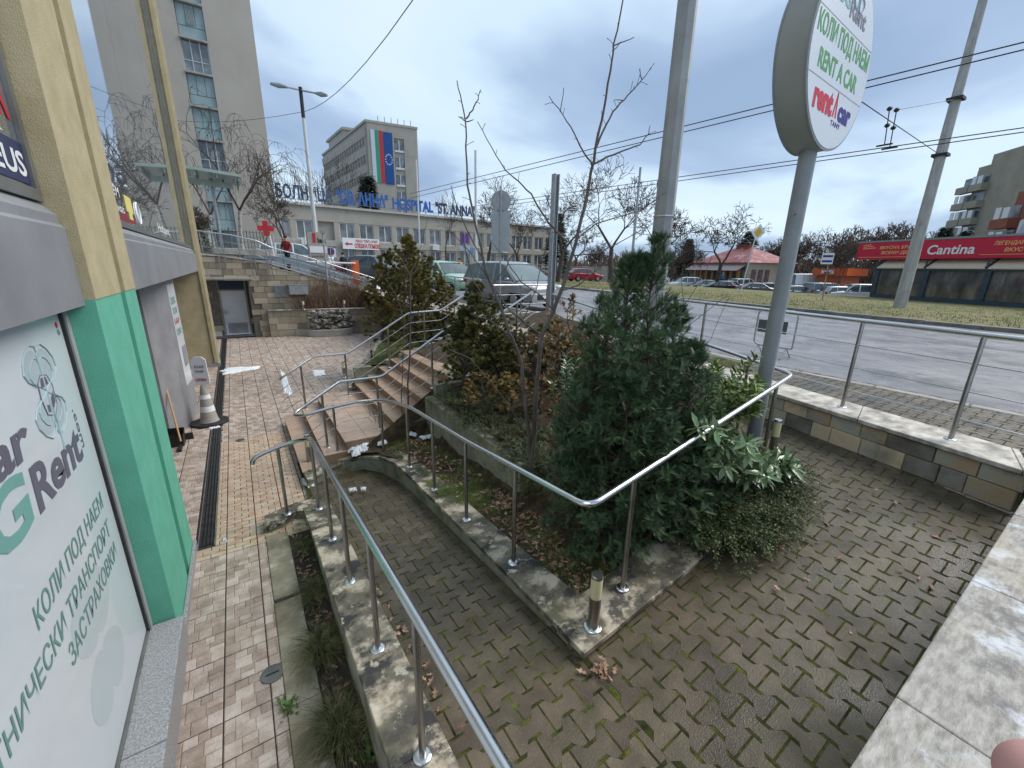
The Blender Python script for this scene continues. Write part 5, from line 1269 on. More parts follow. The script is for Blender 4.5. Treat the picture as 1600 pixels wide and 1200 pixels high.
tag(mesh_fence('dark green mesh fence above the back wall railing', [(a[0], a[1]), ((a[0]+c[0])/2, (a[1]+c[1])/2), (c[0], c[1])], lambda x: z_up(x)+.2, 1.9, fen_g, .16) if 0 else mesh_fence('dark green mesh fence above the back wall railing', [(a[0], a[1]), ((a[0]+c[0])/2, (a[1]+c[1])/2), (c[0], c[1])], 3.3, 1.55, fen_g, .16))
a, c = PD(430, 400, 31), PD(520, 400, 34)
f_ = mesh_fence('pale mesh fence behind the white van near the hospital', [(a[0], a[1]), ((a[0]+c[0])/2, (a[1]+c[1])/2), (c[0], c[1])], 2.5, 2.2, fen_w, .35)
a, c = PD(640, 420, 40), PD(870, 425, 46)
mesh_fence('long pale fence in front of the hospital wing behind the parked cars', [(a[0], a[1]), ((2*a[0]+c[0])/3, (2*a[1]+c[1])/3), ((a[0]+2*c[0])/3, (a[1]+2*c[1])/3), (c[0], c[1])], 1.9, 1.5, fen_w, .3)
# white stone edge on the terrace behind rail
m = MB()
a, c = YP(315, 380, 24), YP(425, 392, 24)
m.box(a[0]-3, 23.8, 3.2, c[0], 24.6, c[2]+.05); tag(m.build('terrace_step_wall', conc, bevel=.02), 'low concrete step wall on the terrace above the back wall', 'wall')

# ------------------------------------------------------------------ poles, signs, wires
def zg(p):
    return z_verge(p[0], p[1]) if p[0] > 21.4 else z_road(p[0], p[1]) if p[0] > 7.9 else z_side(p[1])
def pole(name, label, base, top, r0, r1, mt_, cat, n=14, group=None):
    t = thing(name, base, label, cat, group); MB().tube([base, top], [r0, r1], n).build('shaft', mt_, t, smooth=30 if n > 8 else 10); return t
# big octagonal tram pole
P = W(1012, 566, 1.5); P = np.array([P[0]*1.08, P[1]*1.08, 1.55])
tp = pole('tram_pole', 'thick octagonal galvanised pole rising behind the tall yew', P, (P[0], P[1], 12.5), .185, .13, mat('tram_galv', [(.27, .28, .28), (.36, .37, .37)], scale=2, rough=.55, metal=.35, stain=[((.10, .10, .10), 3, .6, .68, .7)]), 'pole', 8)
m = MB(); m.tube([(P[0], P[1], 4.05), (P[0], P[1], 4.07)], .19, 8); m.build('strap', steel, tp)
MB().box(P[0]-.20, P[1]-.22, 3.05, P[0]+.08, P[1]-.16, 3.55).build('sticker', mat('dark_sticker', [(.07, .07, .07), (.12, .12, .12)]), tp) if 0 else None
# right concrete pole
RP = W(1405, 481, 1.44); RT = PL(1540, 0, RP[:2], RP[:2]+np.array([.25, -1]))
rp_ = pole('concrete_pole', 'tall round concrete pole in the grass in front of the restaurant', RP, (RP[0], RP[1], 15.5), .27, .15, conc_pole, 'pole', 16)
hz1 = PL(1468, 243, RP[:2], RP[:2]+[.25, -1])[2]; hz2 = PL(1494, 155, RP[:2], RP[:2]+[.25, -1])[2]
for z in (hz1, hz2): MB().box(RP[0]-.28, RP[1]-.28, z-.06, RP[0]+.28, RP[1]+.28, z+.06).build('bracket', black, rp_)
# trolley wires
def wire(label, pts, r=.012, name='overhead_wire', sag=0):
    p = [np.array(q, float) for q in pts]; out = []
    for a, c in zip(p[:-1], p[1:]):
        for t in np.linspace(0, 1, 9): out.append(a+(c-a)*t-np.array([0, 0, sag*4*t*(1-t)]))
    return tag(MB().tube(out, r, 5).build(name, black, smooth=60), label, 'wire')
for (y0, y1, lb) in ((66, 303, 'upper one of the two higher trolley wires'), (79, 310, 'lower one of the two higher trolley wires')):
    a = W(1660, y0-(y0 > 70)*1-15, 7.4); c = W(640, y1, 7.4); wire(lb, [a, c], .014)
for (y0, y1, lb) in ((200, 291, 'upper one of the two lower trolley wires'), (207, 297, 'lower one of the two lower trolley wires')):
    a = W(1680, y0-12, 7.4); c = W(1030, y1-10, 7.4); d_ = c-a; wire(lb, [a, c+d_*1.2], .017)
q1 = np.array([RP[0], RP[1], hz1]); q2 = np.array([RP[0], RP[1], hz2]); tpz = np.array([P[0], P[1], 8.6])
h1 = W(1388, 170, 8.2); h2 = W(1401, 172, 8.2)
wire('span wire from the concrete pole bracket up to the round sign direction', [q1, PL(1345, 158, q1[:2], tpz[:2]), tpz+[0, 0, 2.2]], .014)
wire('thin wire from the upper pole bracket to the hanging insulators', [q2, h2], .010)
ins = thing('wire_insulators', tuple(W(1393, 225, 7.6)), 'pair of dark insulators hanging between the trolley wires', 'insulator')
for (xa, ya, xb, yb) in ((1390, 170, 1382, 226), (1401, 172, 1390, 231)):
    a = W(xa, ya, 8.2); c = W(xb, yb, 7.42); m = MB(); m.tube([a, c], .016, 5)
    for t in (0., .45): q = a+(c-a)*t; m.blob(q, (.08, .08, .07), 8, .1, 1)
    m.obox(c-[.04, .22, .03], (.08, 0, 0), (0, .44, 0), (0, 0, .04)); m.build('hanger', black, ins)
# street lamp at left
LB = PD(497, 400, 30); LT = PD(464, 140, 30); LB[2] = 2.6
lamp = thing('street_lamp', LB, 'double armed street lamp on a pale concrete pole beside the hospital', 'street lamp')
MB().tube([LB, (LB[0], LB[1], LT[2])], [.14, .08], 12).build('pole', mat('lamp_pole', [(.50, .51, .51), (.6, .61, .61)], scale=1, rough=.7), lamp, smooth=40)
m = MB(); m.tube([(LB[0], LB[1], LT[2]-1.4), (LB[0], LB[1], LT[2]+.15)], .10, 12); m.build('sleeve', black, lamp)
for px, py in ((438, 134), (500, 147)):
    e_ = PD(px, py, 30 if px < 450 else 29.0); st_ = np.array([LB[0], LB[1], LT[2]])
    arm = MB().tube([st_, e_], .045, 6).build('arm', steel_d, lamp)
    d_ = (e_-st_)/np.linalg.norm(e_-st_); MB().tube([e_-d_*.35, e_+d_*.1, e_+d_*.5], [.06, .14, .07], 8).build('lamp_head', greypaint, arm, smooth=50)
wa = PL(466, 176, LB[:2], LB[:2]+[1, 0])
wire('wire sagging from the street lamp up over the street', [wa, PD(645, 0, 14)], .013, sag=.6)
wire('thin wire from the street lamp to the beige tower', [wa, YP(262, 187, 44.8)], .012, sag=.3)
# flag poles and posts in the middle distance
for (px, pt, py, d_, r, lb, mt_) in ((657, 250, 412, 41, .09, 'white flag pole before the hospital wing, left of two', winwhite), (744, 235, 425, 30, .10, 'pale flag pole above the silver minivan', winwhite), (985, 262, 430, 33, .10, 'slim pole in front of the big bare tree across the road', galv)):
    b = PD(px, py, d_); tpt = PD(px, pt, d_); b[2] = 1.6 if px > 900 else 1.9; pole('flag_pole', lb, b, (b[0], b[1], tpt[2]), r, r*.8, mt_, 'pole', 8)
b = PD(859, 497, 11.6); tpt = PD(867, 272, 11.6); b[2] = 1.6
t = thing('steel_post', b, 'grey H section steel post between the minivan and the yew', 'post')
MB().box(b[0]-.075, b[1]-.075, b[2], b[0]-.055, b[1]+.075, tpt[2]).box(b[0]+.055, b[1]-.075, b[2], b[0]+.075, b[1]+.075, tpt[2]).box(b[0]-.055, b[1]-.01, b[2], b[0]+.055, b[1]+.01, tpt[2]).build('shaft', galv, t)
b = PD(517, 468, 20.4); b = np.array([YP(515, 470, 20.6)[0], 20.62, 1.15]); tz_ = YP(509, 365, 20.6)[2]
t = thing('thin_pole', b, 'thin grey pole standing in the planter behind the rock fountain', 'pole')
MB().tube([b, (b[0], b[1], tz_)], .045, 8).build('shaft', galv, t); MB().box(b[0]-.08, b[1]-.08, tz_, b[0]+.08, b[1]+.08, tz_+.12).build('cap', greypaint, t)
# backs of road signs
def sign_post(label, px, pyb, d_, zb, parts):
    b = PD(px, pyb, d_); b[2] = zb; t = thing('road_sign', b, label, 'road sign'); v_ = np.array([b[0], b[1]])/np.hypot(b[0], b[1]); s_ = np.array([v_[1], -v_[0]])
    top = max(PD(px, q[2], d_)[2] for q in parts)
    MB().tube([b, (b[0], b[1], top+.1)], .03, 8).build('pole', galv, t)
    for (kind, pxc, pyt, pyb_, w, mt_) in parts:
        zt_, zb_ = PD(pxc, pyt, d_)[2], PD(pxc, pyb_, d_)[2]; zc = (zt_+zb_)/2; h = (zt_-zb_)/2; c3 = np.array([*(b[:2]+v_*.035), zc]); S3 = np.array([*s_, 0]); V3 = np.array([*v_, 0])
        if kind == 'disc': P_ = [c3+S3*h*math.cos(a)+np.array([0, 0, h*math.sin(a)]) for a in np.linspace(0, 2*math.pi, 29)[:-1]]
        elif kind == 'rect': P_ = [c3+S3*w*a+np.array([0, 0, h*e__]) for a, e__ in ((-1, -1), (1, -1), (1, 1), (-1, 1))]
        else: P_ = [c3+S3*w*a+np.array([0, 0, h*e__]) for a, e__ in ((0, -1), (1, 0), (0, 1), (-1, 0))]
        n = len(P_); o = MB().add([tuple(p) for p in P_]+[tuple(p+V3*.02) for p in P_], [tuple(range(n)), tuple(range(2*n-1, n-1, -1))]+[(i, n+i, n+(i+1) % n, (i+1) % n) for i in range(n)])
        pl = link('sign_plate', orient(o), mt_, t)
        if kind == 'diamond':
            P2 = [c3+(p-c3)*.62-V3*.004 for p in P_]; o = MB().add([tuple(p) for p in P2], [tuple(range(4))]); o.build('yellow_centre', mat('sign_yellow', [(.70, .42, .03), (.75, .46, .04)], rough=.4), pl)
        if mt_ is white and kind == 'rect' and d_ > 30 and px < 800:
            cc3 = c3-V3*.006+np.array([0, 0, h*.25]); P2 = [cc3+S3*w*.75*math.cos(a)+np.array([0, 0, w*.75*math.sin(a)]) for a in np.linspace(0, 2*math.pi, 17)[:-1]]
            MB().add([tuple(p) for p in P2], [tuple(range(16))]).build('roundel', mat('purple', [(.16, .05, .16), (.2, .07, .2)]), pl)
    return t
sign_post('back of a round road sign with a rectangular plate below beside the minivan', 781, 478, 14.4, 1.75, (('disc', 782, 297, 331, 0, galv), ('rect', 781, 328, 393, .30, mat('sign_back', [(.36, .40, .42), (.42, .46, .48)], rough=.4, metal=.3))))
sign_post('yellow diamond priority sign on a leaning pale pole across the road', 1118, 440, 26, 1.7, (('diamond', 1185, 352, 377, .40, white),)) if 0 else None
# priority sign with leaning pole
b = W(1156, 462, 1.42); t = thing('priority_sign', b, 'yellow diamond priority sign on a leaning pale pole across the road', 'road sign')
tpp = PD(1180, 372, np.hypot(b[0], b[1])); MB().tube([b, tpp], .04, 8).build('pole', winwhite, t)
v_ = np.array([b[0], b[1]])/np.hypot(b[0], b[1]); s_ = np.array([v_[1], -v_[0], 0]); c3 = PD(1185, 363, np.hypot(b[0], b[1])-.1)
P_ = [c3+s_*.42*a+np.array([0.1*q, 0, .55*q]) for a, q in ((0, -1), (1, 0), (0, 1), (-1, 0))]
V3 = np.array([*v_, 0]); o = MB().add([tuple(p) for p in P_]+[tuple(p+V3*.03) for p in P_], [(0, 1, 2, 3), (7, 6, 5, 4), (0, 4, 5, 1), (1, 5, 6, 2), (2, 6, 7, 3), (3, 7, 4, 0)]); pl = link('sign_plate', orient(o), white, t)
P2 = [c3+(p-c3)*.6-V3*.01 for p in P_]; MB().add([tuple(p) for p in P2], [(0, 1, 2, 3)]).build('yellow_centre', mat('sign_yellow', [(.70, .42, .03), (.75, .46, .04)], rough=.4), pl)
# bus stop sign
b = PD(1287, 459, 33); b[2] = 1.42; t = thing('bus_stop_sign', b, 'white bus stop sign with blue stripes on a rusty pole in the grass', 'bus stop sign')
tpp = PD(1296, 400, 33); MB().tube([b, tpp], .035, 8).build('pole', mat('rusty', [(.20, .12, .08), (.35, .3, .28)], scale=3), t)
v_ = b[:2]/np.hypot(*b[:2]); s_ = np.array([v_[1], -v_[0], 0]); V3 = np.array([*v_, 0]); c3 = PD(1293, 404, 32.9)
pl = orl('sign_plate', MB().obox(c3-s_*.30-np.array([0, 0, .33]), s_*.6, V3*.15, (0, 0, .66)), white, t)
orl('blue_stripe', MB().obox(c3-s_*.25-V3*.01+np.array([0, 0, .08]), s_*.5, V3*.005, (0, 0, .12)), sblue, pl); orl('blue_stripe', MB().obox(c3-s_*.25-V3*.01-np.array([0, 0, .22]), s_*.5, V3*.005, (0, 0, .12)), sblue, pl)
# blue no-stopping sign near hospital
sign_post('small purple and white parking sign in front of the hospital wing', 727, 425, 36, 1.9, (('rect', 727, 365, 380, .32, mat('purple_sign', [(.20, .06, .30), (.26, .08, .36)])), ('rect', 727, 383, 392, .42, mat('pale_sign', [(.5, .55, .6), (.6, .65, .7)]))))
sign_post('small blue pedestrian sign near the hospital fence', 737, 425, 38, 1.9, (('rect', 737, 387, 397, .35, mat('blue_sign', [(.10, .22, .5), (.5, .55, .6)], scale=6)),))
# red cross sign
cx_ = PD(415, 357, 24); b = np.array([cx_[0]+.22, cx_[1], 3.2]); t = thing('red_cross_sign', b, 'red cross pharmacy sign on a thin pale post above the back wall', 'sign')
MB().tube([b, (b[0]-.1, b[1], cx_[2]-.3)], .04, 6).build('post', winwhite, t)
m = MB(); w = .34; k = w/3
m.box(cx_[0]-k, cx_[1]-.05, cx_[2]-w, cx_[0]+k, cx_[1]+.05, cx_[2]+w).box(cx_[0]-w, cx_[1]-.045, cx_[2]-k, cx_[0]-k-.002, cx_[1]+.045, cx_[2]+k).box(cx_[0]+k+.002, cx_[1]-.045, cx_[2]-k, cx_[0]+w, cx_[1]+.045, cx_[2]+k)
m.build('cross_plate', redm, t)
# grey information pylon
b0, b1 = YP(487, 432, 26), YP(516, 432, 26); zt_ = YP(497, 363, 26)[2]
py = thing('bank_pylon', ((b0[0]+b1[0])/2, 26, 2.3), 'grey sign pylon with red and black bank name behind the terrace railing', 'sign pylon')
MB().box(b0[0], 26, 2.0, b1[0], 26.4, zt_).build('pylon_body', mat('pylon', [(.34, .31, .28), (.40, .37, .33)], scale=1, rough=.6), py)
text('i', redm, py, (b0[0]+.25, 25.99, YP(497, 378, 26)[2]), (1, 0, 0), (0, 0, 1), .5, width=.16, bold=.05, ext=.01)
text('bank', black, py, (b0[0]+.5, 25.99, YP(497, 379, 26)[2]), (1, 0, 0), (0, 0, 1), .28, width=b1[0]-b0[0]-.55, bold=.02, ext=.01)
MB().box(b0[0]+.05, 25.96, YP(497, 395, 26)[2], b1[0]-.05, 25.99, YP(497, 385, 26)[2]).build('info_panel', white, py)
MB().box(b0[0]+.1, 25.96, YP(497, 418, 26)[2], b1[0]-.2, 25.99, YP(497, 406, 26)[2]).build('info_panel', mat('pale_panel', [(.4, .42, .42), (.48, .5, .5)]), py)
text('www.ibank', black, py, (b0[0]+.1, 25.97, YP(497, 402, 26)[2]), (1, 0, 0), (0, 0, 1), .14, width=b1[0]-b0[0]-.2, ext=.005)
# no parking board
sign_post('white no parking board with a purple ring above the terrace railing', 520, 430, 31, 2.2, (('rect', 520, 388, 402, .33, white),))
# barrier box
bx0 = PD(556, 432, 25); b = np.array([bx0[0], bx0[1], 2.0]); t = thing('barrier_box', b, 'orange car park barrier housing with white boom behind the railing', 'barrier')
zt_ = PD(556, 407, 25)[2]
MB().box(b[0]-.17, b[1]-.2, 2.0, b[0]+.17, b[1]+.2, zt_).build('housing', org, t, bevel=.02)
MB().tube([(b[0], b[1]-.25, zt_-.15), (b[0]-3.0, b[1]+.5, zt_-.12)], .045, 6).build('boom', white, t)

# crowd barrier on the road edge
cb0 = W(1234, 562, z_road(8.6, 3.4)+.0)
bt = thing('crowd_barrier', cb0, 'grey metal crowd barrier with a dark plate standing on the road edge', 'barrier')
dxy = np.array([-.12, 1.0]); dxy /= np.linalg.norm(dxy); zb = cb0[2]
bp = lambda s, z: (cb0[0]+dxy[0]*s, cb0[1]+dxy[1]*s, zb+z)
MB().tube(fillet([bp(0, .22), bp(0, .98), bp(.74, .98), bp(.74, .22), bp(0, .22)], .14, 6), .018, 8).build('frame', galv, bt, smooth=60)
for s in (.28, .52): MB().tube([bp(s, .22), bp(s, .98)], .010, 6).build('bar', galv, bt)
for s in (.1, .64): MB().tube([(bp(s, 0)[0]-.22, bp(s, 0)[1], zb+.01), bp(s, .22), (bp(s, 0)[0]+.22, bp(s, 0)[1], zb+.01)], .014, 6).build('foot', galv, bt)
MB().obox((cb0[0]+dxy[0]*.15-.03, cb0[1]+dxy[1]*.15, zb+.50), (.02, 0, 0), (dxy[0]*.55, dxy[1]*.55, 0), (0, 0, .26)).build('plate', mat('plate_dark', [(.07, .085, .08), (.10, .115, .11)], rough=.5), bt, bevel=.005)

# ------------------------------------------------------------------ cars
tyre = mat('tyre', [(.012, .012, .012), (.025, .025, .025)], rough=.85); rim = mat('wheel_rim', [(.30, .31, .32), (.4, .41, .42)], rough=.35, metal=.7)
lampm = mat('head_lamp', [(.55, .57, .60), (.65, .67, .70)], rough=.1, coat=1); tailm = mat('tail_lamp', [(.30, .01, .01), (.4, .02, .02)], rough=.2, coat=.6); plate_m = white
cglass = mat('car_glass', [(.035, .045, .05), (.10, .13, .14)], scale=.8, rough=.05, spec=.9)
cglass2 = mat('windscreen_glass', [(.10, .14, .145), (.19, .24, .25)], scale=.7, rough=.06, spec=.9)
def paint(n, c): return mat('paint_'+n, [tuple(q*.93 for q in c), c], scale=1, rough=.28, coat=.8, metal=.15)
PROF = {  # x stations front(+)->rear(-): (x, hood/deck z, roof z or None), length
 'hatch': dict(L=4.2, W=.87, low=[(2.10, .50, .50), (2.06, .66, .62), (1.9, .78, .74), (1.2, .93, .86), (.9, .96, .90), (0, .95, .93), (-1.3, 1.0, .96), (-1.95, 1.0, .93), (-2.08, .80, .75), (-2.10, .5, .5)],
               top=[(1.02, .96), (.25, 1.40), (-.2, 1.47), (-1.1, 1.45), (-1.55, 1.38), (-2.0, 1.0)]),
 'mpv': dict(L=4.4, W=.90, low=[(2.20, .52, .52), (2.16, .74, .70), (2.0, .88, .82), (1.5, 1.0, .94), (1.2, 1.04, .98), (0, 1.02, 1.0), (-1.3, 1.06, 1.02), (-2.1, 1.06, 1.0), (-2.18, .85, .8), (-2.2, .5, .5)],
             top=[(1.45, 1.02), (.55, 1.58), (.1, 1.66), (-1.3, 1.66), (-1.9, 1.58), (-2.15, 1.05)]),
 'sedan': dict(L=4.5, W=.87, low=[(2.25, .48, .48), (2.2, .66, .62), (2.0, .76, .72), (1.2, .90, .84), (.95, .94, .88), (0, .93, .90), (-1.35, .98, .94), (-2.1, 1.0, .92), (-2.22, .8, .75), (-2.25, .5, .5)],
               top=[(1.0, .94), (.2, 1.36), (-.2, 1.42), (-.9, 1.40), (-1.25, 1.32), (-1.85, .99)]),
 'suv': dict(L=4.5, W=.93, low=[(2.25, .58, .58), (2.22, .85, .80), (2.05, .98, .92), (1.3, 1.08, 1.0), (1.05, 1.10, 1.04), (0, 1.08, 1.05), (-1.3, 1.12, 1.08), (-2.1, 1.12, 1.05), (-2.22, .9, .85), (-2.25, .58, .58)],
             top=[(1.15, 1.10), (.5, 1.66), (.1, 1.74), (-1.4, 1.74), (-1.95, 1.66), (-2.15, 1.12)]),
 'van': dict(L=5.8, W=1.0, low=[(2.9, .60, .60), (2.86, .95, .90), (2.6, 1.15, 1.08), (2.2, 1.25, 1.2), (1.8, 1.3, 1.25), (0, 1.32, 1.28), (-1.5, 1.32, 1.28), (-2.8, 1.32, 1.28), (-2.88, 1.0, .95), (-2.9, .6, .6)],
             top=[(2.25, 1.28), (1.5, 2.25), (1.2, 2.5), (-2.2, 2.55), (-2.7, 2.5), (-2.88, 1.4)]),
}
def make_car(kind, pm):
    d = PROF[kind]; Wd = d['W']; root = thing('car', (0, 0, 0), 'x', 'car')
    # lower body: rounded sections along x
    vs = []; low = []
    xs = [p[0] for p in d['low']]; 
    X = sorted(set([round(v, 3) for v in np.concatenate([np.linspace(xs[0], xs[-1], 27), xs])]), reverse=True)
    for x in X:
        zt = ip(-x, [-q for q in xs], [p[1] for p in d['low']]); zs_ = ip(-x, [-q for q in xs], [p[2] for p in d['low']])
        e = abs(x)/(d['L']/2); w = Wd*(1-.16*max(0, e-.72)/.28*(1 if e > .72 else 0))
        arch = 0
        for wx in (d['L']*.31, -d['L']*.30):
            if abs(x-wx) < .37: arch = max(arch, math.sqrt(.37**2-(x-wx)**2))
        zb = max(.22, .30+arch if arch else .22) if e < .97 else .34
        low.append([(x, 0, zt), (x, w*.55, zt-.005), (x, w*.86, zt-.03), (x, w*.985, zs_-.06), (x, w, .58), (x, w*.98, max(zb+.02, .36)), (x, w*.94, zb), (x, 0, .22)])
    m = MB(); k = 8
    for sgn in (1, -1):
        n0 = len(m.v); V = [(p[0], p[1]*sgn, p[2]) for r in low for p in r]
        F = [(i*k+j, i*k+j+1, (i+1)*k+j+1, (i+1)*k+j) for i in range(len(low)-1) for j in range(k-1)]
        F += [tuple(range(k)), tuple((len(low)-1)*k+j for j in range(k))]
        m.add(V, F)
    bm = bmesh.new(); vv = [bm.verts.new(v) for v in m.v]
    for f in m.f:
        try: bm.faces.new([vv[i] for i in f])
        except ValueError: pass
    bmesh.ops.remove_doubles(bm, verts=bm.verts, dist=.0005); bmesh.ops.recalc_face_normals(bm, faces=bm.faces)
    me = bpy.data.meshes.new('body'); bm.to_mesh(me); bm.free()
    body = link('body', me, pm, root, smooth=38, local=True)
    # greenhouse (glass) and roof
    T = d['top']; xt = [p[0] for p in T]
    Xt = sorted(set([round(v, 3) for v in np.concatenate([np.linspace(T[0][0], T[-1][0], 15), xt])]), reverse=True)
    zr_ = lambda x: ip(-x, [-q for q in xt], [p[1] for p in T]); belt = lambda x: ip(-x, [-q for q in xs], [p[2] for p in d['low']])-.03
    zmax = max(p[1] for p in T)
    gsec = []; rsec = []
    for x in Xt:
        zt = zr_(x); b = min(belt(x), zt-.01); q = (zt-b)/(zmax-b+1e-6); wt = Wd*(.955-.24*q)
        gsec.append([(x, Wd*.93, b), (x, wt+.005, zt-.05*q-.01), (x, wt*.80, zt-.012), (x, 0, zt)])
    m = MB(); 
    for sgn in (1, -1):
        V = [(p[0], p[1]*sgn, p[2]) for r in gsec for p in r]; kk = 4
        m.add(V, [(i*kk+j, i*kk+j+1, (i+1)*kk+j+1, (i+1)*kk+j) for i in range(len(gsec)-1) for j in range(kk-1)])
    bm = bmesh.new(); vv = [bm.verts.new(v) for v in m.v]
    for f in m.f: bm.faces.new([vv[i] for i in f])
    bmesh.ops.remove_doubles(bm, verts=bm.verts, dist=.0005); bmesh.ops.recalc_face_normals(bm, faces=bm.faces)
    me = bpy.data.meshes.new('g'); bm.to_mesh(me); bm.free()
    link('windows', me, cglass if kind != 'mpv' else cglass2, root, smooth=35, local=True)
    i0 = max(range(len(T)), key=lambda i: T[i][1] > zmax-.13 and -i) if 0 else next(i for i, p in enumerate(T) if p[1] > zmax-.14)
    i1 = max(i for i, p in enumerate(T) if p[1] > zmax-.14)
    xr0, xr1 = T[i0][0], T[i1][0]
    m = MB(); secs = []
    for x in np.linspace(xr0+.03, xr1-.05, 8):
        zt = zr_(x); b = belt(x); q = (zt-b)/(zmax-b); wt = Wd*(.955-.24*q); secs.append([(x, -wt-.012, zt-.085), (x, -wt*.86, zt+.004), (x, 0, zt+.014), (x, wt*.86, zt+.004), (x, wt+.012, zt-.085)])
    m.add([p for r in secs for p in r], [(i*5+j, i*5+j+1, (i+1)*5+j+1, (i+1)*5+j) for i in range(7) for j in range(4)])
    me = orient(m); ro = link('roof', me, pm, root, smooth=50, local=True)
    # pillars
    def pillar_(x0, x1, w=.05):
        m = MB()
        for sgn in (1, -1):
            pts = []
            for t in np.linspace(0, 1, 5):
                x = x0+(x1-x0)*t; zt = zr_(x); b = belt(x)
                pts.append((x, 0, 0))
            a = np.array([x0, sgn*Wd*.935, belt(x0)]); z = zr_(x1); q = (z-belt(x1))/(zmax-belt(x1)); c = np.array([x1, sgn*(Wd*(.955-.24*q)+.008), z-.06]); m.tube([a, c], w*.55, 5)
        return m
    for x0, x1 in ((xt[0]-.03, xr0), (.0, -.05), (-1.05 if kind != 'van' else -1.2, -1.05), (xt[-1]+.05, xr1)):
        pillar_(x0, x1, .09 if kind != 'van' else .14).build('pillar', pm, root, local=True, smooth=60)
    if kind == 'van':
        m = MB()
        for sgn in (1, -1):
            V = [(.9, sgn*.955, 1.3), (-2.8, sgn*.955, 1.3), (-2.7, sgn*.80, 2.46), (.9, sgn*.80, 2.46)]; m.add(V, [(0, 1, 2, 3)])
        link('cargo_side', orient(m), pm, root, local=True)
    for wx in (d['L']*.31, -d['L']*.30):
        for sgn in (1, -1):
            y = sgn*(Wd-.11); R_w = .33
            w = MB(); w.tube([(wx, y-.10, R_w), (wx, y-.085, R_w), (wx, y+.085, R_w), (wx, y+.10, R_w)], [R_w-.03, R_w, R_w, R_w-.03], 22)
            ww_ = w.build('wheel', tyre, root, local=True, smooth=40); r = MB(); r.tube([(wx, y+sgn*.09, R_w), (wx, y+sgn*.108, R_w)], [.21, .19], 16); r.build('rim', rim, ww_, local=True)
    fx = d['L']/2; zh = .70 if kind in ('sedan', 'hatch') else .82
    for sgn in (1, -1):
        MB().blob((fx-.14, sgn*Wd*.70, zh-.03), (.14, .20, .085), 10, 0, 1).build('headlight', lampm, root, local=True, smooth=60)
        MB().box(-fx+.0, sgn*Wd*.84-.09, zh, -fx+.17, sgn*Wd*.84+.075, zh+.22).build('tail_light', tailm, root, local=True, bevel=.02)
        MB().blob((xt[0]-.35, sgn*(Wd+.09), belt(.5)+.07), (.08, .11, .07), 8, 0, 1).build('mirror', pm, root, local=True, smooth=60)
    MB().box(fx-.10, -Wd*.55, .36, fx+.012, Wd*.55, .56).build('grille', black, root, local=True, bevel=.03)
    MB().box(fx+.013, -.26, .42, fx+.025, .26, .53).build('number_plate', plate_m, root, local=True)
    MB().box(-fx-.015, -.26, .62, -fx+.002, .26, .73).build('number_plate', plate_m, root, local=True)
    MB().box(-d['L']*.30+.4, -Wd*.99, .235, d['L']*.31-.4, Wd*.99, .30).build('sill', black, root, local=True)
    return root
PROTO = {}
def car(kind, pos, heading, pm, label, group='parked cars', cat='car'):
    if kind not in PROTO:
        PROTO[kind] = make_car(kind, pm); r = PROTO[kind]; r.location = [float(q) for q in pos]; r.rotation_euler = (0, 0, R_(heading)); r['label'] = label; r['group'] = group; r['category'] = cat
        r['_pm'] = 0; del r['_pm']; PM[kind] = pm
        return r
    r = dup(PROTO[kind], pos, R_(heading), label, group); r['category'] = cat
    if pm is not PM[kind]:
        for ch in r.children:
            if ch.name.split('.')[0] in ('body', 'roof', 'pillar', 'mirror', 'cargo_side'):
                for sl in ch.material_slots:
                    sl.link = 'OBJECT'; sl.material = pm
    return r
PM = {}
def at(px, d_, z): p = PD(px, 430, d_); return (p[0], p[1], z)
silver = paint('silver', (.27, .28, .30)); dgrey = paint('dark_grey', (.10, .105, .115)); mint = paint('mint', (.33, .55, .40)); dred = paint('dark_red', (.17, .012, .025)); redp = paint('red', (.36, .012, .03))
whitep = paint('white', (.66, .68, .70)); blackp = paint('black', (.02, .022, .024)); dgreen = paint('dark_green', (.025, .055, .05)); bluegrey = paint('blue_grey', (.14, .17, .20))
car('mpv', (9.0, 13.9, z_road(9.0, 13)+.01), -86, silver, 'silver minivan parked behind the bare sapling at the road edge', 'parked cars')
car('hatch', (8.35, 18.4, 1.86), -80, mint, 'mint green small car parked behind the olive thuja')
car('sedan', at(839, 47, 1.62), -12, dred, 'dark red saloon across the road left of the bright red hatchback')
car('hatch', at(913, 50, 1.60), -12, redp, 'bright red hatchback parked in front of the pale concrete fence')
car('suv', at(589, 34, 2.0), -60, dgrey, 'dark grey off-road car behind the orange barrier housing')
car('mpv', at(468, 32, 2.65), -20, whitep, 'white people carrier in front of the pale mesh fence by the hospital')
car('sedan', at(527, 40, 2.0), 70, dred, 'dark red car tail beside the no parking board')
lot = [('suv', 1071, 64, whitep, 170, 'white estate at the left end of the row before the red roofed house'), ('hatch', 1100, 63, dgreen, 175, 'dark green hatchback between the white estate and the black car'),
       ('hatch', 1121, 60, blackp, 165, 'black hatchback in the row before the red roofed house'), ('hatch', 1143, 62, silver, 10, 'silver hatchback right of the black hatchback'),
       ('suv', 1165, 64, whitep, 5, 'white off-road car behind the leaning priority sign'), ('sedan', 1187, 58, dgrey, -15, 'dark grey saloon left of the grey sign pole'), ('sedan', 1207, 60, bluegrey, -10, 'blue grey saloon half hidden by the grey sign pole'),
       ('van', 1249, 62, whitep, 165, 'tall white van with long roof in the parking area'), ('sedan', 1252, 52, bluegrey, -10, 'blue grey estate parked in front of the white van'),
       ('suv', 1297, 53, silver, -10, 'silver estate at the bus stop sign'), ('hatch', 1325, 52, whitep, -20, 'white hatchback left of the restaurant'), ('suv', 1342, 52, whitep, 150, 'white off-road car next to the restaurant glass front')]
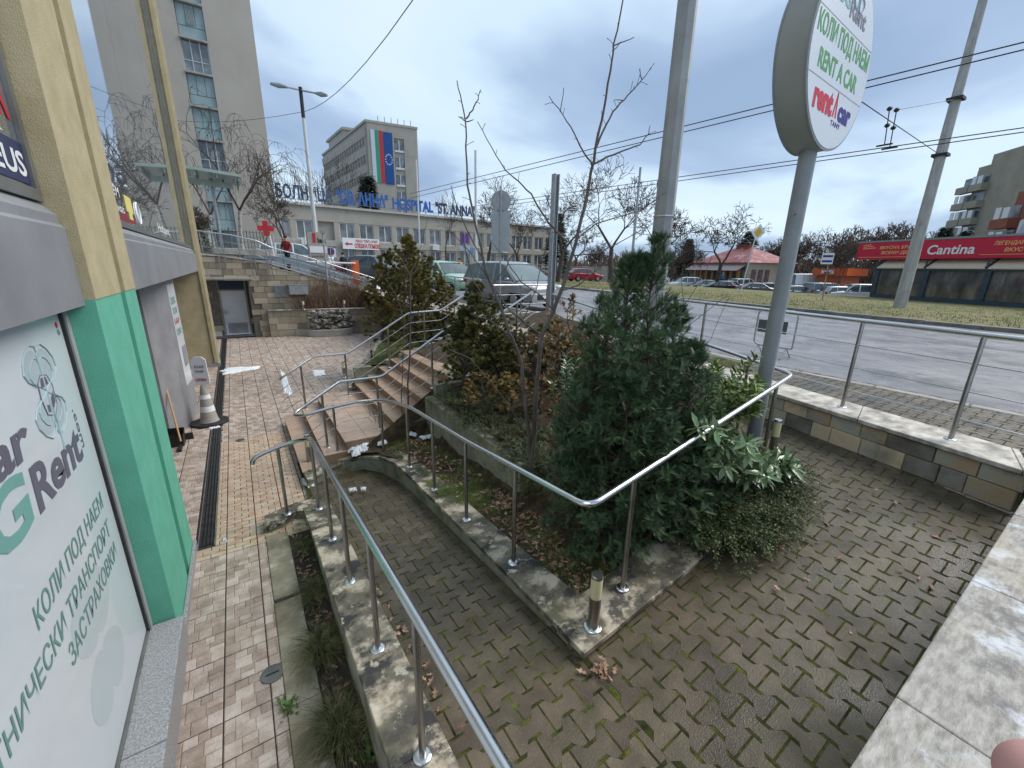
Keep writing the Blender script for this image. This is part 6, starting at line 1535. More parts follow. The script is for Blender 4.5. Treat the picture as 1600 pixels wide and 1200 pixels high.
for (k, px, d_, pm, hd_, lb) in lot: car(k, at(px, d_, .40), hd_-20, pm, lb, 'cars in the parking area', 'van' if k == 'van' else 'car')

# ------------------------------------------------------------------ people
def person(pos, label, heading, coat, trouser, hair, skin=(.45, .28, .2), h=1.74, arm=0.3, step=.12):
    root = thing('person', pos, label, 'person', 'people in the distance', rz=R_(heading)); k = h/1.74
    V = [(0, 0, .98), (0, 0, 1.15), (0, 0, 1.38), (0, 0, 1.50), (0, .0, 1.60), (0, 0, 1.70),
         (-.09, 0, .92), (-.10, step, .50), (-.10, step*.9-.02, .08), (-.10, step+.12, .04),
         (.09, 0, .92), (.10, -step, .50), (.10, -step*1.3, .08), (.10, -step*1.3+.12, .04),
         (-.19, 0, 1.42), (-.24, .03, 1.16), (-.22, arm*.6, .98), (-.21, arm*.8, .92), (.19, 0, 1.42), (.24, .0, 1.16), (.22, arm*.5, .96), (.21, arm*.7, .90)]
    E = [(0, 1), (1, 2), (2, 3), (3, 4), (4, 5), (0, 6), (6, 7), (7, 8), (8, 9), (0, 10), (10, 11), (11, 12), (12, 13), (2, 14), (14, 15), (15, 16), (16, 17), (2, 18), (18, 19), (19, 20), (20, 21)]
    Rr_ = [.15, .15, .17, .06, .09, .085, .10, .075, .05, .04, .10, .075, .05, .04, .075, .055, .04, .035, .075, .055, .04, .035]
    me = bpy.data.meshes.new('body'); me.from_pydata([tuple(np.array(v)*k) for v in V], E, []); o = bpy.data.objects.new('tmp', me); COL.objects.link(o)
    sk = o.modifiers.new('s', 'SKIN'); o.modifiers.new('ss', 'SUBSURF').levels = 1
    for i, sv in enumerate(me.skin_vertices[0].data): sv.radius = (Rr_[i]*k, Rr_[i]*k*.85); sv.use_root = (i == 0)
    dg = bpy.context.evaluated_depsgraph_get(); dg.update(); m2 = bpy.data.meshes.new_from_object(o.evaluated_get(dg)); bpy.data.objects.remove(o)
    mats = [mat('cloth_'+label[12:26], [coat, tuple(q*1.1 for q in coat)], rough=.85), mat('trouser_'+label[12:26], [trouser, trouser], rough=.85), mat('skin', [skin, skin], rough=.6)]
    for q in mats: m2.materials.append(q)
    for p in m2.polygons:
        z = p.center.z/k; r = math.hypot(p.center.x, p.center.y)/k
        p.material_index = 2 if (z > 1.50 or (z < .97 and abs(p.center.x)/k > .17 and z > .8)) else (1 if z < .93 else 0); p.use_smooth = True
    b = link('body', m2, None, root, local=True)
    MB().blob((0, -.012*k, 1.71*k), (.10*k, .11*k, .095*k), 10, .03, 1).build('hair', mat('hair_'+label[12:26], [hair, hair], rough=.9), root, local=True, smooth=60)
    return root
p = PD(538, 425, 33); person((p[0], p[1], 2.02), 'person in a black jacket and cap standing by the barrier boom', 200, (.012, .013, .018), (.02, .02, .024), (.015, .015, .02), h=1.8, step=.03)
p = PD(449, 400, 27); person((p[0], p[1], 2.75), 'person in a red and black jacket and dark red hat walking behind the terrace railing', 150, (.20, .015, .015), (.02, .02, .024), (.10, .01, .02), arm=.5)
p = PD(718, 425, 34); person((p[0], p[1], 1.9), 'person in a bright yellow jacket standing behind the parked cars', 160, (.75, .33, .02), (.03, .04, .08), (.03, .02, .015))
p = PD(1128, 440, 66); person((p[0], p[1], 1.1), 'person in a blue jacket near the porch of the red roofed house', 160, (.04, .15, .35), (.03, .03, .04), (.3, .25, .2))
# ------------------------------------------------------------------ vegetation helpers
def nrm(v): return v/(np.linalg.norm(v)+1e-9)
def grow(g, p, d, ln, r, lvl, maxl, out, tips, spread=.6, up=.1, droop=0., nseg=3, split=(2, 3), shr=.74, wig=.12):
    for i in range(nseg):
        d2 = nrm(d+np.array([g.gauss(0, wig), g.gauss(0, wig), g.gauss(0, wig*.6)+up*.3-droop*(lvl/maxl)**2*.5])); q = p+d2*ln/nseg; r2 = r*(1-.28/nseg*1.2)
        out.append((p, q, r, r2, lvl)); p, d, r = q, d2, r2
        if lvl >= 2 and i < nseg-1 and g.random() < .55:
            a = nrm(np.cross(d, np.array([g.gauss(0, 1), g.gauss(0, 1), g.gauss(0, 1)])))
            if lvl < maxl: grow(g, p, nrm(d*.6+a*.8), ln*.55, r*.5, lvl+1, maxl, out, tips, spread, up, droop, nseg, split, shr, wig)
    if lvl >= maxl: tips.append((p, d)); return
    k = g.randint(*split); a0 = g.uniform(0, 6.28); b1 = nrm(np.cross(d, [.3, .2, .9])); b2 = np.cross(d, b1)
    for j in range(k):
        a = a0+6.283*j/k+g.uniform(-.4, .4); s = spread*g.uniform(.6, 1.25); dd = nrm(d+(b1*math.cos(a)+b2*math.sin(a))*s+np.array([0, 0, up]))
        grow(g, p, dd, ln*shr*g.uniform(.8, 1.15), r*g.uniform(.58, .72), lvl+1, maxl, out, tips, spread, up, droop, nseg, split, shr, wig)
bark = mat('bark', [(.055, .042, .034), (.11, .088, .07)], scale=9, rough=.9, bump=.4, stretch=(3, 3, .6))
twig = mat('twig', [(.035, .026, .021), (.068, .052, .042)], scale=5, rough=.9, tint=.35)
twig_far = mat('twig_brown', [(.09, .065, .05), (.13, .095, .075)], scale=2, rough=.95, tint=.3)
birch = mat('birch_bark', [(.12, .11, .10), (.55, .54, .52)], scale=8, rough=.8, stops=[.4, .5], stretch=(.5, .5, 3))
def bare_tree_proto(seed, H, r0, maxl, spread, up, droop=0., trunk=.22, tr_m=None, tw_m=None, minr=.012, split=(2, 3), shr=.76):
    g = random.Random(seed); out = []; tips = []
    grow(g, np.zeros(3), np.array([0, 0, 1.]), H*trunk, r0, 0, maxl, out, tips, spread, up, droop, 3, split, shr, .10)
    zm = max(o[1][2] for o in out); k = H/zm
    out = [(a*k, b*k, max(r, minr), max(s, minr), l) for a, b, r, s, l in out]
    root = thing('bare_tree', (0, 0, 0), 'x', 'tree')
    link('trunk', frusta([o[:4] for o in out if o[4] == 0], 9), tr_m or bark, root, local=True, smooth=60)
    link('crown', frusta([o[:4] for o in out if 0 < o[4] < 3], 6), tw_m or bark, root, local=True, smooth=60)
    link('twigs', frusta([o[:4] for o in out if o[4] >= 3], 3), tw_m or twig, root, local=True)
    print('tree segs', len(out))
    return root
TP = {}
def tree(key, pos, Ht, rz, label, group, kw):
    if key not in TP:
        r = bare_tree_proto(**kw); TP[key] = r; r.location = [float(q) for q in pos]; r.rotation_euler = (0, 0, rz); r['label'] = label; r['group'] = group; k = Ht/kw['H']; r.scale = (k, k, k); TP[key+'H'] = kw['H']; return r
    return dup(TP[key], pos, rz, label, group, Ht/TP[key+'H'])
big = dict(seed=11, H=12, r0=.30, maxl=6, spread=.62, up=.10, droop=.1, minr=.021)
wide = dict(seed=5, H=10, r0=.30, maxl=6, spread=.85, up=.02, droop=.1, trunk=.2, minr=.026)
slim = dict(seed=21, H=9, r0=.12, maxl=5, spread=.42, up=.22, trunk=.2, minr=.010)
weep = dict(seed=33, H=11, r0=.16, maxl=5, spread=.6, up=.12, droop=1.6, trunk=.25, tr_m=birch, minr=.011)
bush = dict(seed=41, H=7, r0=.12, maxl=6, spread=.75, up=.12, trunk=.12, tr_m=twig_far, tw_m=twig_far, minr=.022, split=(3, 3), shr=.72)
def topz(px, py, d): return PD(px, py, d)[2]
def T(key, px, pyt, d, zb, rz, label, kw, group='bare trees'):
    p = PD(px, 420, d); return tree(key, (p[0], p[1], zb), topz(px, pyt, d)-zb, rz, label, group, kw)
T('big', 455, 258, 36, 2.4, .5, 'bare tree beside the street lamp in front of the left end of the hospital wing', big)
T('big', 872, 268, 44, 1.7, 2.0, 'bare tree rising behind the grey H section post', big)
T('big', 955, 236, 46, 1.7, 4.1, 'largest bare tree, behind the slim pole across the road', big)
T('big', 760, 268, 42, 1.8, 3.0, 'bare tree in front of the right end of the hospital lettering', big)
T('big', 812, 300, 52, 1.8, 5.2, 'bare tree partly hidden behind the back of the round road sign', big)
T('wide', 1122, 316, 60, .8, .4, 'spreading bare tree in front of the red roofed house', wide)
T('wide', 1010, 300, 66, 1.2, 2.4, 'bare tree behind the top of the yew', wide)
T('wide', 1270, 352, 84, .5, 1.2, 'bare tree behind the white van', wide)
T('wide', 900, 330, 78, 1.4, 3.6, 'distant bare tree behind the pale concrete fence', wide)
T('slim', 540, 238, 78, 2.0, .3, 'tall slender bare tree beside the hospital block', slim)
T('slim', 505, 262, 70, 2.0, 1.3, 'slender bare tree left of the hospital block', slim)
T('slim', 700, 292, 40, 1.9, 2.2, 'slender bare tree before the hospital wing under the word HOSPITAL', slim)
T('slim', 418, 300, 33, 3.0, 4.0, 'small bare tree in front of the right edge of the beige tower', slim)
T('weep', 384, 172, 27, 3.3, 1.0, 'white stemmed birch with hanging twigs in front of the beige tower', weep)
T('weep', 330, 190, 33, 3.3, 3.1, 'bare birch beside the blue panel strip of the tower', weep)
T('bush', 318, 318, 25, 3.3, .2, 'rounded bare pollard tree left of the glass canopy post', dict(bush), 'bare trees')
for i, (px, pt, d, rz) in enumerate(((1316, 352, 70, 0), (1355, 350, 66, 1.1), (1385, 344, 68, 2.2), (1410, 352, 72, 3.3), (1225, 368, 95, 4.0), (1245, 362, 90, .7), (1050, 388, 80, 1.9), (1078, 384, 84, 2.9), (1032, 382, 76, 5.0), (930, 380, 74, 1.2), (875, 384, 72, 4.4), (1200, 376, 96, 5.5), (1475, 368, 80, .9), (1318, 372, 57, 2.7))):
    T('bush', px, pt, d, .4, rz, ['dense brown bare thicket tree beside the orange kiosk', 'dense brown bare tree left of the red sign end', 'brown bare tree just behind the end of the red sign', 'brown bare tree above the start of the red sign', 'low brown bare tree right of the red roofed house', 'brown bare tree behind the grey sign pole',
      'brown bare thicket left of the red roofed house', 'brown bare thicket at the left edge of the red roof', 'brown bare thicket just right of the tram pole', 'brown thicket behind the bright red hatchback', 'brown thicket behind the dark red saloon', 'faint brown bare tree behind the priority sign', 'dark bare tree above the middle of the red sign', 'bare bush standing in front of the orange kiosk'][i], bush, 'brown thickets on the horizon')
# far woods as one mass
g = random.Random(5); segs = []
for i in range(5200):
    px = g.uniform(845, 1580); d = g.uniform(92, 125); p = PD(px, 420, d); zt_ = topz(px, 402+6*math.sin(px*.03)+g.uniform(-5, 5), d)
    z0 = g.uniform(.5, max(.6, zt_-1.5)); q = np.array([p[0]+g.gauss(0, .4), p[1]+g.gauss(0, .4), 0]); segs.append((np.array([p[0], p[1], z0]), np.array([q[0]+g.gauss(0, .5), q[1]+g.gauss(0, .5), min(zt_, z0+g.uniform(1.5, 3))]), .14, .05))
tag(link('far_woods', frusta(segs, 3), twig_far), 'brown leafless woods closing the horizon across the road', 'woods', kind='stuff')
# conifers far
def fir(px, pt, d, zb, label, wfac=.28, col=None):
    p = PD(px, 420, d); H = topz(px, pt, d)-zb; t = thing('fir_tree', (p[0], p[1], zb), label, 'tree', 'dark conifers'); n = 900; gg = np.random.default_rng(int(px))
    h = gg.random(n)**.8; a = gg.random(n)*6.283; r = (1-h)*H*wfac*(.45+.55*gg.random(n)); pos = np.stack([p[0]+r*np.cos(a), p[1]+r*np.sin(a), zb+H*(.08+.92*h)], 1)
    fwd = np.stack([np.cos(a), np.sin(a), -.35+gg.random(n)*.5], 1); up = np.tile([0, 0, 1.], (n, 1))
    tv = [(0, -.25, 0), (.5, -.16, 0), (1, 0, -.05), (.5, .16, 0), (0, .25, 0), (.4, 0, .12)]; tf = [(0, 1, 5), (1, 2, 5), (2, 3, 5), (3, 4, 5), (4, 0, 5)]
    link('crown', scatter(tv, tf, pos, fwd, up, H*.10), mat('fir_green', [(.018, .032, .022), (.04, .06, .04)], tint=.3, rough=.8), t)
    MB().tube([(p[0], p[1], zb), (p[0], p[1], zb+H*.9)], [H*.018, .02], 6).build('trunk', bark, t)
fir(584, 276, 60, 2.0, 'dark fir top rising behind the blue hospital letters', .17)
fir(868, 335, 58, 1.6, 'dark fir right of the hospital wing')
fir(1072, 374, 82, .5, 'small dark fir left of the red roofed house')
fir(1163, 362, 86, .5, 'dark broad conifer behind the red roof', .5)
fir(1462, 356, 64, 1, 'dark pine above the red sign near the restaurant name', .45)
fir(1495, 362, 62, 1, 'dark pine above the red sign left of the apartment tower', .45)
fir(318, 345, 24, 3.3, 'dark evergreen shrub behind the end of the back wall railing', .4)

# ------------------------------------------------------------------ close plants
def leafmesh(k=1):   # folded pointed leaf, x forward, length 1
    v = [(0, 0, 0), (.25, .14, .03), (.25, -.14, .03), (.6, .17, .03), (.6, -.17, .03), (1, 0, -.05), (.25, 0, -.01), (.6, 0, -.015)]
    f = [(0, 6, 1), (0, 2, 6), (6, 7, 3), (6, 3, 1), (6, 2, 4), (6, 4, 7), (7, 5, 3), (7, 4, 5)]
    return v, f
# yew sprig: axis with two flat ranks of needles
def yew_sprig(n=9):
    v = []; f = []; g_ = random.Random(2)
    for i in range(n):
        x = .08+.92*i/(n-1); L_ = .34*(1-.40*(i/(n-1))**2)
        for s in (1, -1):
            a = .85; b = len(v); z = .05*(g_.random()-.3)
            v += [(x-.038, 0, 0), (x+.038, 0, 0), (x+L_*math.cos(a)*.9, s*L_*math.sin(a), .07+z)]
            f.append((b, b+1, b+2) if s > 0 else (b+1, b, b+2))
    b = len(v); v += [(0, -.018, 0), (0, .018, 0), (1.1, 0, .02)]; f.append((b, b+1, b+2))
    return v, f
yewm = mat('yew_needles', [(.040, .078, .034), (.100, .168, .075)], scale=2, rough=.5, tint=.40, spec=.35)
def conifer(label, base, leaders, mt_, sprig, nb, size, name='yew', seed=1, droop=.25, drape=None, catg='shrub', inner=.35, step=.055, tuft=4, lift=.1):
    """leaders: (x,y,height,radius) upright stems with whorls of branches clothed in sprigs"""
    g_ = np.random.default_rng(seed); t = thing(name, base, label, catg); seg = []; P_ = []; F_ = []; S_ = []; T_ = []
    for (lx, ly, H, R0, zb) in leaders:
        n = 14; pts = [np.array([lx+.05*math.sin(i*.9+lx*7)*R0, ly+.05*math.cos(i*1.1)*R0, zb+H*i/n]) for i in range(n+1)]
        for a, c, i in zip(pts[:-1], pts[1:], range(n)): seg.append((a, c, .022*(1-i/n)+.004, .022*(1-(i+1)/n)+.004))
        k = int(nb*H*R0)
        for b in range(k):
            h = g_.random()**.85; a = g_.random()*6.283; i = min(n-1, int(h*n)); p0 = pts[i]+(pts[i+1]-pts[i])*(h*n-i)
            prof = (min(1, (1-h)*1.9)**.8)*(.75+.25*min(1, h*4)); L_ = R0*prof*(.6+.55*g_.random())+.05; L_ = min(L_, 1.1*R0)
            d0 = np.array([math.cos(a), math.sin(a), .55-.9*(1-h)**5+.25*g_.random()]); d0 /= np.linalg.norm(d0)
            m_ = max(3, int(L_/step)); p = p0.copy(); d = d0.copy(); tb = g_.random()
            for j in range(m_):
                d = d+np.array([0, 0, -droop*.28+(.25 if h > .85 else 0)])+g_.normal(0, .07, 3); d /= np.linalg.norm(d); q = p+d*L_/m_
                seg.append((p, q, .0055*(1-j/m_)+.0012, .0055*(1-(j+1)/m_)+.0012))
                if (j+1)/m_ > inner:
                    tc = g_.random()
                    for s in range(tuft if j < m_-1 else tuft+3):
                        sd = g_.normal(0, 1, 3); sd /= np.linalg.norm(sd)+1e-6; f_ = d*.75+sd*.85+np.array([0, 0, lift])
                        P_.append(q+g_.normal(0, .006, 3)); F_.append(f_); S_.append(size*g_.uniform(.7, 1.25)); T_.append(np.clip(.25*tb+.45*tc+.3*g_.random(), 0, 1))
                p = q
    P_ = np.array(P_); F_ = np.array(F_); up = np.tile([0, 0, 1.], (len(P_), 1))+g_.normal(0, .35, (len(P_), 3))
    link('branches', frusta(seg, 4), bark, t)
    link('foliage', scatter(*sprig, P_, F_, up, np.array(S_), np.array(T_)), mt_, t)
    print(name, 'sprigs', len(P_))
    return t
ysp = yew_sprig()
conifer('tall dark green yew with several pointed tops bursting over the handrail corner', (2.75, 2.35, .8),
        [(2.62, 2.30, 2.42, .42, .78), (2.80, 2.22, 2.55, .36, .80), (2.50, 2.50, 1.75, .32, .72), (2.50, 2.10, 1.55, .44, .74), (3.10, 2.20, 1.95, .38, .85), (3.35, 2.35, 1.50, .42, .9),
         (2.75, 1.95, 1.15, .42, .78), (3.15, 1.95, 1.05, .40, .82), (2.42, 2.22, 1.25, .30, .70), (2.9, 2.75, 2.0, .42, .95), (2.75, 2.8, 1.3, .32, .8), (3.45, 2.05, .95, .34, .88), (2.35, 2.5, 1.35, .30, .75), (3.3, 2.1, 1.6, .36, .88)],
        yewm, ysp, 200, .066, 'yew', 3, .10, step=.08, tuft=8, lift=.22)
# thuja / cypress sprays: flat fans
def fan(n=7):
    v = []; f = []
    for i in range(n):
        a = -1.0+2.0*i/(n-1); L_ = 1-.35*abs(a); c, s = math.cos(a*.9), math.sin(a*.9); b = len(v)
        v += [(0, 0, 0), (L_*.55*c-.07*s, L_*.55*s+.07*c, .04), (L_*c, L_*s, -.04), (L_*.55*c+.07*s, L_*.55*s-.07*c, .04)]; f.append((b, b+3, b+2, b+1))
    return v, f
fanq = fan(); thm = mat('thuja_olive', [(.11, .115, .03), (.21, .19, .055), (.25, .18, .06)], scale=2.2, rough=.7, tint=.38)
thm2 = mat('thuja_green', [(.06, .08, .025), (.13, .145, .042), (.20, .15, .055)], scale=3, rough=.7, tint=.38)
brm = mat('dry_brown', [(.20, .12, .05), (.30, .19, .09), (.12, .11, .04)], scale=4, rough=.8, tint=.3)
tb = W(628, 600, .8); 
def zth(px, py, b): return PL(px, py, b[:2], b[:2]+np.array([1, -.4]))[2]
b = W(640, 585, 1.0)*1.0; d1 = np.hypot(b[0], b[1]); b = np.array([PD(640, 500, 12.2)[0], PD(640, 500, 12.2)[1], 1.0]); Ht = PD(642, 372, 12.2)[2]-1.0; hw_ = .5*120/645*12.4
L_ = [(b[0], b[1], Ht, hw_*.75, 1.0), (b[0]-hw_*.45, b[1]+.2, Ht*.82, hw_*.62, 1.0), (b[0]+hw_*.5, b[1]-.1, Ht*.80, hw_*.62, 1.0), (b[0]-hw_*.2, b[1]-.5, Ht*.72, hw_*.6, 1.0), (b[0]+hw_*.25, b[1]+.5, Ht*.9, hw_*.6, 1.0), (b[0]-hw_*.7, b[1]-.1, Ht*.6, hw_*.5, 1.05), (b[0]+hw_*.8, b[1]-.2, Ht*.58, hw_*.5, 1.05)]
conifer('rounded olive green thuja between the plaza bed and the parked cars', b, L_, thm, fanq, 62, .10, 'thuja', 5, -.10, inner=.5, catg='tree', step=.12, tuft=6, lift=.5)
b = PD(745, 560, 7.6); b[2] = 1.15; b = W(752, 655, 1.1); d_ = np.hypot(b[0], b[1]); b = PD(745, 560, 7.2); b[2] = 1.2; Ht = PD(742, 446, 7.2)[2]-1.2; hw_ = .5*115/645*7.6
conifer('narrow green and brown thuja between the stairs and the bare sapling', b, [(b[0], b[1], Ht, hw_*.7, 1.2), (b[0]-.3, b[1]-.1, Ht*.75, hw_*.6, 1.15), (b[0]+.35, b[1]-.1, Ht*.8, hw_*.6, 1.15), (b[0]-.5, b[1]-.5, Ht*.5, hw_*.55, 1.1), (b[0]+.1, b[1]-.5, Ht*.62, hw_*.6, 1.1), (b[0]-.15, b[1]-.25, Ht*.9, hw_*.65, 1.15)], thm2, fanq, 150, .07, 'thuja', 6, -.05, catg='shrub', step=.08, tuft=5, lift=.4)
b = PD(885, 560, 6.9); b[2] = 1.25; Ht = PD(880, 462, 6.9)[2]-1.25
conifer('brown withered shrub with pale dry leaves beside the sapling', b, [(b[0], b[1], Ht, .42, 1.2), (b[0]-.35, b[1]-.2, Ht*.7, .4, 1.2), (b[0]-.1, b[1]-.6, Ht*.6, .4, 1.15), (b[0]+.35, b[1]-.3, Ht*.75, .4, 1.2), (b[0]-.6, b[1]+.1, Ht*.6, .38, 1.15), (b[0]+.1, b[1]-1.1, Ht*.55, .4, 1.1)], brm, leafmesh(), 75, .07, 'dry_shrub', 8, .0)
b = PD(800, 600, 5.6); b[2] = 1.05
conifer('low yellow brown thuja under the bare sapling', b, [(b[0], b[1], .62, .36, 1.0), (b[0]+.4, b[1]-.15, .55, .34, 1.0), (b[0]-.3, b[1]+.3, .6, .34, 1.0)], mat('thuja_brown', [(.13, .11, .025), (.22, .14, .05), (.07, .085, .02)], scale=4, rough=.7, tint=.35), fanq, 130, .07, 'thuja', 9, .1, catg='shrub')
# creeping juniper over the planter wall
def creeping(label, pts, mt_, tmpl, size, n, name, hh=.22, seed=1, cat='shrub', clump=.16, edge=None):
    g_ = np.random.default_rng(seed); t = thing(name, (*pts[0][:2], pts[0][2]), label, cat); P_ = []; F_ = []; T_ = []; seg = []
    for i in range(n):
        c = pts[g_.integers(len(pts))]; a = g_.random()*6.283; L_ = c[3]*(.5+.6*g_.random()); p = np.array(c[:3])+[0, 0, .03]; d = np.array([math.cos(a), math.sin(a), .75]); d /= np.linalg.norm(d); tb_ = g_.random(); m_ = max(4, int(L_/.045))
        for j in range(m_):
            d = d+np.array([0, 0, -.13])+g_.normal(0, .09, 3); d /= np.linalg.norm(d); q = p+d*L_/m_
            if edge: 
                q = edge(q)
            seg.append((p, q, .003, .002))
            for s in range(5):
                P_.append(q+g_.normal(0, .018, 3)); F_.append(d*.6+g_.normal(0, .6, 3)+[0, 0, .2]); T_.append(np.clip(.6*tb_+.4*g_.random(), 0, 1))
            p = q
    up = np.tile([0, 0, 1.], (len(P_), 1))+g_.normal(0, .3, (len(P_), 3))
    link('branches', frusta(seg, 3), bark, t); link('foliage', scatter(*tmpl, np.array(P_), np.array(F_), up, size*g_.uniform(.7, 1.3, len(P_)), np.array(T_)), mt_, t); return t
junm = mat('juniper_green', [(.045, .06, .03), (.09, .11, .048), (.13, .12, .055)], scale=5, rough=.6, tint=.4)
def floor_edge(q):
    z = z_isl(q[0], q[1]) if q[0] > 2.45 else z_low_bed(q[0], q[1])
    if q[2] < z+.02: q[2] = z+.02
    return q
js = [(2.58, 3.50, .90, .34), (2.50, 3.25, .78, .30), (2.75, 3.4, .9, .34), (2.72, 5.9, .98, .40), (2.68, 5.5, .98, .36), (2.70, 5.05, .98, .38), (2.68, 4.65, .98, .36), (2.66, 4.2, .98, .36), (2.7, 3.85, .97, .34), (3.05, 5.3, 1.0, .42), (3.1, 4.6, 1.0, .40), (3.3, 5.8, 1.05, .4), (3.0, 4.0, 1.0, .36)]
creeping('dark creeping juniper spilling over the low planter wall', js, junm, ysp, .055, 420, 'creeping_juniper', seed=2, edge=floor_edge)
# cotoneaster hanging over the kerb to the ramp
def leaf_small(): return [(0, 0, 0), (.5, .28, .04), (1, 0, 0), (.5, -.28, .04)], [(0, 3, 2, 1)]
def kerb_edge(q):
    z = z_ramp(q[0], q[1])+.01 if q[1] < 1.58 else z_isl(q[0], q[1])+.02
    if 1.55 <= q[1] < 2.02 and q[0] < 4.75: z = max(z, .70+.102*(q[0]-1.6)+.015)
    if q[2] < z: q[2] = z
    return q
cs_ = [(3.2, 1.62, .93, .42), (3.3, 1.52, .92, .40), (3.15, 1.75, .93, .36), (3.45, 1.45, .9, .40), (3.7, 1.45, .93, .36), (3.45, 2.05, 1.05, .52), (3.7, 2.0, 1.08, .56), (3.95, 1.98, 1.10, .58), (4.2, 1.98, 1.12, .55), (4.45, 1.95, 1.12, .5), (3.6, 1.75, 1.0, .5), (3.9, 1.72, 1.03, .52), (4.2, 1.72, 1.05, .5), (4.5, 1.72, 1.08, .42), (3.3, 1.8, .98, .42), (3.75, 1.58, .98, .42), (4.1, 1.55, .98, .42), (3.5, 1.55, .95, .36)]
cotm = mat('cotoneaster', [(.035, .06, .02), (.065, .105, .03), (.105, .14, .045), (.11, .07, .03)], scale=9, rough=.55, tint=.4, stops=[.3, .45, .6, .74])
creeping('small leaved green cotoneaster trailing over the right kerb onto the ramp', cs_, cotm, leaf_small(), .024, 1200, 'trailing_cotoneaster', seed=4, edge=kerb_edge)
# laurels
def laurel(label, base, stems, mt_, ln, seed, name='laurel_shrub', per=26, spreadz=.2, droop=.0):
    g_ = np.random.default_rng(seed); t = thing(name, base, label, 'shrub'); P_ = []; F_ = []; U_ = []; T_ = []; S_ = []; seg = []
    for (tipx, tipy, tipz) in stems:
        a = np.array(base)+g_.normal(0, .06, 3)*[1, 1, 0]; c = np.array([tipx, tipy, tipz]); mid = (a+c)/2+[0, 0, .10]; pts = [(1-s)**2*a+2*s*(1-s)*mid+s*s*c for s in np.linspace(0, 1, 9)]; tb_ = g_.random()
        for p, q, i in zip(pts[:-1], pts[1:], range(8)): seg.append((p, q, .008*(1-i/9)+.002, .008*(1-(i+1)/9)+.002))
        ax = nrm(pts[-1]-pts[-3])
        for i in range(per):
            s = 1-(i/per)**1.3*.55; k = s*8; j = min(7, int(k)); p = pts[j]+(pts[j+1]-pts[j])*(k-j); an = i*2.4+g_.random()*.5; b1 = nrm(np.cross(ax, [0.1, .2, 1])); b2 = np.cross(ax, b1)
            f_ = ax*(.55 if i < 5 else .25)+(b1*math.cos(an)+b2*math.sin(an))*.9+np.array([0, 0, spreadz-droop*g_.random()]); P_.append(p); F_.append(f_); U_.append(np.array([0, 0, 1.])+g_.normal(0, .25, 3)); S_.append(ln*g_.uniform(.7, 1.15)); T_.append(np.clip(.5*tb_+.5*g_.random(), 0, 1))
    link('branches', frusta(seg, 5), mat('green_stem', [(.05, .06, .03), (.08, .08, .04)]), t); link('foliage', scatter(*leafmesh(), np.array(P_), np.array(F_), np.array(U_), np.array(S_), np.array(T_)), mt_, t, smooth=80); return t
lau1 = mat('laurel_yellow', [(.11, .17, .03), (.20, .26, .06)], scale=6, rough=.28, tint=.35, spec=.6); lau2 = mat('laurel_grey_green', [(.10, .17, .065), (.19, .27, .13)], scale=6, rough=.22, tint=.3, spec=.7)
g_ = np.random.default_rng(12)
def cloud(px0, px1, py0, py1, d0, d1, n):
    o = []
    for i in range(n): o.append(tuple(PD(g_.uniform(px0, px1), g_.uniform(py0, py1), g_.uniform(d0, d1))))
    return o
bb = np.array([4.55, 2.75, 1.15]); st1 = cloud(1095, 1195, 560, 640, 4.85, 5.5, 26)+cloud(1130, 1200, 595, 650, 4.6, 5.2, 10)
laurel('yellow green cherry laurel growing round the grey sign pole', bb, st1, lau1, .12, 3, per=28, spreadz=.3)
bb = np.array([4.05, 2.05, 1.1]); st2 = cloud(1075, 1150, 665, 735, 3.55, 3.9, 20)+cloud(1110, 1215, 685, 750, 3.7, 4.4, 28)+cloud(1190, 1245, 712, 752, 4.3, 4.8, 10)
laurel('grey green cherry laurel with drooping long leaves leaning over the kerb', bb, st2, lau2, .135, 5, per=26, spreadz=.05, droop=.35)
bb = np.array([4.3, 3.6, 1.15]); st3 = cloud(858, 905, 545, 600, 5.2, 5.8, 9)
b3 = PD(880, 640, 5.4); b3[2] = 1.1; laurel('small pale laurel between the dry shrub and the yew', b3, st3, lau2, .10, 7, per=16)
# more shrubs filling bed behind the yew
conifer('dark juniper bush filling the top corner of the bed by the stairs', (4.2, 5.8, 1.4), [(4.2, 5.85, .75, .45, 1.35), (3.7, 5.9, .7, .4, 1.2), (4.7, 5.8, .7, .4, 1.45), (4.4, 5.2, .6, .45, 1.3)], thm2, fanq, 110, .075, 'juniper', 19, .05)
b = PD(1000, 560, 6.6); b[2] = 1.3
conifer('dark yew behind the tall yew near the back railing', (b[0], b[1], 1.3), [(b[0], b[1], .9, .4, 1.2), (b[0]+.5, b[1]-.2, .75, .38, 1.2)], yewm, ysp, 110, .08, 'yew', 13, .2)

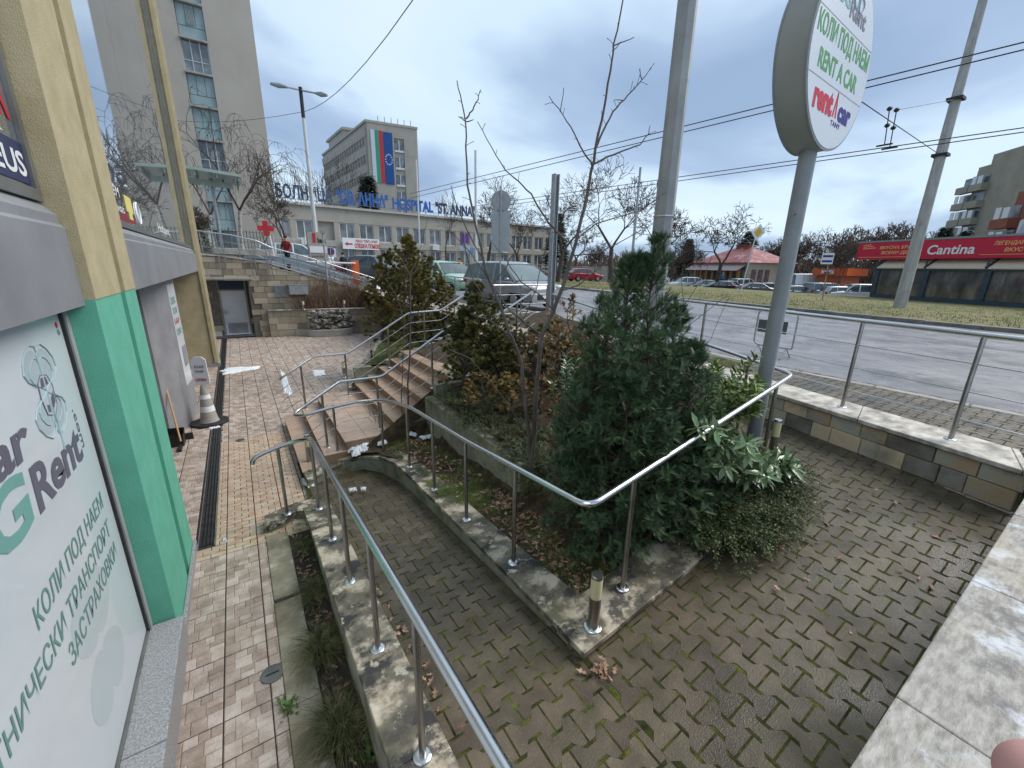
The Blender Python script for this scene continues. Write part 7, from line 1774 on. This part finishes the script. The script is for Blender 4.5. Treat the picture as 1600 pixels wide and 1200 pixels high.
# ------------------------------------------------------------------ saplings traced in their own planes
def sapling(label, base_px, zb, paths, plane_dir, rbase, mt_=None, seed=1, twn=0):
    b = W(*base_px, zb); q = b[:2]+np.array(plane_dir); t = thing('bare_sapling', b, label, 'tree'); pr_ = {}; gg = random.Random(seed)
    for gi, (r0, r1, nm, pts) in enumerate(paths):
        # each stem drifts a little in depth so that it is a real three dimensional tree
        off = gg.uniform(-.06, .06)*gi*.0
        P3 = [PL(px, py, b[:2], q) for px, py in pts]; out = []
        for a, c in zip(P3[:-1], P3[1:]):
            for s in np.linspace(0, 1, 4)[:-1]: out.append(a+(c-a)*s+np.array([gg.gauss(0, .004), gg.gauss(0, .004), 0]))
        out.append(P3[-1]); n = len(out); R0 = [r0+(r1-r0)*i/(n-1) for i in range(n)]
        m = MB().tube(out, R0, 8)
        seg = []
        for i in range(2, n-1):
            if r1 < .006 and gg.random() < .45:
                d = nrm(out[i+1]-out[i-1]); a = nrm(np.cross(d, np.array([gg.gauss(0, 1), gg.gauss(0, 1), .3]))); e_ = out[i]+(d*.5+a*.8)*gg.uniform(.02, .10); m.tube([out[i], (out[i]+e_)/2+[0, 0, .004], e_], [.0028, .0022, .0028], 5)
        m.build(nm, mt_ or twig2, t, smooth=60)
    return t
twig2 = mat('sapling_bark', [(.07, .058, .055), (.15, .13, .12)], scale=14, rough=.7, bump=.3, stretch=(1, 1, .4))
main = [(830, 735), (836, 650), (839, 600), (842, 560), (846, 525), (865, 483), (885, 430), (900, 381), (912, 325), (923.6, 268), (934, 215), (943, 173), (953, 110), (960, 69), (973, 0), (978, -30)]
sapling('tall forked bare sapling rising from the shrub bed in front of the hospital view', (830, 738), .95, [
    (.027, .0045, 'trunk', main),
    (.022, .004, 'trunk', [(829, 730), (824, 655), (817, 602), (815, 570), (808, 545), (796, 521), (788, 495), (777, 470), (766, 440), (757, 415), (748, 372), (738, 325), (731, 290), (729, 242), (729, 200), (722, 160), (714, 126)]),
    (.007, .003, 'branch', [(729, 186), (738, 172), (746, 155), (751, 140)]), (.005, .003, 'branch', [(729, 190), (716, 182)]), (.005, .003, 'branch', [(729, 190), (740, 187)]),
    (.011, .003, 'branch', [(885, 377), (870, 362), (856, 346), (842, 325), (830, 303), (810, 283), (789, 266), (768, 230), (746, 190)]),
    (.009, .003, 'branch', [(927, 260), (912, 238), (896, 207), (880, 180), (858, 150)]), (.004, .003, 'branch', [(876, 175), (881, 137)]),
    (.010, .003, 'branch', [(930, 235), (942, 205), (958, 175), (975, 155), (990, 140), (1005, 122), (1018, 106)]), (.005, .003, 'branch', [(975, 157), (960, 156)]), (.005, .003, 'branch', [(1003, 124), (999, 108)]),
    (.010, .003, 'branch', [(925, 258), (950, 245), (975, 235), (1000, 226), (1012, 210), (1016, 196)]),
    (.006, .003, 'branch', [(958, 72), (975, 65), (991, 58), (1000, 50)][:3]), (.004, .003, 'branch', [(957, 80), (970, 65), (990, 25)][:2]),
    (.009, .003, 'branch', [(846, 530), (830, 512), (805, 490), (780, 468), (755, 455)]), (.010, .003, 'branch', [(848, 525), (820, 505), (790, 478), (760, 430), (735, 395), (705, 360)]),
    (.008, .003, 'branch', [(865, 485), (845, 462), (815, 440), (792, 410), (770, 380)]), (.007, .003, 'branch', [(903, 372), (930, 350), (962, 340), (1000, 330), (1040, 300)]),
    (.007, .003, 'branch', [(892, 400), (935, 395), (975, 375), (1020, 350)]), (.008, .003, 'branch', [(876, 455), (905, 445), (935, 420), (960, 395)]),
    (.007, .003, 'branch', [(812, 548), (790, 520), (765, 500), (735, 490)]), (.007, .003, 'branch', [(778, 472), (760, 470), (740, 440), (730, 400), (722, 360)]),
    (.007, .003, 'branch', [(755, 405), (735, 370), (716, 330), (705, 290)]), (.006, .003, 'branch', [(828, 690), (800, 640), (770, 600), (735, 560), (700, 545)]),
    (.006, .003, 'branch', [(840, 600), (862, 570), (890, 545), (930, 530)]), (.005, .003, 'branch', [(845, 540), (875, 530), (910, 505), (935, 490)]),
    (.006, .003, 'branch', [(800, 528), (822, 490), (838, 450), (850, 400), (862, 350)]), (.006, .003, 'branch', [(768, 445), (790, 420), (812, 380), (828, 340)])],
    (1, -.3), .027, seed=3)
sapling('slim bare sapling in front of the tan stairs', (637, 672), .42, [
    (.016, .009, 'trunk', [(637, 670), (638, 600), (641, 540), (641, 490), (641, 430)]), (.008, .003, 'branch', [(641, 432), (630, 410), (618, 392), (608, 365)]), (.007, .003, 'branch', [(641, 430), (652, 405), (660, 375), (668, 340)]),
    (.008, .003, 'branch', [(641, 432), (655, 418), (675, 408), (700, 398)]), (.006, .003, 'branch', [(641, 480), (625, 470), (605, 440), (590, 425)]), (.006, .003, 'branch', [(641, 500), (660, 480), (678, 450), (690, 420)]),
    (.009, .004, 'trunk', [(629, 664), (627, 620), (630, 560), (632, 500), (622, 470), (630, 440)]), (.005, .003, 'branch', [(638, 580), (615, 560), (600, 540)])], (1, -.2), .016, seed=5)
# bare shoots in front of the yew top right, and by the landing
sapling('thin bare shoots growing through the right side of the tall yew', (1085, 640), 1.2, [
    (.006, .003, 'trunk', [(1085, 640), (1060, 540), (1068, 480), (1100, 430), (1112, 400)]), (.005, .003, 'branch', [(1075, 510), (1100, 490), (1125, 470), (1139, 458)]), (.004, .003, 'branch', [(1068, 470), (1065, 445), (1066, 420)]), (.004, .003, 'branch', [(1080, 560), (1110, 530), (1140, 462)])], (1, -.3), .006, seed=6)
sapling('low leafless twiggy shrub beside the stair landing', (590, 668), .33, [(.006, .003, 'trunk', [(588, 668), (586, 650), (580, 640)]), (.005, .003, 'branch', [(588, 665), (575, 652), (568, 655)]), (.005, .003, 'branch', [(588, 666), (594, 648), (598, 640)]), (.005, .003, 'branch', [(588, 660), (606, 655), (614, 642)]), (.004, .002, 'branch', [(586, 655), (578, 648), (576, 636)])], (1, -.2), .006, seed=8)

# brown brush behind the rock fountain
g = random.Random(9); segs = []
for i in range(560):
    x = g.choice([g.uniform(1.9, 6.0), g.gauss(3.0, .35), g.gauss(4.6, .4), g.gauss(5.4, .3)]); y0_ = g.uniform(20.35, 20.68); h = g.uniform(.25, 1.15)*(1.0+.5*math.sin((x-1.9)/4.1*3.14)); a = g.gauss(0, .32); p = np.array([x, y0_, 1.1]); q = p+np.array([a*h*.6, g.gauss(0, .04), h*.6]); e_ = q+np.array([a*h*.9+g.gauss(0, .08), g.gauss(0, .05)-.02, h*.5]); segs += [(p, q, .008, .006), (q, e_, .006, .003)]
tag(link('dry_brush', frusta(segs, 4), mat('dry_stem', [(.14, .08, .05), (.24, .16, .11)], tint=.4, rough=.9)), 'leafless brown brush growing along the back wall above the rock fountain', 'brush', kind='stuff')

# ------------------------------------------------------------------ grass, leaves, snow
def blades(name, pts, h, mt_, label, wdt=.004, lean=.5, seed=1, kind='stuff', cat='grass', parent=None):
    g_ = np.random.default_rng(seed); pts = np.array(pts); n = len(pts); a = g_.random(n)*6.283; L_ = h*(.5+.8*g_.random(n)); ln = lean*(.3+g_.random(n))
    dx = np.stack([np.cos(a), np.sin(a), np.zeros(n)], 1); sd = np.stack([-np.sin(a), np.cos(a), np.zeros(n)], 1)*wdt/2; z = np.array([[0, 0, 1.]])
    m1 = pts+z*(L_*.5)[:, None]+dx*(L_*ln*.25)[:, None]; m2 = pts+z*(L_*(.85-.25*ln))[:, None]+dx*(L_*ln*.8)[:, None]; m3 = pts+z*(L_*(.85-.45*ln))[:, None]+dx*(L_*ln*1.25)[:, None]
    v = np.stack([pts-sd, pts+sd, m1+sd*.9, m1-sd*.9, m2+sd*.6, m2-sd*.6, m3+sd*.1, m3-sd*.1], 1).reshape(-1, 3); f = np.array([[0, 1, 2, 3], [3, 2, 4, 5], [5, 4, 6, 7]]); F = (f[None]+(np.arange(n)*8)[:, None, None]).reshape(-1, 4)
    o = link(name, raw(v, F, np.repeat(g_.random(n), 8)), mt_, parent)
    if kind: tag(o, label, cat, kind=kind)
    return o
grm = mat('grass_blades', [(.06, .10, .018), (.13, .17, .035), (.24, .20, .09)], scale=3.5, rough=.7, tint=.35, stops=[.35, .52, .66])
dgm = mat('dry_grass_blades', [(.045, .065, .018), (.12, .12, .045), (.28, .23, .13)], scale=14, rough=.8, tint=.35, stops=[.35, .52, .66])
g_ = np.random.default_rng(3); P_ = []
while len(P_) < 24000:
    y = g_.uniform(1.95, 6.4); x = g_.uniform(1.7, 2.44)
    if math.sin(x*9+y*2.3)+math.sin(y*3.1+1)+g_.normal(0, .7) < .1: continue
    P_.append((x, y, z_isl(x, y)-.01))
blades('grass', P_, .05, grm, 'short patchy green grass on the strip between kerb and planter wall', .0035, .9, 1)
P_ = []
while len(P_) < 9000:
    y = g_.uniform(9.3, 17); x = g_.uniform(bed_edge(y)+.2, min(6, bed_edge(y)+2.2)); P_.append((x, y, z_bed2(x, y)-.01))
blades('grass', P_, .10, grm, 'green grass on the left bed beside the stair railing', .008, .8, 2)
P_ = []
while len(P_) < 15000:
    x = 21.5+abs(g_.normal(0, 6)); y = g_.uniform(-8, 45)
    if x > 40: continue
    P_.append((x, y, z_verge(x, y)+.0))
blades('verge_grass_tufts', P_, .10, mat('verge_blades', [(.07, .10, .02), (.14, .17, .045), (.28, .22, .12)], scale=1.2, rough=.8, tint=.4, stops=[.35, .5, .62]), 'rough grass of the verge across the road', .018, 1.0, 4)
# grass tussocks in the narrow planter (each a thing)
for i, (x, y, h, n, lb) in enumerate(((.24, 3.85, .16, 420, 'upper thin grass tussock in the narrow planter'), (.20, 3.15, .20, 600, 'middle dark green grass tussock hanging over the planter slab'), (.20, 2.40, .22, 700, 'lowest large grass tussock in the narrow planter near the round drain cover'), (.27, 4.7, .10, 500, 'small sparse grass clump near the curved planter end'), (.22, 1.70, .22, 600, 'grass tussock at the bottom edge beside the green weed'))):
    gg = np.random.default_rng(i+40); P_ = np.stack([x+gg.normal(0, .035, n), y+gg.normal(0, .08, n), np.full(n, -.04)], 1); o = blades('grass_tussock', P_, h, dgm, None, .004, 1.3, i+50, kind=None); tag(o, lb, 'grass tussock', 'grass tussocks in the narrow planter')
# green weeds
for i, (x, y, lb) in enumerate(((.33, 2.15, 'broad leaved green weed in the planter beside the sloping wall'), (-.08, 2.75, 'small green weed at the edge of the planter slab by the drain cover'))):
    n = 40; gg = np.random.default_rng(i+70); a = gg.random(n)*6.28; P_ = np.stack([x+gg.normal(0, .03, n), y+gg.normal(0, .05, n), np.full(n, .0 if i == 0 else .005)], 1); F_ = np.stack([np.cos(a), np.sin(a), .4+gg.random(n)], 1)
    tag(link('weed', scatter(*leafmesh(), P_, F_, np.tile([0, 0, 1.], (n, 1)), gg.uniform(.03, .075, n)), mat('weed_green', [(.05, .12, .02), (.09, .19, .03)], tint=.3, rough=.5)), lb, 'weed')
# fallen leaves
lv = [(0, 0, 0), (.22, .20, .05), (.38, .07, .01), (.55, .28, .09), (.70, .08, .02), (1, 0, .08), (.70, -.08, .02), (.55, -.28, .09), (.38, -.07, .01), (.22, -.20, .05)]
lf = [(0, 2, 1), (0, 8, 2), (0, 9, 8), (2, 4, 3), (2, 8, 6), (2, 6, 4), (8, 7, 6), (4, 6, 5)]
P_ = []; g_ = np.random.default_rng(8)
def addl(n, fx, fy, fz):
    for _ in range(n):
        x, y = fx(), fy(); P_.append((x, y, fz(x, y)+g_.uniform(.004, .035)))
addl(520, lambda: g_.uniform(1.95, 2.43), lambda: g_.uniform(1.95, 3.9), z_isl); addl(300, lambda: g_.uniform(1.85, 2.43), lambda: g_.uniform(3.9, 6.3), z_isl)
addl(150, lambda: 2.2+g_.normal(0, .12), lambda: 6.1+g_.normal(0, .14), lambda x, y: z_isl(min(x, 2.43), y)); addl(500, lambda: g_.uniform(2.65, 4.6), lambda: g_.uniform(2.6, 6.2), z_isl)
addl(420, lambda: g_.uniform(.15, .32), lambda: g_.uniform(1.0, 5.0), lambda x, y: -.035); addl(16, lambda: 1.65+g_.normal(0, .04), lambda: 1.38+g_.normal(0, .03), z_ramp); addl(20, lambda: g_.uniform(.66, .72), lambda: g_.uniform(1.4, 3.4), z_ramp)
addl(26, lambda: g_.uniform(3, 5), lambda: g_.uniform(.4, 1.4), z_ramp); addl(60, lambda: g_.uniform(3.4, 4.6), lambda: g_.uniform(1.6, 2.0), lambda x, y: 1.02)
P_ = np.array(P_); n = len(P_); a = g_.random(n)*6.28; F_ = np.stack([np.cos(a), np.sin(a), g_.normal(0, .25, n)], 1); U_ = np.tile([0, 0, 1.], (n, 1))+g_.normal(0, .35, (n, 3))
tag(link('fallen_leaves', scatter(lv, lf, P_, F_, U_, g_.uniform(.04, .085, n)), mat('dead_leaf', [(.17, .08, .045), (.31, .18, .12), (.46, .32, .24)], scale=9, rough=.7, tint=.4)), 'brown fallen oak leaves lying on the shrub beds, kerbs and ramp', 'fallen leaves', kind='stuff')
# snow remnants
def snow(pts_px, z, name='snow_patch', label='', h=.02, seed=0):
    gg = random.Random(seed); P3 = [W(px, py, z(0) if callable(z) else z) for px, py in pts_px]; c = np.mean(P3, 0); n = 64; vs = []; k = len(P3); ww_ = [gg.uniform(.62, 1.12) for _ in range(22)]
    ring = []
    for i in range(n):
        t = i/n*k; j = int(t); f = t-j; p = P3[j]*(1-f)+P3[(j+1) % k]*f; p = c+(p-c)*(ww_[int(i/64*22)]*.75+.25*ww_[(int(i/64*22)+1) % 22])*gg.uniform(.88, 1.1); ring.append(p)
    for s, hz_ in ((1, -.01), (.93, h*.5), (.7, h), (.35, h*1.15)):
        for p in ring: q = c+(p-c)*s; vs.append((q[0]+gg.gauss(0, .004), q[1]+gg.gauss(0, .004), c[2]+hz_*(1 if s == 1 else gg.uniform(.6, 1.4))))
    vs.append((c[0], c[1], c[2]+h)); m = MB(); m.add(vs, [(r*n+i, r*n+(i+1) % n, (r+1)*n+(i+1) % n, (r+1)*n+i) for r in range(3) for i in range(n)]+[(3*n+i, 3*n+(i+1) % n, 4*n) for i in range(n)])
    return tag(m.build('snow_patch', snow_m, smooth=60), label, 'snow', 'remnants of melting snow')
snow([(344, 580), (352, 574), (372, 573), (408, 572), (411, 575), (378, 581), (350, 585)], .0, label='long snow strip on the plaza beside the black drain')
snow([(437, 578), (446, 580), (452, 600), (459, 618), (455, 622), (445, 618), (440, 600)], .0, label='narrow snow streak by the lower end of the left stair rail')
snow([(487, 578), (508, 577), (509, 586), (492, 589)], .0, label='thin pale snow patch on the plaza behind the left stair rail', h=.006)
snow([(545, 706), (565, 694), (574, 690), (582, 698), (570, 708), (553, 712)], .30, label='largest white snow lump by the twiggy shrub at the landing', h=.05)
snow([(584, 688), (594, 684), (606, 690), (600, 697), (590, 695)], .34, label='small snow lump right of the twiggy shrub', h=.04)
snow([(640, 674), (652, 678), (650, 682), (640, 680)], .42, label='small snow remnant on the grass near the planter wall end', h=.02)
snow([(656, 683), (672, 679), (682, 679), (672, 684), (662, 686)], .43, label='flat snow remnant on leaves beside the planter wall', h=.02)
snow([(472, 749), (487, 752), (498, 757), (482, 763), (474, 756)], .03, label='snow patch at the foot of the lowest step beside the paved ramp', h=.025)
snow([(544, 764), (556, 761), (558, 766), (547, 768)], .17, label='left one of two little snow bits on the mossy ramp', h=.012)
snow([(563, 762), (572, 760), (571, 766), (565, 766)], .17, label='right one of two little snow bits on the mossy ramp', h=.012)
snow([(502, 717), (512, 714), (514, 718), (506, 720)], .17, label='small snow bit on the curved kerb near the first post', h=.015)
snow([(322, 666), (342, 662), (345, 668), (330, 671)], .0, label='snow trace at the foot of the traffic cone', h=.012)
snow([(575, 588), (590, 580), (600, 584), (585, 592)], .55, label='snow on the grass bed left of the stair railing', h=.03)
snow([(618, 563), (636, 553), (640, 560), (622, 570)], .75, label='snow heap on the side wall at the top of the left bed', h=.04)
snow([(413, 836), (432, 828), (448, 824), (440, 833), (420, 841)], .0, label='faint melting snow on the ochre tiles beside the planter corner', h=.003) if 0 else None
snow([(424, 843), (429, 841), (431, 846), (425, 848)], .0, label='tiny snow lump on the tiles at the end of the black drain', h=.015) if 0 else None
snow([(348, 842), (353, 841), (354, 846), (349, 847)], .0, label='tiny snow lump on the tiles at the end of the black drain', h=.015)
snow([(590, 445), (600, 448), (592, 452), (585, 449)], 2.1, label='snow on the wall end below the orange barrier box', h=.05)
# photographer's fingertip in the corner
fp0 = ray(1644, 1236); fp0 = fp0/np.linalg.norm(fp0)
c0 = np.array([0, 0, HC])+fp0*.11
dirv = nrm(RM@np.array([.75, .55, .25])); tipp = c0-dirv*.002
fin = MB().tube([tipp-dirv*.0042, tipp-dirv*.0022, tipp+dirv*.006, tipp+dirv*.02, tipp+dirv*.045, tipp+dirv*.07], [.0012, .0045, .0068, .0082, .0085, .009], 40)
P_ = thing('person', (c0[0]+.1, c0[1]-.1, 1.55), 'blurred pink fingertip of the photographer in the bottom right corner', 'person')
fin.build('finger', mat('finger_skin', [(.58, .30, .27), (.64, .36, .32)], scale=60, rough=.5), P_, smooth=70)
